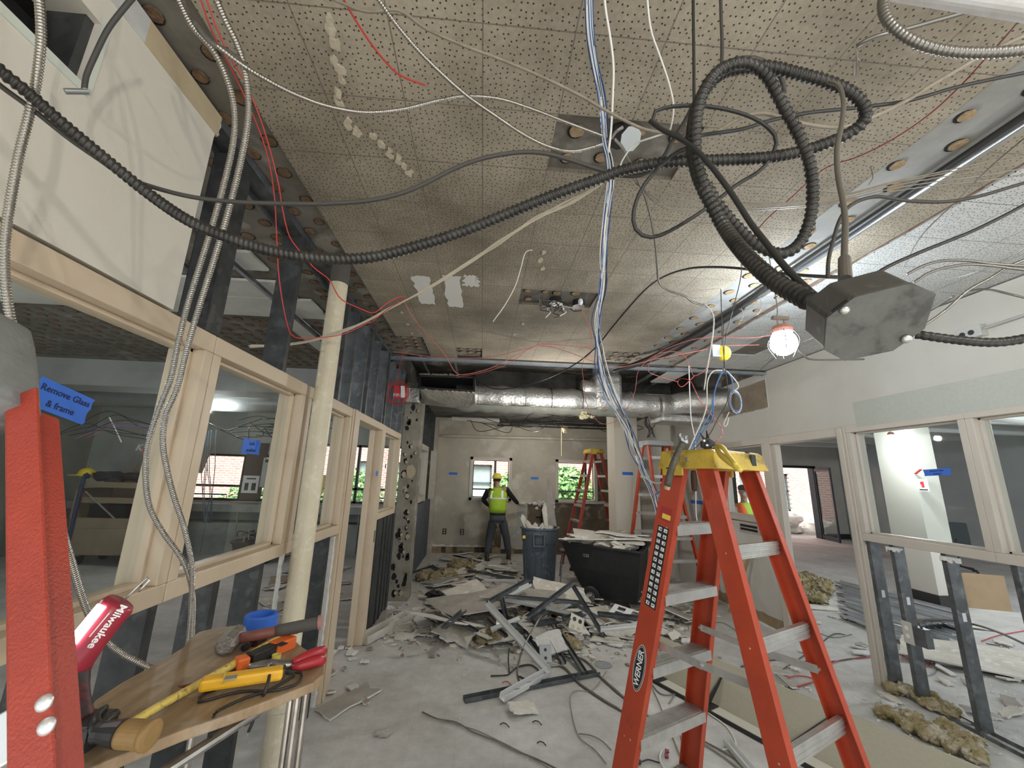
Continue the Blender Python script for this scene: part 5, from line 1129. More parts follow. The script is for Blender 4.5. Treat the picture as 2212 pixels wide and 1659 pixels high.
for s in (-1, 1):
    loft([(J['waist']+V((s*.10, -.01, -.06)), ax, ay, .10, .145), (J['waist']+V((s*.10, -.01, 0)), ax, ay, .10, .145), (J['chest']+V((s*.115, -.01, 0)), ax, ay, .092, .155), (J['chest']+V((s*.125, -.01, .09)), ax, ay, .072, .135), (J['chest']+V((s*.12, 0, .15)), ax, ay, .045, .09)]).build('vest_half', M_OV, R2, sm=True)
for k in 'lr':
    sleeve(R2, 'sleeve', [J['sh'+k], J['el'+k], J['wr'+k]], [.075, .055, .042], mat('white_sleeve', (.60, .60, .60), .8))
    sleeve(R2, 'trouser_leg', [J['hp'+k]+V((0, 0, .08)), J['kn'+k], J['an'+k]], [.11, .085, .07], M_PANTS)
MB().ball(J['head']+V((0, -.075, -.045)), .055, .055, .050, 14, 10).build('face_mask', mat('white_mask', (.80, .80, .80), .7), R2, sm=True)
for s in (-1, 1): MB().ball(J['head']+V((s*.03, -.088, .018)), .011, .008, .007, 8, 6).build('eye', M_BLK, R2, sm=True)
MB().lathe(J['head']+V((0, 0, .03)), (0, 0, 1), [(.088, 0), (.090, .03), (.080, .07), (.04, .09), (.01, .092)], 18).build('cap', mat('dark_cap', (.03, .03, .05), .6), R2, sm=True)
MB().ball(J['head']+V((.03, -.075, .075)), .06, .035, .035, 10, 7).build('cap_front', mat('bright_blue_cap', (.05, .18, .75), .5), R2, sm=True)
boots(R2, J, f, M_BOOT)
# ================================================================ BIN AND CART
M_BIN = mat('blue_grey_plastic', (.10, .125, .15), .45, c2=(.08, .10, .12), ns=5, c3=(.15, .17, .185), ns3=18)
bc = V((1.03, 7.22, 0)); BN = thing('waste_bin', 'round blue-grey waste bin full of broken board, left of the black cart', 'bin', bc)
MB().lathe(bc, (0, 0, 1), [(.235, .01), (.245, .03), (.285, .62), (.30, .66), (.315, .80), (.315, .86), (.340, .865), (.340, .895), (.305, .895), (.30, .80)], 40).build('bin_body', M_BIN, BN, sm=False, bev=.004)
for a in (math.radians(-100), math.radians(80)):
    d = V((math.cos(a), math.sin(a), 0)); s = V((-d.y, d.x, 0)); c = bc+d*.325+V((0, 0, .72))
    mb = MB(); 
    for k in (-1, 1): mb.obox(c+s*(k*.085), (s, d, (0, 0, 1)), (.012, .035, .10))
    mb.obox(c+V((0, 0, -.09)), (s, d, (0, 0, 1)), (.095, .035, .014)); mb.obox(c+V((0, 0, .09)), (s, d, (0, 0, 1)), (.095, .035, .014)); mb.build('handle', M_BIN, BN, bev=.003)
mb = MB()
for k in range(16):
    a = 2*math.pi*k/16; d = V((math.cos(a), math.sin(a), 0)); mb.beam(bc+d*.252+V((0, 0, .05)), bc+d*.289+V((0, 0, .60)), .014, .012, d)
mb.build('ribs', M_BIN, BN)
MB().obox(atY(1132, 1160, 6.88), ((1, 0, 0), (0, 1, 0), (0, 0, 1)), (.022, .004, .022)).build('label', M_LABY, BN)
def shard(c, w, l, t, rz, tilt, m, name, ax2=None, edge=None, n=9, jit=.16):
    """irregular broken board piece with real thickness"""
    pts = []; 
    per = [(-.5, -.5), (0, -.5), (.5, -.5), (.5, 0), (.5, .5), (0, .5), (-.5, .5), (-.5, 0)]
    pts = [V(((x+random.uniform(-jit, jit)*(abs(y) > .4))*w, (y+random.uniform(-jit, jit)*(abs(x) > .4))*l, 0)) for x, y in per]
    # refine edges with small tears
    q = []
    for i in range(len(pts)):
        a, b = pts[i], pts[(i+1) % len(pts)]; q.append(a)
        for k in (1, 2): q.append(a.lerp(b, k/3)+V((random.uniform(-.012, .012), random.uniform(-.012, .012), 0)))
    M_ = Matrix.Rotation(rz, 4, 'Z') @ Matrix.Rotation(tilt[0], 4, 'X') @ Matrix.Rotation(tilt[1], 4, 'Y')
    q = [M_ @ p for p in q]; nz = M_ @ V((0, 0, t)); zmin = min(min(p.z for p in q), min((p+nz).z for p in q))
    off = V(c)-V((0, 0, zmin)) if V(c).z <= 0.9 else V(c)
    mb = MB().prism([p+off for p in q], nz); me_m = [m, M_GYPW]
    o = mb.build(name, me_m)
    for i, p in enumerate(o.data.polygons):
        if i >= 2: p.material_index = 1
    return o
for k, (dx, dy, ang, h) in enumerate([(-.20, -.08, .35, .36), (-.12, -.12, .45, .28), (-.05, -.05, .25, .22), (.02, .08, -.1, .2), (.12, .05, .1, .5)]):
    p = bc+V((dx, dy, .72)); d = V((math.sin(ang)*-1, .1, math.cos(ang))).normalized()
    mb = MB().prism([p, p+V((.05, .0, 0)), p+V((.06, 0, 0))+d*h, p+V((.02, 0, .02))+d*h*1.08, p+d*h*.9+V((-.03, 0, 0))], (0, .014, 0)); o = mb.build('broken_board', [M_GYP, M_GYPW])
    tag(o, 'thin broken board strip sticking up out of the round bin', 'board piece', 'board strips standing in the round bin')
tl = MB().prism([bc+V((.13, .12, .86)), bc+V((.33, .16, .86)), bc+V((.30, .16, 1.0)), bc+V((.20, .14, 1.70)), bc+V((.14, .12, 1.72))], (0, .015, 0)).build('broken_board', [M_GYPG, M_GYPW]); tag(tl, 'tall narrow piece of board standing against the wall side of the round bin', 'board piece')
mb = MB()
for k in range(50): mb.ball(bc+V((random.uniform(-.2, .2), random.uniform(-.2, .2), .84+random.uniform(0, .05))), random.uniform(.03, .07), .05, .02, 7, 5, .4)
tag(mb.build('bin_rubble', M_GYPW), 'crumbled plaster filling the top of the round bin', 'rubble', kind='stuff')
A4, B4, C4, D4 = V((1.23, 6.33, .80)), V((2.11, 5.47, .80)), V((2.52, 6.20, .80)), V((1.62, 7.02, .80))
A4.z, B4.z, C4.z, D4.z = .80, .80, .82, .82
CT = thing('debris_cart', 'big black wheeled debris cart heaped with broken board', 'cart', ((A4+C4)/2).to_2d().to_3d())
cen4 = (A4+B4+C4+D4)/4
la = (B4-A4).normalized(); lb = (D4-A4).normalized()
bot = [A4+la*.34+lb*.12, B4-la*.10+lb*.10, C4-la*.10-lb*.10, D4+la*.34-lb*.12]
bot = [V((p.x, p.y, .13)) for p in bot]; mid = [A4+la*.14+lb*.05, B4-la*.04+lb*.04, C4-la*.04-lb*.04, D4+la*.14-lb*.05]; mid = [V((p.x, p.y, .46)) for p in mid]
rim_ = [A4, B4, C4, D4]
M_CART = mat('black_cart_plastic', (.014, .015, .016), .5, c2=(.022, .023, .024), ns=5, bump=.3, bs=60)
def ringb(mb, R, close_bottom=False, close_top=False):
    n = len(R[0]); b0 = len(mb.v); vs = [p for r in R for p in r]; fs = [(i*n+k, i*n+(k+1) % n, (i+1)*n+(k+1) % n, (i+1)*n+k) for i in range(len(R)-1) for k in range(n)]
    if close_bottom: fs.append(tuple(range(n))[::-1])
    if close_top: fs.append(tuple((len(R)-1)*n+k for k in range(n)))
    return mb.add(vs, fs)
inn = [cen4+(p-cen4)*.95 for p in rim_]; deep = [V((p.x, p.y, .62)) for p in [cen4+(q-cen4)*.90 for q in rim_]]
out4 = [cen4+(p-cen4)*1.05 for p in rim_]
lift = lambda P_, dz: [p+V((0, 0, dz)) for p in P_]
ringb(MB(), [bot, mid, lift(rim_, -.03), lift(out4, -.03), lift(out4, .0), lift(inn, .005), deep], True, True).build('tub', M_CART, CT, bev=.018)
wa = V((.9, -.35, 0)).normalized()
for c in (atZ(1276, 1288, .13), atZ(1276, 1288, .13)+lb*.80):
    whl = MB().lathe(c-lb*.03, lb, [(.06, 0), (.12, .002), (.13, .012), (.13, .045), (.12, .055), (.06, .057)], 28).build('wheel', M_BLK, CT)
    MB().lathe(c-lb*.034, lb, [(.066, 0), (.06, .004), (.02, .002), (.018, .012)], 20).build('hub', M_CHR, whl)
for c in (B4-la*.25+lb*.15, C4-la*.25-lb*.15): MB().lathe(V((c.x, c.y, .05))-lb*.015, lb, [(.05, 0), (.05, .03)], 18).build('caster', M_BLK, CT)
fn = la.cross(V((0, 0, 1))); 
if fn.dot(EYEV-A4) < 0: fn = -fn
o = text_mb('1225', .055, atY(1300, 1201, 1)*0+(A4.lerp(B4, .34)+V((0, 0, -.15))+fn*.012), la, V((0, 0, 1)), .0005); o.build('lettering', mat('grey_print', (.5, .5, .5), .6), CT)
specs = [(.30, .30, .50, .9, .05), (.5, .5, .95, .62, .07), (.62, .3, .7, .35, .09), (.8, .55, .55, .45, .10), (.35, .72, .6, .4, .06), (.75, .75, .5, .5, .10), (.2, .25, .3, .2, .09), (.88, .25, .35, .2, .08), (.55, .15, .45, .15, .09), (.9, .8, .3, .3, .12), (.5, .8, .4, .2, .12), (.68, .5, .5, .12, .14)]
for k, (u, v, w_, l_, h_) in enumerate(specs):
    c = A4.lerp(B4, u).lerp(D4.lerp(C4, u), v)+V((0, 0, h_*1.0-.02)); c.z = max(c.z, .82+.012*k*.6)
    o = shard((c.x, c.y, c.z+.001 if c.z > .9 else .905), w_, l_, .013, random.uniform(-.9, 0), (random.uniform(-.10, .10), random.uniform(-.10, .10)), random.choice([M_GYP, M_GYPG, M_GYP]), 'broken_board')
    o.location.z += (c.z-.905) if c.z <= .9 else 0
    tag(o, 'broken plasterboard sheet heaped on top of the black cart', 'board piece', 'board pieces heaped on the black cart')
mb = MB()
for k in range(70):
    c = A4.lerp(B4, random.uniform(.08, .92)).lerp(D4.lerp(C4, random.uniform(.08, .92)), random.uniform(.08, .92)); mb.ball((c.x, c.y, .80+random.uniform(-.02, .05)), random.uniform(.06, .13), random.uniform(.06, .12), .04, 7, 5, .35)
tag(mb.build('cart_rubble', M_GYP), 'crumbled plasterboard filling the black cart under the broken sheets', 'rubble', kind='stuff')
FC = thing('folding_stool', 'thin-legged black folding stool half hidden between bin and cart', 'stool', (1.65, 7.6, 0))
MB().box(1.45, 1.80, 7.45, 7.75, .44, .47).build('seat', M_BLK, FC, bev=.008)
for (a, b) in (((1.47, 7.45), (1.40, 7.3)), ((1.75, 7.45), (1.75, 7.3)), ((1.47, 7.5), (1.47, 7.75)), ((1.75, 7.5), (1.75, 7.75))): MB().tube([(a[0], a[1], .44), (b[0], b[1], 0)], .010, 8, smooth=False).build('leg', M_TOOLSTEEL, FC)
# ================================================================ RIGHT ROOM
cc = atZ(1995, 1305, 0); mb = MB().box(6.85, 7.25, 6.05, 6.62, 0, 3.15)
o = mb.build('plaster_column', mat('pale_column', (.60, .58, .51), .7), bev=.004); tag(o, 'square pale column with lamp glare in the room beyond the right windows', 'column')
MB().box(6.835, 7.265, 6.035, 6.635, 0, .17).build('black_base', M_BLK, o)
RL = thing('hanging_work_lamp', 'glaring work lamp hung against the column beyond the right windows', 'lamp', (6.42, 5.9, 2.45))
MB().ball((6.42, 5.92, 2.45), .07, .07, .07, 14, 10).build('bulb', MATS['lamp_glow'], RL, sm=True); MB().lathe((6.42, 5.92, 2.51), (0, 0, 1), [(.04, 0), (.05, .02), (.03, .06)], 12).build('cap', MATS['orange_pink_cap'], RL); MB().tube([(6.42, 5.92, 2.57), (6.45, 5.95, 3.14)], .004, 6).build('cord', M_BLK, RL)
def onw(px, py, y): return atY(px, py, y)
c = atX(1994, 1048, 6.84); EX = MB().box(6.838, 6.848, c.y-.075, c.y+.075, c.z-.09, c.z+.09).build('wall_sign', M_LABW); tag(EX, 'small white sign with red extinguisher symbol on the pale column', 'sign')
MB().box(6.834, 6.838, c.y-.02, c.y+.02, c.z-.035, c.z+.055).box(6.834, 6.838, c.y+.02, c.y+.035, c.z+.01, c.z+.05).build('red_symbol', M_LABR if False else mat('sign_red', (.65, .03, .04), .5), EX)
MB().box(6.834, 6.838, c.y-.06, c.y+.06, c.z-.075, c.z-.06).build('caption', M_TOOLBLK, EX)
c = atX(1983, 1019, 6.842); tag(MB().beam(c-V((0, -.05, .035)), c+V((0, -.05, .035)), .01, .045, V((1, 0, 0))).build('red_tag', mat('sign_red', (.65, .03, .04), .5)), 'small red tag stuck to the pale column above the sign', 'tag')
tag(MB().cyl((5.6, 4.4, 2.62), (12.0, 6.4, 2.80), .07).build('horizontal_pipe', mat('white_pipe', (.62, .62, .60), .5)), 'long white pipe under the slab in the room beyond the right windows', 'pipe')
tag(MB().cyl((7.6, 8.2, 2.86), (9.1, 8.6, 2.86), .04).build('fluorescent_tube', M_LABW), 'pale tube near the ceiling left of the pale column', 'tube')
def chair(x, y, rz, label):
    R_ = thing('office_chair', label, 'chair', (x, y, 0)); r = Matrix.Rotation(rz, 3, 'Z'); q = lambda a, b, c_: V((x, y, 0))+r @ V((a, b, c_)); X_, Y_ = r @ V((1, 0, 0)), r @ V((0, 1, 0))
    MB().obox(q(0, 0, .47), (X_, Y_, (0, 0, 1)), (.24, .23, .035)).build('seat', M_BLK, R_, bev=.03)
    MB().obox(q(0, .24, .78), (X_, Y_, (0, 0, 1)), (.21, .03, .25)).build('backrest', mat('slate_fabric', (.05, .06, .065), .9), R_, bev=.04)
    MB().tube([q(0, .1, .44), q(0, .27, .5), q(0, .27, .7)], .02, 8).build('back_frame', M_BLK, R_)
    MB().cyl(q(0, 0, .10), q(0, 0, .45), .025).build('gas_stem', M_TOOLBLK, R_)
    for k in range(5):
        a = 2*math.pi*k/5; p = q(.28*math.cos(a), .28*math.sin(a), .07); lg = MB().beam(q(0, 0, .12), p, .04, .03).build('leg', M_BLK, R_, bev=.005)
        MB().lathe(p-V((0, 0, .035))+X_*-.02, X_, [(.028, 0), (.028, .04)], 12).build('caster', M_BLK, lg)
cp = atZ(2075, 1235, 0); chair(cp.x, cp.y, 2.4, 'black office chair beyond the right windows, nearest the cardboard panel'); cp2 = atZ(2012, 1195, 0); chair(11.2, 6.6, -.6, 'black office chair farther back beyond the pale column')
bx = atZ(2125, 1315, 0); o = MB().obox(bx+V((0, 0, .24)), (V((1, -.4, 0)).normalized(), V((.4, 1, 0)).normalized(), (0, 0, 1)), (.30, .03, .24)).build('cardboard_box', mat('cardboard', (.42, .30, .18), .85, c2=(.36, .25, .15), ns=4)); tag(o, 'flat brown cardboard carton standing on the floor beyond the right studs', 'carton')
lp = atZ(2060, 1200, .4); 
# bundle of aluminium ceiling strips
for k in range(9):
    p = atZ(1808+k*2, 1255+k*9, .03+.012*(k % 3)); q_ = atZ(2120-k*6, 1335+k*11, .03+.012*(k % 3)); q_ = p+(q_-p)*.92
    o = MB().channel(p, q_, .13, .03, (0, 0, 1), .004).build('aluminium_strip', mat('pale_aluminium', (.62, .64, .66), .3, .7, c2=(.50, .52, .54), ns=6)); tag(o, 'long pale aluminium channel lying beyond the right stud wall', 'channel', 'aluminium channels stacked on the floor beyond the right studs')
vz = [atZ(1960, 1368, .05), atZ(1990, 1352, .06), atZ(2030, 1350, .06), atZ(2060, 1360, .05), atZ(2090, 1372, .04)]
tag(MB().tube(vz, .055, 14, rfun=lambda t: .5+.8*math.sin(3.1*min(.95, t+.1))).build('black_bag', mat('black_polythene', (.012, .012, .014), .3, bump=1, bs=30), sm=True), 'crumpled black plastic bag on the floor behind the outlet stud', 'bag')
c = V((3.63, 3.50, .54)); SB = thing('socket_box', 'grey steel socket box fixed to the bare stud right of the right door jamb', 'outlet box', c)
MB().box(3.60, 3.66, 3.34, 3.44, .46, .60).build('box', M_STEEL, SB, bev=.002); MB().box(3.592, 3.60, 3.44, 3.52, .45, .62).build('plate', mat('ivory_plate', (.55, .53, .47), .6), SB, bev=.001)
for dz in (.03, -.03): MB().lathe((3.5915, 3.48, .54+dz), (-1, 0, 0), [(.017, 0), (.017, .002)], 12).build('socket', M_LABW, SB)
MB().tube([(3.63, 3.39, .60), (3.64, 3.38, .66), (3.72, 3.20, .71), (3.78, 3.0, .71), (3.9, 2.8, .62), (4.1, 2.6, .5), (4.5, 2.2, .2)], .008, 8).build('conduit', M_GREYARM, SB, sm=True)
# louvre under the far right window
LV = MB().box(RX-.012, RX-.001, 5.12, 5.62, 1.07, 1.19).build('wall_louvre', mat('taupe_louvre', (.45, .42, .36), .5), bev=.002); tag(LV, 'slotted dark louvre below the window right of the ladder', 'louvre')
mb = MB()
for k in range(2): mb.box(RX-.016, RX-.011, 5.25, 5.6, 1.095+.045*k, 1.125+.045*k)
mb.build('slots', M_HOLE_SHADE, LV)
# leaning board offcut and green sponge inside the near ladder
tag(MB().beam(atX(1573, 1192, 3.3), atX(1610, 1120+90, 3.42), .06, .02).build('wood_strip', mat('raw_pine', (.42, .33, .20), .7)) if False else MB().beam(V((3.42, 5.78, .02)), V((3.57, 5.35, .92)), .07, .02).build('wood_strip', mat('raw_pine', (.42, .33, .20), .7)), 'raw wood strip leaning on the low wall under the far right window', 'wood strip')
# ================================================================ LEFT ROOM
M_JB = mat('tan_job_box', (.30, .23, .145), .55, c2=(.25, .19, .12), ns=3)
jx0, jx1, jy = -7.25, -5.75, 8.0
JB = thing('tool_chest', 'large tan rolling tool chest with open lid and cluttered trays, left room', 'tool chest', ((jx0+jx1)/2, jy+.35, 0))
mb = MB().box(jx0, jx1, jy, jy+.75, .18, .62).box(jx0, jx1, jy+.7, jy+.75, .62, 1.45).box(jx0, jx0+.04, jy, jy+.75, .62, 1.3).box(jx1-.04, jx1, jy, jy+.75, .62, 1.3).box(jx0, jx1, jy, jy+.04, .62, .80)
mb.build('body', M_JB, JB, bev=.01)
for z in (1.05, 1.32): tr = MB().box(jx0+.1, jx1-.05, jy+.05, jy+.65, z, z+.02).box(jx0+.1, jx1-.05, jy+.03, jy+.05, z, z+.10).build('tray', M_JB, JB, bev=.003)
MB().box(jx0+.04, jx1-.04, jy+.3, jy+.69, .64, 1.0).build('dark_inside', M_HOLE_SHADE, JB)
lid = MB().prism([V((-6.95, jy+.72, 1.62)), V((jx1+.1, jy+.72, 1.62)), V((jx1+.1, jy+.9, 2.18)), V((-6.80, jy+.9, 2.18))], (0, .05, -.01)).build('lid', M_JB, JB, bev=.008)
lx = V((1, 0, 0)); lu = V((0, .18, .56)).normalized(); ln = lu.cross(lx); ln = -ln if ln.y > 0 else ln
lc = atY(311, 968, jy+.80); 
MB().obox(lc+V((.05, -.0, .02))+ln*.008, (lx, lu, ln), (.05, .16, .003)).build('orange_mark', mat('orange_print', (.75, .14, .05), .6), lid)
text_mb('KN', .19, lc+ln*.016+V((.0, 0, .0)), lx, lu, .001, .006).build('lettering', M_LABW, lid)
MB().beam(V((jx0+.15, jy+.02, 1.25)), V((jx0+.85, jy+.02, .72)), .02, .02).build('gas_strut', M_ALU, JB)
MB().tube([V((jx0+.12, jy-.02, .3)), V((jx0+.10, jy-.02, 1.45)), V((jx0+.18, jy-.02, 1.5))], .03, 8).build('blue_post', mat('navy_steel', (.02, .03, .09), .5), JB)
for x in (jx0+.2, jx1-.3): 
    for y in (jy+.12, jy+.62): MB().lathe((x, y, .09), (1, 0, 0), [(.09, 0), (.09, .05)], 18).build('caster', M_TOOLBLK, JB); MB().box(x-.02, x+.07, y-.06, y+.06, .15, .19).build('caster_fork', M_TOOLSTEEL, JB)
HH = thing('hard_hat', 'yellow hard hat lying on dark clothes on the tool chest', 'hard hat', (-7.1, jy+.3, 1.5))
c = atY(187, 1022, jy+.25); MB().lathe(c-V((0, 0, .05)), (.15, 0, 1), [(.14, 0), (.14, .012), (.125, .02), (.12, .07), (.09, .12), (.03, .15)], 22).build('shell', MATS['bright_yellow'], HH, sm=True)
MB().obox(c+V((-.09, -.08, -.04)), ((1, .2, 0), (-.2, 1, 0), (0, 0, 1)), (.09, .07, .006)).build('peak', MATS['bright_yellow'], HH)
mb = MB(); M_CLOTH = mat('dark_cloth', (.025, .026, .03), .95)
for k in range(16): mb.ball((random.uniform(-7.15, -6.3), jy+random.uniform(.15, .5), 1.44+random.uniform(0, .10)), .16, .12, .07, 9, 6, .3)
tag(mb.build('dark_jacket', M_CLOTH, sm=True), 'heap of dark clothes on top of the tan tool chest', 'jacket')
tag(MB().tube([(-5.85, jy-.12, 1.2), (-5.8, jy-.16, .9), (-5.95, jy-.15, .55)], .10, 10).build('dark_jacket', mat('navy_cloth', (.02, .02, .04), .95), sm=True), 'dark navy jacket hanging off the front of the tan tool chest', 'jacket')
for k in range(12):
    z = random.choice([1.075, 1.345]); c = V((random.uniform(-6.9, -5.95), jy+random.uniform(.1, .3), z+.03)); w_ = random.uniform(.06, .16)
    o = MB().obox(c, (V((1, .2, .05)).normalized(), V((-.2, 1, 0)).normalized(), (0, 0, 1)), (w_, .05, .028)).build('tool_packet', random.choice([M_LABW, M_BLK, M_TOOLSTEEL, mat('purple_pack', (.2, .12, .35), .5)]), bev=.004); tag(o, 'small tool packet lying in the trays of the tan tool chest', 'packet', 'packets in the tool chest trays')
# round grey duct across the left room
tag(MB().tube([(-8.8, 7.3, 2.86), (-1.5, 7.3, 2.86)], .17, 22, smooth=False).build('air_duct', mat('dull_duct', (.42, .43, .42), .4, .5, c2=(.33, .34, .33), ns=3), sm=True), 'dull grey round duct crossing the left room under its ceiling', 'duct')
# notice, brown panel, white rack
NB = MB().box(-5.40, -4.95, BY-.04, BY-.01, 1.05, 2.32).build('cabinet_panel', mat('dark_brown_panel', (.09, .06, .045), .5)); tag(NB, 'dark brown panel with white notice beside the wide window, left room', 'panel')
MB().box(-5.38, -5.03, BY-.05, BY-.04, 1.20, 1.58).build('notice', M_LABW, NB); MB().box(-5.32, -5.24, BY-.056, BY-.05, 1.26, 1.42).box(-5.17, -5.08, BY-.056, BY-.05, 1.26, 1.42).box(-5.30, -5.10, BY-.056, BY-.05, 1.50, 1.53).build('notice_print', M_TOOLBLK, NB)
ob = MB().box(-4.85, -4.35, BY-.35, BY-.02, 1.35, 1.98).box(-4.85, -4.35, BY-.36, BY-.35, 1.6, 1.62).build('wall_cabinet', mat('pale_grey_cabinet', (.42, .42, .40), .5)); tag(ob, 'pale grey wall cabinet next to the brown panel, left room', 'cabinet'); MB().box(-4.8, -4.6, BY-.365, BY-.36, 1.88, 1.94).build('slot', M_TOOLBLK, ob)
TB = thing('black_tub', 'black rubber tub full of wire scraps on the floor of the left room', 'tub', atZ(545, 1215, 0))
c = atZ(545, 1215, 0); MB().lathe(c, (0, 0, 1), [(.28, 0), (.30, .02), (.38, .36), (.41, .37), (.41, .40), (.36, .40)], 26).build('tub_body', M_BLK, TB)
for k in range(14):
    a = random.uniform(0, 6.28); p = c+V((.3*math.cos(a), .3*math.sin(a), .38)); MB().tube([p, p+V((random.uniform(-.2, .2), random.uniform(-.2, .2), random.uniform(.05, .25))), p+V((random.uniform(-.4, .4), random.uniform(-.3, .3), random.uniform(-.05, .15)))], .012, 6).build('wire_scrap', random.choice([M_TAN, M_BLK, M_GREYARM]), TB)
PS = thing('pendant_socket', 'yellow pendant socket box hanging on a wire behind the cream pipe', 'socket', P(692, 1050, 4.6))
c = P(693, 1040, 4.6); MB().obox(c, ((1, 0, 0), (0, 1, 0), (0, 0, 1)), (.045, .035, .075)).build('housing', mat('dirty_yellow', (.62, .50, .12), .5), PS, bev=.012); MB().tube([c+V((0, 0, .07)), c+V((.01, 0, .3)), V((c.x+.02, c.y, 3.1))], .005, 6).build('cord', M_GREYARM, PS); MB().box(c.x-.02, c.x+.03, c.y-.02, c.y+.02, c.z-.14, c.z-.07).build('plug', MATS['dirty_yellow'], PS)
# ================================================================ TAPE NOTES AND SMALL FITTINGS
def tape(c, u, v, w_, h_, label, lines=(), sz=.02, m=M_BLUETAPE, group=None, ln_align='CENTER'):
    u = V(u).normalized(); v = V(v); v = (v-u*v.dot(u)).normalized(); n_ = u.cross(v); q = []; N_ = 8
    for k in range(N_+1): q.append(c-u*(w_/2+random.uniform(-.004, .004))+v*(h_*(k/N_-.5)))
    for k in range(N_+1): q.append(c+u*(w_/2+random.uniform(-.004, .004))+v*(h_*(.5-k/N_)))
    o = MB().prism(q, n_*.0008).build('tape_note' if lines else 'masking_tape', m); tag(o, label, 'tape', group)
    for i, t in enumerate(lines): text_mb(t, sz, c+n_*.0016+v*(h_*(.22-.46*i)), u+v*.03, v, .0002, .0003).build('handwriting', M_INK, o)
    return o
xg = (LX+LT)/2+.006
c = atX(137, 868, xg); tape(c, (0, 1, -.22), (0, .2, 1), .165, .082, 'large blue tape note with handwriting on the nearest left window pane', ('Remove Glass', '& frame'), .026)
c = atX(543, 965, xg); tape(c, (0, 1, 0), (0, 0, 1), .165, .075, 'blue tape note with faint handwriting on the second left window pane', ('Lock', 'position'), .026)
c = atX(695, 995, xg); tape(c, (0, 1, 0), (0, 0, 1), .12, .05, 'blue tape note half hidden behind the cream pipe')
c = V((LX-.0+.013, 4.715, 1.74)); tape(atX(814, 1023, LX+.017), (0, 1, 0), (0, 0, 1), .08, .05, 'small blue tape square on the left door jamb')
c = atX(833, 1007, xg); tape(c, (0, 1, 0), (0, 0, 1), .06, .05, 'small dark blue tape square on the fourth left window pane', m=M_NAVYJ)
for (px, w_, lab) in ((979, .20, 'short blue tape strip left of the two back windows'), (1155, .18, 'short blue tape strip between the two back windows')): tape(atY(px, 1023 if px < 1000 else 1033, BY-.002), (1, 0, 0), (0, 0, 1), w_, .055, lab)
tape(atY(1241, 1032, BY+.095), (1, 0, 0), (0, 0, 1), .18, .05, 'dark blue tape strip on the right back window pane', m=M_NAVYJ)
tape(atY(1356, 1023, 7.298), (1, 0, 0), (0, 0, 1), .20, .055, 'blue tape strip across the front of the cream column')
tape(atX(1507, 1085, RX-.002), (0, -1, 0), (0, 0, 1), .45, .055, 'long blue tape strip on the right wall behind the ladder')
c = atX(2024, 1020, (RX+RT)/2-.006); tape(c, (0, -1, .05), (0, 0, 1), .20, .052, 'blue tape note on the right window pane over the pale column', ('Remove Glass', '& frame'), .018)
for (px, py, l) in ((960, 1148, 'left one of the two dark sockets low on the back wall'), (998, 1149, 'right one of the two dark sockets low on the back wall')):
    c = atY(px, py, BY-.004); o = MB().box(c.x-.045, c.x+.045, BY-.008, BY-.001, c.z-.065, c.z+.065).build('wall_socket', M_TOOLBLK, bev=.003); tag(o, l, 'socket')
    MB().box(c.x-.02, c.x+.02, BY-.011, BY-.008, c.z-.045, c.z-.01).box(c.x-.02, c.x+.02, BY-.011, BY-.008, c.z+.01, c.z+.045).build('sockets', mat('tan_socket', (.42, .36, .27), .6), o)
# ================================================================ CABLES
def pp(t, d0=None):
    """a pixel with an axial depth, or with 'c' for just under the ceiling, or 'f' for on the floor"""
    x, y, d = t
    if d == 'c': return atZ(x, y, ZC-.02)
    if d == 'f': return atZ(x, y, .012)
    if isinstance(d, str) and d[0] == 'z': return atZ(x, y, float(d[1:]))
    return P(x, y, d)
def cable(label, pts, dia, m, corr=None, name='cable', cat='cable', group=None, n=8, step=.02, depth=None):
    """pts hold (px, py, d); d may be left out and is then interpolated between the given depths"""
    full = []
    given = [(i, p[2]) for i, p in enumerate(pts) if len(p) == 3]
    for i, p in enumerate(pts):
        if len(p) == 3: full.append(pp(p)); continue
        lo = max([g for g in given if g[0] < i], key=lambda g: g[0]); hi = min([g for g in given if g[0] > i], key=lambda g: g[0])
        full.append(P(p[0], p[1], lo[1]+(hi[1]-lo[1])*(i-lo[0])/(hi[0]-lo[0])))
    o = MB().tube(full, dia/2, n, corr=corr, step=step).build(name, m, sm=True); tag(o, label, cat, group); return o
FX = (.0112, .26, 5); BXC = (.0062, .26, 4); BXS = (.0055, .2, 4)
M_BLKF = M_BLKARM
cable('thick black flexible conduit sweeping from the far left across the view into the big loop', [(-60, 95, .74), (0, 152, .76), (60, 200), (130, 262), (230, 345), (330, 425, .88), (410, 478), (490, 512), (590, 543), (700, 558), (800, 556), (900, 532), (1000, 500), (1100, 460), (1200, 420), (1290, 388), (1360, 364), (1450, 350), (1560, 346), (1660, 340), (1750, 322, .88), (1830, 290), (1866, 262, .85), (1869, 240), (1855, 215), (1820, 190), (1770, 172), (1710, 156), (1660, 145), (1600, 148), (1560, 158), (1530, 185), (1508, 225, .84), (1497, 275), (1497, 330), (1510, 385), (1536, 440), (1565, 492, .73), (1608, 548), (1670, 605), (1752, 652, .50)], .0262, M_BLKF, FX, 'flexible_conduit', 'conduit', n=12)
cable('second turn of black flexible conduit looping down in front of the first, right of centre', [(1526, 415, .76), (1506, 350), (1503, 290), (1512, 220), (1540, 165), (1580, 140), (1620, 138), (1657, 165), (1686, 217), (1716, 272), (1738, 319), (1752, 367), (1756, 422), (1750, 474), (1728, 525), (1690, 548), (1639, 532), (1588, 486), (1550, 440), (1526, 400, .78)], .0232, M_BLKF, FX, 'flexible_conduit', 'conduit', n=12)
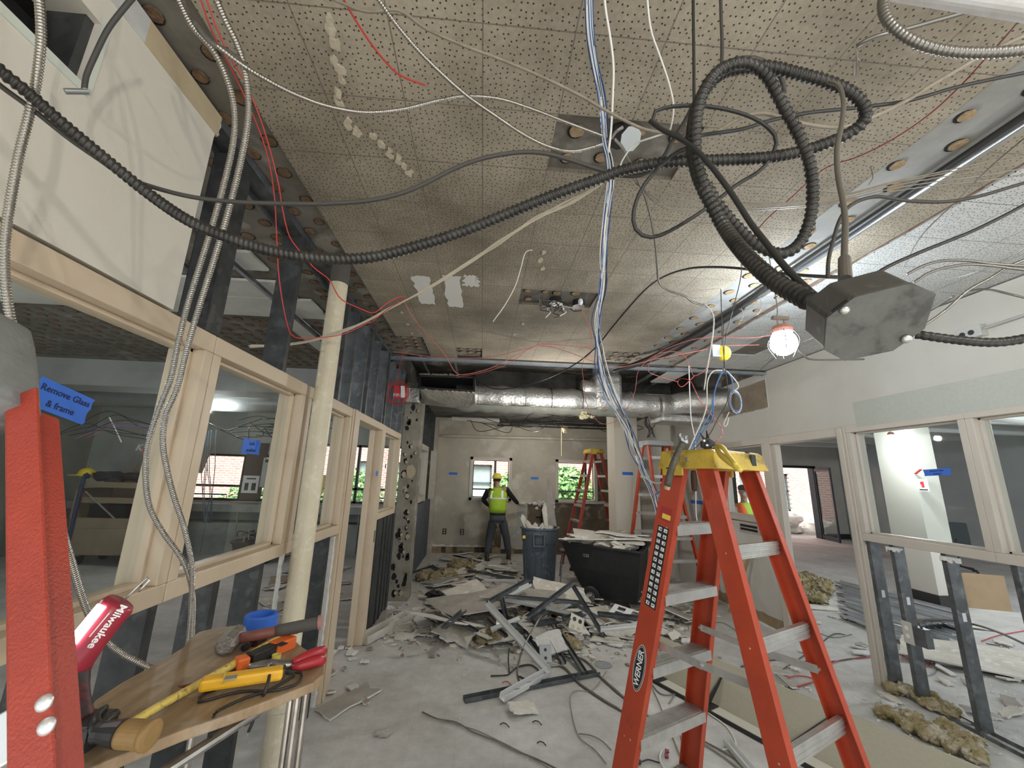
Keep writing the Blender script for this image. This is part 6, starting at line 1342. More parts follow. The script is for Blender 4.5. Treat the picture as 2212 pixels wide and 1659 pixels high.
cable('black flexible conduit leaving the hanging junction box towards the right edge', [(1978, 722, .43), (2010, 727), (2070, 735), (2140, 740), (2200, 734), (2290, 715, .40)], .0100, M_BLKF, (.006, .16, 4), 'flexible_conduit', 'conduit', n=12)
cable('grey ribbed conduit curving below the white tube, top right corner', [(1912, -20, .80), (1908, 15), (1922, 50), (1960, 82), (2010, 103), (2070, 113), (2140, 114), (2212, 108), (2270, 98, .70)], .020, M_GREYARM, (.008, .18, 4), 'flexible_conduit', 'conduit', n=12)
# thin black cords
cable('smooth black cord beside the thick conduit, arching over the ceiling patch', [(-40, 150, .76), (0, 185), (70, 236), (150, 300), (215, 345), (270, 382, .90), (350, 410), (430, 428), (520, 437), (620, 440), (700, 440), (790, 434), (860, 420), (920, 396), (980, 365), (1040, 343), (1110, 330), (1170, 330), (1230, 345), (1300, 368), (1350, 380), (1395, 375), (1430, 345), (1452, 305), (1480, 262), (1503, 215), (1525, 175), (1560, 140), (1600, 126), (1640, 128), (1672, 148), (1690, 172), (1694, 200, .92)], .0100, M_DGREY)
cable('black cord in a wide loop, right of the bright blue wires', [(1475, 295, .90), (1430, 280), (1408, 255), (1425, 236), (1480, 228), (1545, 232), (1610, 248), (1655, 272), (1677, 300), (1668, 335), (1640, 370), (1590, 400), (1540, 440), (1480, 480), (1430, 507), (1395, 512), (1371, 492), (1369, 455), (1385, 410), (1420, 365), (1460, 330), (1500, 315, .85)], .0085, M_BLK)
cable('thick smooth black cord running diagonally down through the loops to the junction box', [(1405, 262, .85), (1430, 280), (1470, 300), (1505, 325), (1545, 370), (1585, 425), (1620, 480), (1655, 525), (1690, 570), (1730, 612), (1766, 645, .50)], .0095, M_BLK)
cable('straight black cord hanging from the top edge, left of the loops', [(1497, -40, .95), (1498, 60), (1499, 150), (1500, 225), (1510, 290, .90)], .0070, M_BLK)
cable('straight dark cord hanging from the top edge onto the crown of the loops', [(1556, -40, .95), (1558, 40), (1560, 100), (1558, 150, .90)], .0075, M_DGREY)
cable('long black cord running right under the right-hand daubed strip', [(1480, 300, .95), (1530, 290), (1600, 280), (1660, 262), (1740, 245), (1850, 233), (1960, 218), (2060, 190), (2140, 172), (2240, 152, 1.1)], .0095, M_BLK)
cable('grey brown jacketed cable climbing to the upper right edge', [(1540, 290, 1.05), (1600, 255), (1650, 245), (1700, 258), (1760, 272), (1820, 275), (1880, 255), (1950, 222), (2010, 185), (2070, 150), (2120, 120), (2180, 92), (2250, 60, 1.0)], .0105, M_TAN)
cable('dusty brown cable hanging from the loops down to the junction box top', [(1792, 178, .78), (1812, 185), (1822, 220), (1818, 270), (1808, 320), (1810, 380), (1820, 430), (1826, 480), (1824, 540), (1824, 592, .46)], .0075, M_GREYARM)
tag(MB().cyl(P(1824, 560, .47), P(1826, 605, .44), .0062, .0066, 12).build('cable_connector', M_GREYARM), 'short metal connector where the brown cable enters the box', 'connector')
# bare armoured cables
cable('shiny armoured cable crossing the ceiling from the left bundle to the bare patch', [(470, 100, .95), (530, 145, .98), (580, 175), (640, 205), (710, 230), (790, 243), (870, 236), (950, 217), (1010, 208), (1080, 214), (1150, 236), (1220, 263), (1300, 293, 1.45)], .0130, M_SHINY, BXC, 'armoured_cable', n=10)
cable('dull armoured cable running diagonally from the top edge to the bare patch', [(815, -5, 1.05), (850, 45), (900, 105), (955, 160), (1010, 208), (1070, 250), (1130, 290), (1185, 317), (1240, 327), (1300, 312, 1.40)], .0125, M_SHINY, BXC, 'armoured_cable', n=10)
cable('thin tan cable stretching from the upper left ceiling to the loops', [(700, -10, 1.14), (790, 25), (860, 22), (920, 62), (1000, 98), (1080, 128), (1170, 166), (1250, 205), (1320, 245), (1380, 275), (1420, 285), (1460, 290, 1.15)], .0085, M_TAN)
cable('left of the two long armoured cables hanging beside the windows', [(372, -30, 1.05), (412, 52), (452, 98), (478, 140), (500, 200), (508, 260), (500, 330), (478, 420), (455, 500), (430, 580), (405, 660), (385, 740), (368, 820), (345, 880), (322, 950), (314, 1010), (322, 1090), (352, 1150), (385, 1195), (407, 1240), (417, 1300), (415, 1380), (418, 1440, 1.45)], .0175, M_SHINY, BXC, 'armoured_cable', n=10)
cable('right of the two long armoured cables, reaching from the ceiling to the tool board', [(455, -30, 1.00), (490, 50), (518, 110), (535, 190), (536, 260), (520, 350), (498, 440), (475, 520), (450, 600), (425, 680), (402, 760), (382, 840), (357, 900), (352, 960), (362, 1020), (378, 1080), (395, 1130), (407, 1180), (415, 1230), (413, 1300), (408, 1370), (400, 1430, 1.45)], .0175, M_SHINY, BXC, 'armoured_cable', n=10)
cable('armoured cable at the upper left, behind the hanging pair', [(385, -30, 1.12), (405, 30), (425, 55), (455, 90), (500, 118), (535, 148, 1.0)], .0160, M_GREYARM, BXC, 'armoured_cable', n=10)
cable('armoured cable hanging down the left edge behind the ladder', [(82, -30, .80), (88, 40), (88, 100), (76, 190), (60, 260), (42, 330), (25, 420), (13, 500), (10, 570), (18, 660), (40, 760), (62, 850), (85, 940), (100, 1010, .84), (115, 1075), (132, 1140), (155, 1215), (185, 1310), (215, 1370), (260, 1410), (320, 1440), (372, 1462, 1.25)], .0170, M_SHINY, BXC, 'armoured_cable', n=10)
cable('dark stub of cut conduit reaching out of the square wall opening', [(300, -20, 1.02), (262, 25), (232, 65), (205, 120), (186, 165), (182, 195, 1.0)], .0125, M_DGREY, name='conduit_stub')
tag(MB().cyl(P(190, 198, 1.0), P(140, 197, .97), .0065, n=12).lathe(P(186, 198, 1.0), ray(186, 198), [(.008, -.006), (.009, .006)], 10).build('conduit_end', mat('zinc_fitting', (.30, .31, .31), .4, .7)), 'small horizontal fitting at the end of the cut conduit stub', 'fitting')
cable('grey bent conduit end with a wire clip near the top right corner', [(1850, 100, 1.15), (1875, 85), (1905, 75), (1960, 62), (2020, 45), (2080, 28), (2150, 5, 1.05)], .0110, M_GREYARM, name='conduit_stub')
tag(MB().tube([P(1850, 108, 1.15), P(1852, 135, 1.15), P(1850, 165, 1.15)], .0018, 6).tube([P(1845, 165, 1.15), P(1844, 128, 1.15), P(1856, 124, 1.15), P(1856, 150, 1.15)], .0016, 6).build('wire_clip', M_TOOLSTEEL), 'thin wire clip dangling from the grey bent conduit end', 'clip')
# red wires
cable('cut red wire stub against the tiles at the upper left', [(735, -15, 1.14), (760, 30), (795, 85), (830, 130), (865, 163), (918, 184, 1.45)], .0060, M_REDJ, name='wire', cat='wire')
cable('left strand of the paired red wires hanging past the shiny cables', [(428, -20, 1.05), (455, 60), (490, 130), (515, 180), (545, 245), (570, 310), (585, 370), (594, 440), (598, 520), (604, 610), (618, 690), (634, 727), (680, 730), (740, 722), (800, 695, 1.8)], .0042, M_REDJ, name='wire', cat='wire')
cable('right strand of the paired red wires, bending over to the loop near the tiles', [(440, -20, 1.07), (468, 60), (500, 130), (528, 175), (560, 250), (585, 330), (602, 400), (610, 450), (625, 510), (650, 545), (680, 580), (712, 605), (735, 645), (775, 665), (808, 676), (835, 655), (866, 640), (874, 646), (850, 660), (822, 680), (800, 698, 1.9)], .0042, M_REDJ, name='wire', cat='wire')
def wire(label, pts, m, dia=.004, **k): return cable(label, pts, dia, m, name='wire', cat='wire', n=6, **k)
wire('thin red wire falling from the torn tile spot to the duct mouth', [(872, 650, 3.05), (895, 690), (930, 730), (960, 765), (985, 805), (1010, 808), (1060, 795), (1110, 770), (1160, 748), (1200, 745), (1270, 750), (1279, 735), (1270, 700), (1252, 660, 3.2)], M_PINKJ, .006)
wire('long red wire slung across in front of the far ceiling track', [(850, 760, 3.6), (950, 772), (1050, 772), (1130, 755), (1180, 748), (1240, 765), (1290, 785), (1330, 795), (1420, 775), (1500, 760), (1560, 748), (1640, 745, 3.4)], M_PINKJ, .006)
wire('red wire running from the duct mouth up over the centre tiles', [(985, 815, 4.5), (1040, 805), (1100, 785), (1160, 745), (1230, 748), (1278, 756), (1258, 785), (1262, 830), (1270, 880), (1300, 915), (1340, 902), (1370, 850), (1380, 800), (1420, 765), (1470, 762), (1490, 790), (1500, 812), (1530, 790), (1540, 740, 3.6)], M_PINKJ, .006)
wire('red wire looping beside the yellow lamp guard', [(1500, 812, 2.9), (1475, 835), (1464, 828), (1470, 818), (1490, 822), (1500, 840), (1512, 865), (1535, 895), (1556, 920), (1560, 940), (1545, 955, 2.2)], M_REDJ, .0048)
wire('red wire coming back from the right under the lit lamp', [(1690, 720, 2.6), (1620, 730), (1540, 728), (1480, 738), (1420, 765), (1400, 800), (1430, 815), (1465, 825, 3.0)], M_PINKJ, .005)
wire('red wires dropping to the alarm coil', [(878, 720, 4.6), (870, 760), (862, 800), (860, 825, 4.95)], M_REDJ, .006)
wire('dark red wire crossing the right ceiling from the upper right corner', [(2212, 30, 1.1), (2180, 70), (2130, 125), (2080, 180), (2010, 245), (1930, 300), (1850, 340), (1780, 365), (1700, 435), (1650, 480), (1615, 530), (1600, 575, 2.0)], mat('maroon_jacket', (.20, .02, .02), .5), .0045)
# beige bundle, slung from the left room to the patch
GB = 'bundle of pale wires slung under the ceiling tiles'
for k in range(7):
    j = lambda s=1: random.uniform(-3, 3)*s
    cable('pale beige wire of the loose bundle slung from the bare patch to the left studs', [(1335+j(), 365+j(), 1.75), (1290+j(), 402+j()), (1235+j(2), 432+j(2)), (1160+j(2), 472+j(2)), (1080+j(2), 522+j(2)), (1000+j(1.5), 575+j(1.5)), (920+j(1.5), 625+j()), (850+j(), 660+j()), (790+j(), 695+j()), (720+j(), 722+j()), (640+j(), 742+j()), (540+j(), 748+j(), 2.6)], .0055, random.choice([M_TAN, mat('beige_jacket', (.55, .49, .38), .6)]), name='wire', cat='wire', group=GB, n=6)
wire('white wire tail hanging below the slung pale bundle', [(1150, 540, 2.4), (1135, 545), (1125, 580), (1112, 620), (1090, 660), (1072, 685), (1065, 695, 2.5)], M_WHITEJ, .006)
# blue and white vertical bundle
GV = 'blue, white and black wires hanging in the central vertical bundle'
cols = [M_NAVYJ, M_WHITEJ, M_BLUEJ, M_WHITEJ, M_NAVYJ, M_WHITEJ, M_WHITEJ, M_BLUEJ, M_BLK, M_WHITEJ, M_NAVYJ]
for k, m in enumerate(cols):
    o_ = (k-5)*1.4; j = lambda s=1: random.uniform(-3.5, 3.5)*s+o_
    cable('%s wire of the vertical bundle hanging from the ceiling centre to the cream column' % {'navy_jacket': 'navy', 'white_jacket': 'white', 'blue_jacket': 'blue', 'black_rubber': 'black'}[m.name],
          [(1271+j(.5), -40, 1.12), (1275+j(.5), 60), (1284+j(.5), 130), (1298+j(.6), 200), (1305+j(.5), 270), (1306+j(.3), 305), (1316+j(.6), 350), (1318+j(.5), 400), (1309+j(1), 470), (1304+j(1), 550), (1300+j(1.3), 620), (1292+j(2), 690), (1292+j(1.5), 740), (1300+j(2.2), 800), (1318+j(3), 860), (1350+j(3), 920), (1372+j(2), 975), (1392+j(1), 1020), (1410+j(1), 1060), (1424+j(1.5), 1110), (1428+j(1.5), 1160, 2.6)], .0048, m, name='wire', cat='wire', group=GV+' (%s)' % m.name.split('_')[0], n=6)
wire('single white cable hanging from the top edge beside the blue bundle', [(1303, -40, 1.15), (1308, 20), (1318, 80), (1325, 140), (1324, 200), (1320, 280), (1314, 330, 1.3)], M_WHITEJ, .0072)
wire('second thin white cable curving down onto the bare ceiling patch', [(1395, -40, 1.14), (1405, 60), (1425, 120), (1445, 180), (1455, 230), (1450, 270), (1442, 285), (1400, 300), (1370, 312), (1345, 345), (1335, 372, 1.6)], M_WHITEJ, .0058)
wire('white wire swinging from the bundle to the left rail of the near ladder', [(1372, 985, 2.5), (1385, 1020), (1405, 1040), (1430, 1042), (1450, 1020), (1466, 1000, 2.1)], M_WHITEJ, .009)
wire('short blue and white tail gathered at the bundle knot by the ladder', [(1415, 1068, 2.3), (1425, 1062), (1440, 1050), (1455, 1040, 2.1)], M_BLUEJ, .009)
cable('armoured cable dropping from the bare patch to the hanging box group', [(1328, 300, 1.5), (1345, 320), (1360, 350), (1378, 390), (1395, 430), (1408, 480), (1416, 530), (1420, 580), (1424, 612), (1445, 628), (1480, 640), (1495, 652), (1520, 660, 2.3)], .0115, M_GREYARM, (.0065, .16, 4), 'armoured_cable', n=8)
# group of wires over the near ladder
wire('white cable hanging straight down to the yellow lamp guard box', [(1520, 655, 2.3), (1537, 672), (1542, 690), (1540, 720), (1533, 765), (1527, 800), (1521, 842, 2.4)], M_WHITEJ, .009)
wire('white wire arcing left of the coil, ending at the ladder top', [(1560, 800, 2.3), (1540, 802), (1528, 825), (1527, 870), (1520, 900), (1500, 945), (1488, 972, 2.0)], M_WHITEJ, .007)
wire('blue wire falling in a long curve onto the ladder top', [(1562, 800, 2.3), (1548, 830), (1540, 865), (1535, 890), (1518, 920), (1500, 955), (1490, 972, 2.0)], M_BLUEJ, .007)
wire('second blue wire bowing outward before the ladder top', [(1558, 802, 2.32), (1545, 840), (1541, 875), (1538, 905), (1520, 930), (1503, 958), (1492, 972, 2.0)], M_BLUEJ, .006)
wire('white wire looping out right and back above the snips', [(1562, 796, 2.3), (1578, 810), (1592, 826), (1595, 838), (1583, 845, 2.3)], M_WHITEJ, .007)
wire('blue wire feeding the hanging coil', [(1565, 798, 2.3), (1578, 812), (1583, 830), (1582, 848, 2.3)], M_BLUEJ, .007)
CO = thing('wire_coil', 'hanging coil of blue and white wire above the near ladder', 'wire coil', P(1588, 870, 2.3))
for k in range(8):
    r = random.uniform(.030, .040); q = []
    for i in range(17):
        t = 2*math.pi*i/16; q.append(P(1587+k*.7, 868+random.uniform(-1, 1), 2.3)+V((r*math.cos(t), -.008+.003*k, r*1.9*math.sin(t))))
    MB().tube(q, .0026, 6).build('turn', [M_BLUEJ, M_WHITEJ, M_WHITEJ, M_NAVYJ][k % 4], CO)
MB().tube([P(1575, 890, 2.3), P(1568, 905, 2.3), P(1562, 920, 2.3), P(1570, 920, 2.3), P(1574, 902, 2.3)], .003, 6).build('tail', M_WHITEJ, CO)
wire('black wire running down past the coil to the snips', [(1563, 690, 2.2), (1563, 760), (1570, 820), (1573, 855), (1565, 880), (1550, 905), (1535, 935), (1515, 955), (1495, 975, 2.0)], M_DGREY, .0045)
wire('thin black wire dropping straight from the loops past the yellow guard', [(1604, 560, 1.5), (1598, 610), (1580, 680), (1566, 740), (1563, 800, 2.2)], M_BLK, .0035)
wire('white wire hanging straight behind the ladder from the duct elbow', [(1488, 790, 3.4), (1490, 850), (1493, 905), (1502, 960), (1503, 1060), (1505, 1120), (1520, 1165), (1530, 1190, 3.6)], M_WHITEJ, .008)
# black armoured cables on the right
cable('black cable arching from the junction box left and down to the duct', [(1830, 600, .95), (1780, 598), (1700, 592), (1620, 582), (1550, 577), (1490, 580), (1440, 595), (1400, 620), (1360, 662), (1320, 710), (1285, 752), (1240, 788), (1180, 818), (1110, 838), (1060, 838), (1020, 815, 5.0)], .0125, M_BLK, None, 'armoured_cable')
cable('black armoured cable hugging the right-hand tiles above the junction box', [(2260, 380, 1.1), (2180, 405), (2110, 425), (2040, 436), (1960, 434), (1900, 425), (1860, 432), (1830, 450), (1812, 480), (1800, 520), (1790, 560), (1788, 600, .95)], .0095, M_DGREY, BXS, 'armoured_cable')
cable('black armoured cable running from the right edge down behind the junction box', [(2270, 410, 1.0), (2190, 455), (2110, 495), (2050, 520), (1980, 548), (1920, 575), (1880, 600, .85)], .0085, M_BLK, BXS, 'armoured_cable')
GR = 'thin dusty wires slung across the right-hand ceiling'
for k, (dy, c_) in enumerate([(0, M_TAN), (10, M_TAN), (22, M_GREYARM), (-6, M_TAN), (34, M_GREYARM)]):
    cable('thin dusty wire slung sideways under the right-hand tiles', [(1365+k*4, 385+dy*.5, 1.75), (1430, 412+dy), (1520, 432+dy*.7), (1620, 441+dy*.4), (1720, 438+dy*.3), (1820, 424+dy*.4), (1920, 398+dy*.5), (2030, 376+dy*.7), (2130, 356+dy), (2260, 325+dy*1.3, 1.5)], .0045, c_, name='wire', cat='wire', group=GR, n=6)
cable('upper pale armoured cable tied at mid span below the right ceiling', [(1960, 592, 1.6), (2000, 572), (2040, 563), (2090, 563), (2150, 570), (2280, 580, 1.5)], .0115, M_GREYARM, (.006, .14, 3), 'armoured_cable')
cable('lower pale armoured cable below the tied one, right ceiling', [(1975, 610, 1.6), (2010, 588), (2060, 575), (2120, 572), (2280, 592, 1.5)], .0110, M_GREYARM, (.006, .14, 3), 'armoured_cable')
cable('shiny armoured cable running from the junction box up to the right edge', [(2000, 700, 1.9), (2040, 672), (2090, 628), (2140, 600), (2180, 575), (2230, 555, 1.7)], .013, M_SHINY, (.007, .14, 3), 'armoured_cable')
cable('grey armoured cable swinging to the right edge above the wall outlet box', [(2085, 628, 2.0), (2130, 625), (2180, 635), (2260, 655, 1.8)], .011, M_GREYARM, (.007, .14, 3), 'armoured_cable')
wire('pale wire following the ceiling edge near the right wall', [(1640, 800, 3.6), (1700, 755), (1800, 715), (1900, 690), (1990, 678), (2060, 640, 2.2)], M_GREYARM, .012)
for k, pts in enumerate([[(2260, 260, 1.2), (2140, 360), (2060, 440), (1990, 510), (1950, 580, 1.9)], [(1830, 590, 1.8), (1850, 640), (1860, 700), (1850, 750, 2.4)], [(2280, 480, 1.3), (2200, 545), (2100, 590), (2040, 605, 1.9)]]):
    wire(['thin straight wire crossing the pale right-hand tiles', 'short wire loop under the lit lamp and the box', 'thin dark wire at the right edge above the armoured cables'][k], pts, M_GREYARM, .004)
for k, (x, y) in enumerate([(1600, 660), (1640, 640), (1755, 470), (1880, 360)]):
    wire('fine hanger wire under the right daubed strip', [(x, y, 'c'), (x+6, y+22, 'z3.02'), (x-4, y+40, 'z2.95')], M_TAN, .004, group='fine hanger wires under the right daubed strip')
# conduit along the right daubed strip
RC_ = thing('ceiling_conduit', 'long steel conduit with black sleeve along the right daubed ceiling strip', 'conduit', (2.04, 1.5, 3.1))
MB().tube([(2.055, -2, 3.10), (2.05, 2.9, 3.10)], .016, 12, smooth=False).build('steel_pipe', mat('bright_conduit', (.62, .64, .66), .25, .85), RC_, sm=True)
MB().tube([(2.015, -2, 3.105), (2.01, 1.2, 3.105), (2.01, 2.9, 3.105)], .014, 10, smooth=False).build('black_sleeve', M_BLK, RC_, sm=True)
MB().tube([(2.05, 2.9, 3.10), (2.03, 3.3, 3.09), (1.93, 3.8, 3.05), (1.80, 4.3, 3.04), (1.55, 4.65, 3.0)], .045, 12, rfun=lambda t: .5+.5*math.sin(3*t+.2)).build('black_tape_wrap', M_BLK, RC_, sm=True)
MB().cyl((2.05, 2.55, 3.10), (2.05, 2.68, 3.10), .022, n=14).build('coupling', M_GREYARM, RC_)
# upper right odds: thin wires at the far ceiling and hanging over the far room
GF = 'black wires tangled below the far ceiling'
for k in range(12):
    x = 1000+random.uniform(0, 330); y = 905+random.uniform(-8, 8)
    wire('thin black wire tangled under the far ceiling behind the duct', [(x, y, 8.2), (x+random.uniform(20, 60), y+random.uniform(5, 28)), (x+random.uniform(60, 110), y+random.uniform(-4, 14)), (min(1316, x+random.uniform(110, 170)), y+random.uniform(-8, 6), 8.2)], M_BLK, .014, group=GF)
for k in range(7):
    x = 1385+random.uniform(0, 20); wire('thin black wire hanging in a tangle above the pale-capped ladder', [(x, 895, 7.0), (x+random.uniform(-8, 20), 915), (x+random.uniform(-10, 24), 930), (x+random.uniform(-5, 20), 945, 7.0)], M_BLK, .012, group='black tangle above the pale-capped ladder')
for k in range(14):
    x = random.uniform(430, 600); y = 905+random.uniform(0, 40)
    wire('dark wire drooping under the left room ceiling', [(x, y, 6.5), (x+random.uniform(20, 60), y+random.uniform(-10, 25)), (x+random.uniform(60, 110), y+random.uniform(-20, 10)), (x+random.uniform(110, 160), y+random.uniform(-25, 5), 6.5)], M_BLK, .014, group='dark wires drooping in the left room')
for k in range(10):
    x = random.uniform(100, 200); y = 900+random.uniform(0, 30)
    wire('pale blue or dark wire strung behind the taped left window', [(x, y+20, 5.5), (x+70, y+random.uniform(-15, 15)), (x+130, y+random.uniform(-10, 20)), (x+230, y+random.uniform(0, 40), 5.5)], random.choice([M_BLUEJ, M_BLK, M_PINKJ, M_BLK]), .010, group='wires strung behind the taped left window')
for k in range(6):
    x = 455+random.uniform(-12, 14); wire('dark wire hanging to the floor in the left room', [(x, 930, 7.0), (x-2, 960), (x-random.uniform(0, 12), 1010), (x-random.uniform(-4, 14), 1070), (x-random.uniform(0, 12), 1130, 7.0)], mat('slate_jacket', (.07, .09, .12), .6), .014, group='dark wires hanging in the left room')
wire('white rope like wire dropping onto the tool chest lid', [(235, 900, 6.5), (248, 925), (262, 955, 6.8)], M_WHITEJ, .02)
# ================================================================ DEBRIS ON THE FLOOR
random.seed(11)
def fl(px, py, z=.012): return atZ(px, py, z)
def piece(px, py, w_, l_, rz, tilt, m, label, group=None, lift=0.0, t=.013, jit=.16):
    c = fl(px, py, .003); c.z = .002+lift
    o = shard(c, w_, l_, t, rz, tilt, m, 'broken_board', jit=jit); tag(o, label, 'board piece', group); return o
# named large pieces
piece(1040, 1335, 1.05, .55, .25, (.12, -.10), M_GYPG, 'long grey-faced board sheet under the crossed studs, middle of the pile', lift=.10)
piece(960, 1365, .55, .75, .7, (-.10, .28), M_GYP, 'curled cream board sheet at the near left end of the pile', lift=.03)
piece(1140, 1330, .95, .42, -.15, (.18, .10), M_GYPG, 'wide brownish board sheet leaning in the middle of the pile', lift=.14)
piece(1345, 1300, .95, .42, -.42, (-.05, .06), M_GYP, 'long pale board strip in front of the black cart', lift=.05)
piece(1160, 1385, .40, .38, .9, (.55, .1), M_GYPG, 'upright brown-faced board fragment above the grey outlet plate', lift=.02)
piece(1245, 1375, .18, .20, .2, (.5, 0), M_GYP, 'small cream board square beside the ivory plate', lift=.04)
piece(748, 1518, .17, .42, -.62, (0.02, .02), M_GYPG, 'flat leaf-shaped board shard alone on the floor at the left')
piece(1128, 1536, .22, .15, .3, (.03, .16), M_GYP, 'pale flat fragment on the open floor below the bent stud')
piece(1700, 1278, .9, .7, .5, (.06, .1), M_GYP, 'cream board piece on the floor just outside the right doorway', lift=.02)
piece(1750, 1312, .7, .25, -.1, (0, .02), M_GYP, 'flat cream strip by the right doorway', lift=.0)
piece(2160, 1440, 1.5, .8, -.5, (.05, .03), M_GYP, 'broad pale board sheet beyond the right studs, at the right edge')
piece(2050, 1430, .6, .22, -.4, (.1, .0), M_GYPG, 'narrow torn board strip beyond the right studs')
piece(1465, 1345, .35, .30, .8, (.2, .2), M_GYPG, 'torn brown board flap between the ladder rails', lift=.04)
GS = 'short studs jumbled through the debris pile'
for k in range(16):
    x, y = random.gauss(1180, 110), random.gauss(1325, 28); a = random.uniform(-.9, .9); l = random.uniform(45, 120); h = .02+random.uniform(0, .22)
    p = atZ(x-l*math.cos(a)/2, y-l*math.sin(a)*.35, h); q = atZ(x+l*math.cos(a)/2, y+l*math.sin(a)*.35, max(.02, h+random.uniform(-.15, .12)))
    o = MB().channel(p, q, random.choice([.04, .06, .065]), .025, (random.uniform(-.6, .6), -.5, 1), .0025).build('steel_stud', M_STEEL if k % 3 else mat('white_steel', (.70, .70, .68), .4, .2)); tag(o, 'short steel stud jumbled in the debris pile before the bin and cart', 'stud', GS)
for k, (x, y, w_, l_, rz, tx, ty, lf, lab) in enumerate([(1010, 1312, .55, .5, .4, .25, -.12, .06, 'squarish cream board propped behind the folded stud'), (1205, 1318, .7, .35, -.3, .3, .1, .16, 'cream board slab high in the middle of the pile'), (1290, 1350, .55, .4, .5, .15, .1, .03, 'cream board slab near the right end of the pile'),
        (1330, 1372, .6, .3, -.2, .06, .08, .0, 'flat cream board at the near right corner of the pile'), (1090, 1385, .45, .28, .2, .2, -.2, .02, 'cream board flap beside the wool clump'), (985, 1378, .4, .3, -.5, .12, .15, .0, 'small cream board at the near left corner of the pile'), (1150, 1285, .9, .4, .1, -.1, .05, .08, 'wide brown-faced board at the back of the pile before the bin')]):
    piece(x, y, w_, l_, rz, (tx, ty), M_GYPG if k == 6 else M_GYP, lab, lift=lf)
GP = 'broken board pieces of the main debris pile'
LP_ = 'broken plasterboard piece tumbled in the main debris pile on the floor'
def inpoly(x, y, poly):
    c = False; j = len(poly)-1
    for i in range(len(poly)):
        xi, yi = poly[i]; xj, yj = poly[j]
        if (yi > y) != (yj > y) and x < (xj-xi)*(y-yi)/(yj-yi)+xi: c = not c
        j = i
    return c
pile = [(930, 1320), (960, 1230), (1110, 1225), (1260, 1290), (1420, 1300), (1490, 1330), (1470, 1380), (1380, 1395), (1260, 1400), (1200, 1420), (1100, 1400), (960, 1390), (930, 1360)]
n_ = 0
while n_ < 100:
    x, y = random.uniform(900, 1500), random.uniform(1225, 1420)
    if not inpoly(x, y, pile): continue
    h = max(0, 1-abs(x-1200)/300)*max(0, 1-abs(y-1335)/90)
    s = random.uniform(.06, .30)*(1.2 if y < 1300 else 1)
    piece(x, y, s, s*random.uniform(.35, 1), random.uniform(0, 3.1), (random.uniform(-.35, .35), random.uniform(-.35, .35)), random.choice([M_GYP, M_GYP, M_GYPG, M_GYPB, M_GYPW]), LP_, GP, lift=random.uniform(0, .16)*h)
    n_ += 1
far = [(925, 1255), (935, 1215), (1000, 1195), (1110, 1205), (1120, 1240), (1060, 1262), (960, 1280)]
n_ = 0
while n_ < 55:
    x, y = random.uniform(900, 1130), random.uniform(1195, 1290)
    if not inpoly(x, y, far): continue
    s = random.uniform(.12, .55)
    piece(x, y, s, s*random.uniform(.35, .8), random.uniform(0, 3.1), (random.uniform(-.15, .15), random.uniform(-.15, .15)), random.choice([M_GYP, M_GYPG, M_GYPB, M_GYPG]), 'broken board piece strewn on the floor around the worker at the back', 'board pieces on the floor near the back wall', lift=random.uniform(0, .03))
    n_ += 1
n_ = 0
while n_ < 34:
    x = random.uniform(800, 950); y = random.uniform(1300, 1380)
    if x-800 < (1310-y)*.8: continue
    s = random.uniform(.05, .22); piece(x, y, s, s*random.uniform(.3, .9), random.uniform(0, 3.1), (random.uniform(-.15, .15), random.uniform(-.15, .15)), random.choice([M_GYP, M_GYPG, M_GYPW]), 'small board fragment between the left door jamb and the pile', 'fragments between the left jamb and the pile'); n_ += 1
for k in range(46):
    x, y = random.uniform(1640, 2200), random.uniform(1330, 1560)
    if y > 1480 and x < 1900: continue
    s = random.uniform(.04, .26); piece(x, y, s, s*random.uniform(.25, .8), random.uniform(0, 3.1), (random.uniform(-.12, .12), random.uniform(-.12, .12)), random.choice([M_GYP, M_GYPG, M_GYPW]), 'small board fragment scattered around the bare studs on the right', 'fragments around the right-hand studs')
for k in range(22):
    x, y = random.uniform(1420, 1520), random.uniform(1300, 1400); s = random.uniform(.05, .2)
    piece(x, y, s, s*random.uniform(.4, .9), random.uniform(0, 3.1), (random.uniform(-.3, .3), random.uniform(-.3, .3)), random.choice([M_GYP, M_GYPW, M_GYPG]), 'white fragment heaped behind the near ladder', 'fragments heaped behind the near ladder', lift=random.uniform(0, .06))
for k in range(16):
    x, y = random.uniform(690, 790), random.uniform(1395, 1520); s = random.uniform(.03, .1)
    piece(x, y, s, s*random.uniform(.4, .9), random.uniform(0, 3.1), (random.uniform(-.2, .2), random.uniform(-.2, .2)), random.choice([M_GYP, M_GYPW, M_GYPB]), 'small crumb of board at the foot of the left door frame', 'crumbs at the foot of the left door frame')
for k in range(26):
    x, y = random.uniform(560, 760), random.uniform(1180, 1330); c = fl(x, y)
    if c.x > -1.5: continue
    s = random.uniform(.1, .5); piece(x, y, s, s*random.uniform(.4, .9), random.uniform(0, 3.1), (random.uniform(-.1, .1), random.uniform(-.1, .1)), random.choice([M_GYPG, M_GYPB, M_GYP]), 'board piece on the floor of the left room', 'board pieces on the left room floor')
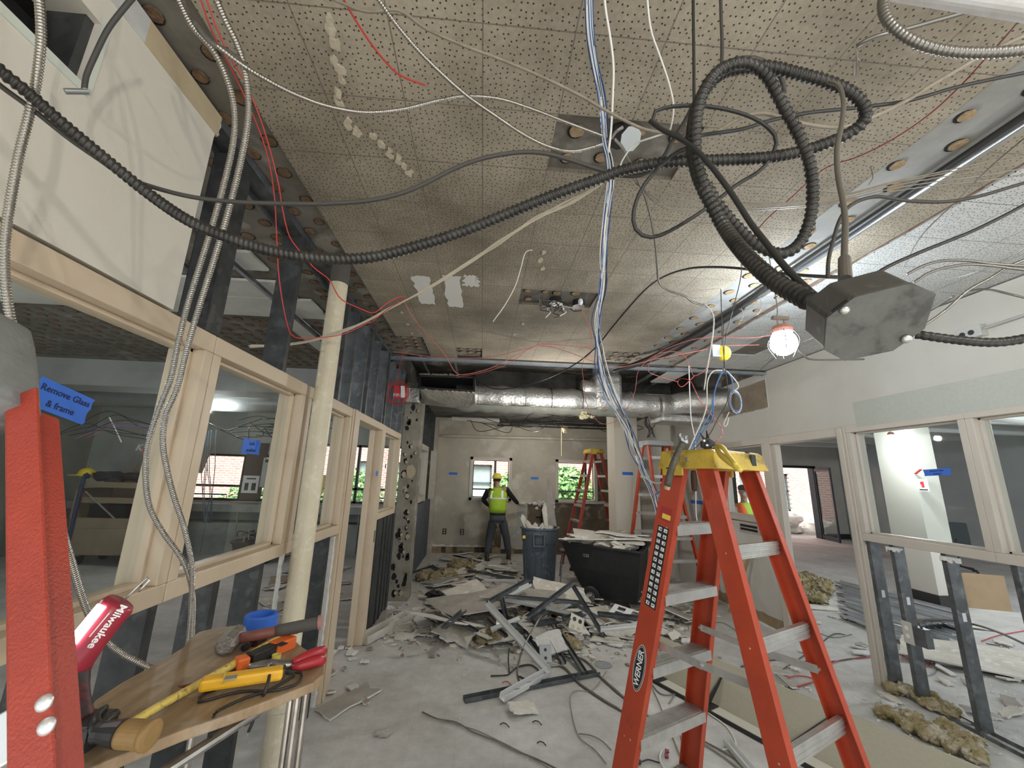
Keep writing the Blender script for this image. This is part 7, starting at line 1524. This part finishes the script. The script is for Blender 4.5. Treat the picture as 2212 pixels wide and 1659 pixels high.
# uncountable crumbs
mb = MB()
def crumb(mb, p, r):
    q = [p+V((random.uniform(-r, r), random.uniform(-r, r), random.uniform(-.2*r, .7*r)+.004)) for _ in range(4)]
    mb.add(q, [(0, 1, 2), (0, 2, 3), (0, 3, 1), (1, 3, 2)])
for k in range(5200):
    r_ = random.random()
    if r_ < .45:
        x, y = random.gauss(1190, 150), random.gauss(1340, 45)
    elif r_ < .65: x, y = random.uniform(905, 1120), random.uniform(1195, 1300)
    elif r_ < .80: x, y = random.uniform(1640, 2212), random.uniform(1330, 1640)
    elif r_ < .92: x, y = random.gauss(850, 60), random.gauss(1350, 25)
    else: x, y = random.uniform(700, 1600), random.uniform(1400, 1650)
    if y < 1192: continue
    c = fl(x, y, .002)
    if c.y > 9.7 or c.x < -1.1 or (c.y > 4.7 and c.x > 3.5): continue
    crumb(mb, c, random.uniform(.004, .020) if r_ < .9 else random.uniform(.003, .008))
tag(mb.build('plaster_crumbs', M_GYPW), 'plaster crumbs and dust strewn over the floor', 'crumbs', kind='stuff')
mb = MB()
for k in range(900):
    x, y = random.gauss(1190, 160), random.gauss(1335, 50)
    if y < 1200 or y > 1440: continue
    c = fl(x, y, .004)
    if c.x < -1.05 or c.x > 3.5: continue
    crumb(mb, c, random.uniform(.01, .03))
tag(mb.build('brown_crumbs', M_GYPB), 'brown paper and fibre scraps in the debris pile', 'scraps', kind='stuff')
def flake(mb, p, r):
    a = random.uniform(0, 3.1); u = V((math.cos(a), math.sin(a), random.uniform(-.25, .25))); v = V((-math.sin(a), math.cos(a), random.uniform(-.25, .25))); k = random.uniform(.4, 1)
    mb.prism([p-u*r+v*r*k*random.uniform(.3, 1), p-u*r*random.uniform(.3, 1)-v*r*k, p+u*r-v*r*k*random.uniform(.2, 1), p+u*r*random.uniform(.4, 1)+v*r*k], (0, 0, random.choice([.003, .012])))
for nm, m_, N_, lab in (('plaster_flakes', M_GYP, 900, 'small pale board flakes littering the debris pile and floor'), ('paper_flakes', M_GYPB, 320, 'small brown paper-faced flakes littering the debris pile')):
    mb = MB()
    for k in range(N_):
        r_ = random.random()
        if r_ < .5: x, y = random.gauss(1200, 135), random.gauss(1335, 38); z = max(0, .16*(1-abs(x-1190)/220)*(1-abs(y-1325)/60))
        elif r_ < .72: x, y = random.uniform(905, 1125), random.uniform(1200, 1300); z = 0
        elif r_ < .88: x, y = random.gauss(850, 55), random.gauss(1345, 22); z = 0
        else: x, y = random.uniform(1420, 1530), random.uniform(1300, 1400); z = 0
        c = fl(x, y, .004+random.random()*z)
        if y < 1195 or y > 1450 or c.x < -1.05 or c.y > 9.6: continue
        flake(mb, c, random.uniform(.012, .055))
    tag(mb.build(nm, m_), lab, 'flakes', kind='stuff')
# mineral wool clumps
WTX = bpy.data.textures.new('wool_clouds', 'CLOUDS'); WTX.noise_scale = .03; WTX.noise_depth = 3
def wool(pts, r, label, group=None):
    mb = MB()
    for (x, y) in pts:
        c = fl(x, y, .0)
        for k in range(5): mb.ball(c+V((random.uniform(-r, r), random.uniform(-r, r), r*.35+random.uniform(0, r*.3))), r*random.uniform(.5, .9), r*random.uniform(.5, .9), r*random.uniform(.3, .5), 30, 18, .08)
    o = mb.build('mineral_wool', M_WOOL, sm=True); md = o.modifiers.new('displace', 'DISPLACE'); md.texture = WTX; md.strength = r*.9; md.mid_level = .5; md.texture_coords = 'GLOBAL'; tag(o, label, 'insulation', group, 'stuff'); return o
wool([(1075, 1370), (1105, 1375), (1060, 1385)], .10, 'brown mineral wool clump under the near left end of the studs')
wool([(1225, 1390), (1240, 1400)], .09, 'brown mineral wool clump right of the grey outlet plate')
wool([(935, 1252), (960, 1255)], .15, 'brown wool clump at the far left of the pile')
wool([(985, 1232), (1000, 1228)], .16, 'brown wool lump behind the pile, left of the bin')
wool([(1935, 1495), (1960, 1500), (1985, 1510), (2010, 1525), (2040, 1540)], .075, 'torn mineral wool strip at the base of the right-hand studs')
wool([(1940, 1560), (1970, 1570), (1990, 1590), (2020, 1600), (2050, 1615), (2080, 1625), (2110, 1640), (2060, 1590), (2090, 1610)], .075, 'long torn mineral wool strip nearest the camera on the right')
wool([(1905, 1532)], .03, 'small tuft of wool left of the wool strips')
wool([(1735, 1262), (1750, 1280), (1770, 1268), (1745, 1300)], .17, 'heap of yellowish wool outside the right doorway')
wool([(700, 1422), (706, 1440)], .03, 'brown fibre tuft stuck at the torn edge by the pliers')
# bent studs and tracks in the pile
def rail(label, a, b, w=.065, h=.028, up=(0, 0, 1), m=None, name='steel_stud', cat='stud', group=None):
    p = atZ(a[0], a[1], a[2]); q = atZ(b[0], b[1], b[2]); o = MB().channel(p, q, w, h, up, .0025).build(name, m or M_STEEL); tag(o, label, cat, group); return o
rail('grey stud lying flat across the front of the pile, longest on the open floor', (1003, 1510, .02), (1292, 1452, .02))
bs = MB(); a, b, c = atZ(1050, 1302, .42), atZ(1185, 1450, .05), atZ(1085, 1506, .045)
bs.channel(a, b, .060, .035, (.3, -1, .5), .0025); bs.channel(b, c, .060, .045, (0, -.35, 1), .003)
tag(bs.build('steel_track', mat('white_steel', (.70, .70, .68), .4, .2, c2=(.55, .55, .54), ns=4)), 'bright stud folded in a V, standing out in front of the pile', 'track')
rail('stud crossing from the pile crest down to the bin, upper left', (1055, 1300, .30), (1142, 1252, .42))
rail('pale stud overlapping it with a bright edge', (1085, 1290, .30), (1145, 1262, .40), m=mat('white_steel', (.62, .62, .6), .4, .3))
rail('stud rising to a peak in front of the cart wheel', (1124, 1345, .18), (1238, 1258, .52))
rail('stud falling from the peak to the right, cart side', (1236, 1262, .50), (1308, 1380, .02), w=.05)
rail('long dark stud lying across the crest of the pile', (1090, 1288, .34), (1262, 1302, .30))
rail('white edged track under the crest, running to the right', (1092, 1295, .24), (1275, 1332, .14), m=mat('white_steel', (.62, .62, .6), .4, .3))
rail('stud dropping from the crest to the right end of the pile', (1232, 1300, .28), (1320, 1350, .04), w=.055)
rail('stud standing in the pile left of the folded bright stud', (1084, 1292, .32), (1097, 1352, .05), w=.05)
rail('stud running down to the outlet plate', (1120, 1350, .15), (1160, 1408, .03), w=.045)
rail('long stud sloping from the pile towards the cables on the right', (1195, 1348, .16), (1265, 1456, .02), w=.05)
rail('short dark stud beside the wool right of the outlet plate', (1192, 1385, .10), (1218, 1432, .02), w=.05)
rail('dark stud end at the far left, on the floor below the column', (890, 1237, .05), (935, 1222, .18), w=.08)
rail('second dark stud crossing it at the far left', (930, 1222, .18), (990, 1258, .03), w=.08)
rail('stud in the far pile left of the bin', (1010, 1232, .12), (1110, 1250, .10), w=.06)
rail('bright thin rail in the far pile', (1045, 1253, .14), (1112, 1254, .12), w=.04, m=M_ALU2)
# cream channel near the left jamb
cA, cB = atZ(782, 1382, .05), atZ(900, 1318, .05)
tag(MB().channel(cA, cB, .14, .075, (0, 0, 1), .006).build('cream_channel', mat('cream_channel_paint', (.60, .57, .49), .5, c2=(.45, .44, .40), ns=3)), 'open cream-edged metal channel lying beside the left door jamb', 'channel')
tag(MB().beam(atZ(940, 1378, .015), atZ(975, 1366, .015), .13, .012).build('slate_plate', mat('slate_plate', (.16, .17, .18), .6)), 'small slate grey plate at the near left edge of the pile', 'plate')
# outlet plates
c = atZ(1178, 1423, .06); OP = thing('outlet_plate', 'grey metal double outlet plate standing at the foot of the pile', 'outlet plate', c)
ux, uy = V((1, .05, 0)).normalized(), V((0, .45, 1)).normalized(); nz = ux.cross(uy); nz = -nz if nz.y > 0 else nz
MB().obox(c+V((0, 0, .04)), (ux, uy, nz), (.058, .072, .006)).build('plate', mat('grey_plate', (.30, .31, .31), .45, .4), OP, bev=.005); MB().obox(c+V((0, 0, .04))-nz*.02, (ux, uy, nz), (.050, .062, .016)).build('back_box', M_STEEL, OP)
for dz in (-.032, .032): MB().lathe(c+V((0, 0, .04))+uy*dz+nz*.006, nz, [(.014, 0), (.014, .002)], 12).build('socket', M_BLK, OP)
c = atZ(1245, 1348, .14); OP = thing('outlet_plate', 'ivory four-socket plate tilted on top of the pile', 'outlet plate', c)
ux, uy = V((1, .1, -.45)).normalized(), V((.4, .5, 1)).normalized(); uy = (uy-ux*uy.dot(ux)).normalized(); nz = ux.cross(uy); nz = -nz if nz.y > 0 else nz
MB().obox(c, (ux, uy, nz), (.085, .085, .004)).build('plate', mat('ivory_plastic', (.66, .62, .50), .45), OP, bev=.004)
for i in (-1, 1):
    for j in (-1, 1): MB().lathe(c+ux*(i*.035)+uy*(j*.038)+nz*.004, nz, [(.022, 0), (.022, .003)], 14).build('socket', M_TOOLBLK if j > 0 else mat('ivory_socket', (.50, .46, .36), .5), OP)
c = atZ(1365, 1330, .14); OP = thing('faceplate', 'large white faceplate with square cut-outs leaning beside the near ladder', 'faceplate', c)
ux, uy = V((.8, -.75, -.10)).normalized(), V((.5, .75, .35)).normalized(); uy = (uy-ux*uy.dot(ux)).normalized(); nz = ux.cross(uy); nz = -nz if nz.z < 0 else nz
mb = MB()
for a_, b_, c_, d_ in rects(-.26, .26, -.10, .10, [(-.20, -.10, .01, .08), (-.20, -.10, -.08, -.01), (-.02, .08, .01, .08), (-.02, .08, -.08, -.01)]): mb.obox(c+ux*((a_+b_)/2)+uy*((c_+d_)/2), (ux, uy, nz), ((b_-a_)/2, (d_-c_)/2, .006))
mb.build('plate', M_LABW, OP)
for a_ in (-.15, .03): MB().obox(c+ux*a_+uy*-.045-nz*.012, (ux, uy, nz), (.05, .035, .004)).build('cut_out_back', M_BLK, OP)
dr = atZ(1303, 1436, .003); tag(MB().lathe(dr-V((0, 0, .002)), (0, 0, 1), [(.085, 0), (.085, .004), (.02, .006)], 22).build('floor_cover', mat('grey_disc', (.28, .29, .29), .5)), 'grey round floor disc right of the flat stud', 'disc')
tag(MB().ball(atZ(940, 1288, .06), .12, .10, .07, 14, 9, .3).build('dark_scrap', M_TOOLBLK), 'crumpled dark scrap behind the left end of the pile', 'scrap')
tag(MB().ball(atZ(828, 1583, .012), .055, .035, .018, 12, 7, .3).build('plaster_lump', mat('grey_lump', (.42, .38, .33), .9)), 'plaster lump alone on the near open floor', 'lump')
# floor cables
def fc(label, pts, m, dia=.014, group=None, name='cable'):
    q = [atZ(x, y, .010 if len(p) == 2 else p[2]) for p in pts for x, y in [p[:2]]]
    o = MB().tube(q, dia/2, 6, step=.03).build(name, m, sm=True); tag(o, label, 'cable', group); return o
fc('grey cable running from the outlet plate to the ladder foot', [(1160, 1410), (1200, 1408), (1260, 1425), (1300, 1465), (1340, 1500), (1390, 1540), (1430, 1570)], M_GREYARM, .022)
fc('second grey cable curving below it across the floor', [(1180, 1440), (1215, 1440), (1250, 1475), (1300, 1510), (1360, 1545), (1400, 1575), (1425, 1590)], M_GREYARM, .022)
fc('grey cable looping at the foot of the folded stud', [(1150, 1468), (1118, 1458), (1130, 1400, .15), (1160, 1345, .30), (1170, 1330, .32)], M_GREYARM, .018)
fc('dark cable tangle with plug ends left of the folded stud', [(1100, 1455), (1120, 1440), (1150, 1437), (1170, 1462), (1145, 1472), (1120, 1460), (1125, 1480)], M_DGREY, .014)
fc('thin dark cord hanging out of the pile to a small plug', [(1100, 1400, .10), (1098, 1425, .05), (1100, 1450), (1096, 1458), (1060, 1460)], M_BLK, .012)
fc('grey cord across the near floor towards the bottom edge', [(912, 1538), (945, 1553), (985, 1560), (1020, 1580), (1070, 1600), (1110, 1620), (1160, 1640), (1210, 1665), (1250, 1690)], M_GREYARM, .010)
fc('second thin cord alongside it', [(940, 1552), (990, 1566), (1030, 1578), (1085, 1604), (1150, 1638), (1200, 1668)], M_TAN, .006)
fc('thin looped wire left of the near ladder foot', [(1310, 1650), (1285, 1620), (1250, 1590), (1235, 1540), (1232, 1505), (1245, 1492), (1280, 1490), (1310, 1450)], M_TAN, .007)
fc('thin wire branching towards the ladder foot', [(1250, 1585), (1275, 1588), (1300, 1600), (1320, 1620)], M_GREYARM, .007)
GK = 'cables snaking under the near ladder'
for k, pts in enumerate([[(1400, 1470), (1420, 1510), (1440, 1560), (1460, 1610), (1480, 1660)], [(1405, 1475), (1430, 1500), (1470, 1500), (1510, 1520)], [(1430, 1620), (1425, 1640), (1440, 1670)], [(1470, 1590), (1480, 1630), (1478, 1665)], [(1510, 1600), (1570, 1640), (1620, 1680)], [(1500, 1590), (1590, 1640), (1650, 1690)], [(1530, 1540), (1570, 1570), (1590, 1610), (1560, 1620)],
                         [(1445, 1520), (1470, 1480), (1500, 1450)], [(1420, 1310), (1460, 1300), (1500, 1315), (1490, 1330), (1440, 1330)], [(1500, 1370), (1520, 1350), (1560, 1345), (1600, 1370)]]):
    fc('loose cable snaking on the floor under the near ladder', pts, random.choice([M_GREYARM, M_TAN, M_WHITEJ]), .010, GK)
GK2 = 'cords on the floor around the right-hand studs'
for k, pts in enumerate([[(1650, 1470), (1700, 1440), (1760, 1400), (1800, 1370), (1830, 1372)], [(1600, 1440), (1680, 1425), (1780, 1430), (1870, 1418)], [(1640, 1450), (1660, 1400), (1640, 1390)], [(1780, 1440), (1820, 1425), (1880, 1420)], [(1815, 1330), (1850, 1325), (1870, 1345), (1830, 1340), (1815, 1330)], [(1990, 1400), (2010, 1425), (1990, 1440), (1930, 1400)], [(2120, 1385), (2160, 1372), (2230, 1360)],
                         [(2000, 1460), (2020, 1450), (2015, 1425), (1990, 1412)], [(1660, 1480), (1720, 1460), (1760, 1470), (1700, 1490)], [(1730, 1345), (1790, 1375), (1840, 1370)], [(2130, 1390), (2180, 1400), (2140, 1410), (2090, 1402)]]):
    fc('thin cord lying on the floor between the ladder and the right-hand studs', pts, random.choice([M_DGREY, M_GREYARM, M_REDJ, M_BLUEJ]), .010, GK2)
for k, (x, y) in enumerate([(1075, 1500), (1085, 1395+80), (1150, 1560), (1160, 1605), (1080, 1565)]):
    fc('short wire offcut on the near open floor', [(x, y), (x+10, y-4), (x+20, y+6)], random.choice([M_REDJ, M_BLK]), .007, 'short wire offcuts on the open floor')
for (x, y) in ((1437, 1622), (1436, 1633)): tag(MB().cyl(atZ(x, y, .012), atZ(x+8, y+1, .012), .012, .009, 10).build('wire_nut', mat('dark_red_nut', (.22, .02, .03), .4)), 'dark red wire nut on the floor under the near ladder', 'wire nut', 'red wire nuts under the near ladder')
PLg = thing('cable_plug', 'small black plug with cream pin and cord on the bottom floor', 'plug', atZ(1380, 1646, .02)); MB().cyl(atZ(1372, 1646, .015), atZ(1384, 1646, .015), .013, .012, 12).build('plug_body', M_BLK, PLg); MB().cyl(atZ(1368, 1646, .015), atZ(1372, 1646, .015), .009, n=10).build('pin', M_YCAP, PLg)
MB().tube([atZ(1384, 1646, .012), atZ(1400, 1641, .01), (atZ(1415, 1645, .01)), atZ(1425, 1648, .01)], .004, 6).build('cord', M_BLK, PLg)
# long cream panel lying on its side with black brackets
b0_, b1_ = atZ(1395, 1466, 0), atZ(1835, 1712, 0); t0_, t1_ = atZ(1410, 1368, .24), atZ(2150, 1672, .24); t1_ = t0_.lerp(t1_, 1.15); b1_ = b0_.lerp(b1_, 1.2)
CP = thing('counter_panel', 'long tan panel lying on edge behind the near ladder, black brackets inside', 'panel', (b0_+b1_)/2)
M_PAN = mat('tan_laminate', (.37, .34, .25), .6, c2=(.34, .31, .23), ns=60); M_PANL = mat('pale_laminate', (.60, .57, .48), .6)
up_ = V((0, 0, 1)); d_ = (b1_-b0_).normalized(); s_ = V((-d_.y, d_.x, 0)); s_ = -s_ if s_.y < 0 else s_
f0, f1 = b0_+s_*.13, b1_+s_*.13
MB().prism([f0+up_*.004, f1+up_*.004, t1_, t0_], s_*.012).build('face', M_PAN, CP)
MB().prism([b0_+up_*.004, b1_+up_*.004, f1+up_*.004, f0+up_*.004], (0, 0, .012)).build('ledge', M_PANL, CP)
MB().beam(b0_+up_*.014, b1_+up_*.014, .014, .026).build('black_edge', M_BLK, CP)
for t in (.03, .30, .62, .93):
    p = b0_.lerp(b1_, t)+s_*.02+up_*.018; tt = t0_.lerp(t1_, t*.93+.02)
    q_ = f0.lerp(f1, t); mid = q_.lerp(tt, .85)
    MB().prism([p, q_+up_*.02-s_*.004, mid-s_*.008, mid-s_*.02-d_*.0], d_*.010).prism([p, p+d_*.075, q_+d_*.075+up_*.02-s_*.004, q_+up_*.02-s_*.004], (0, 0, .005)).build('bracket', M_BLK, CP)
mb = MB().channel(atZ(1570, 1600, .03), atZ(1625, 1665, .03), .05, .03, (0, 0, 1), .003); tag(mb.build('steel_track', mat('white_steel', (.62, .62, .6), .4, .3)), 'short open white-edged track on the floor under the near ladder', 'track')
tag(MB().channel(atZ(1672, 1458, .02), atZ(1722, 1505, .02), .03, .02, (0, 0, 1), .003).build('steel_track', M_STEEL), 'thin rail on the floor behind the tan panel', 'track')
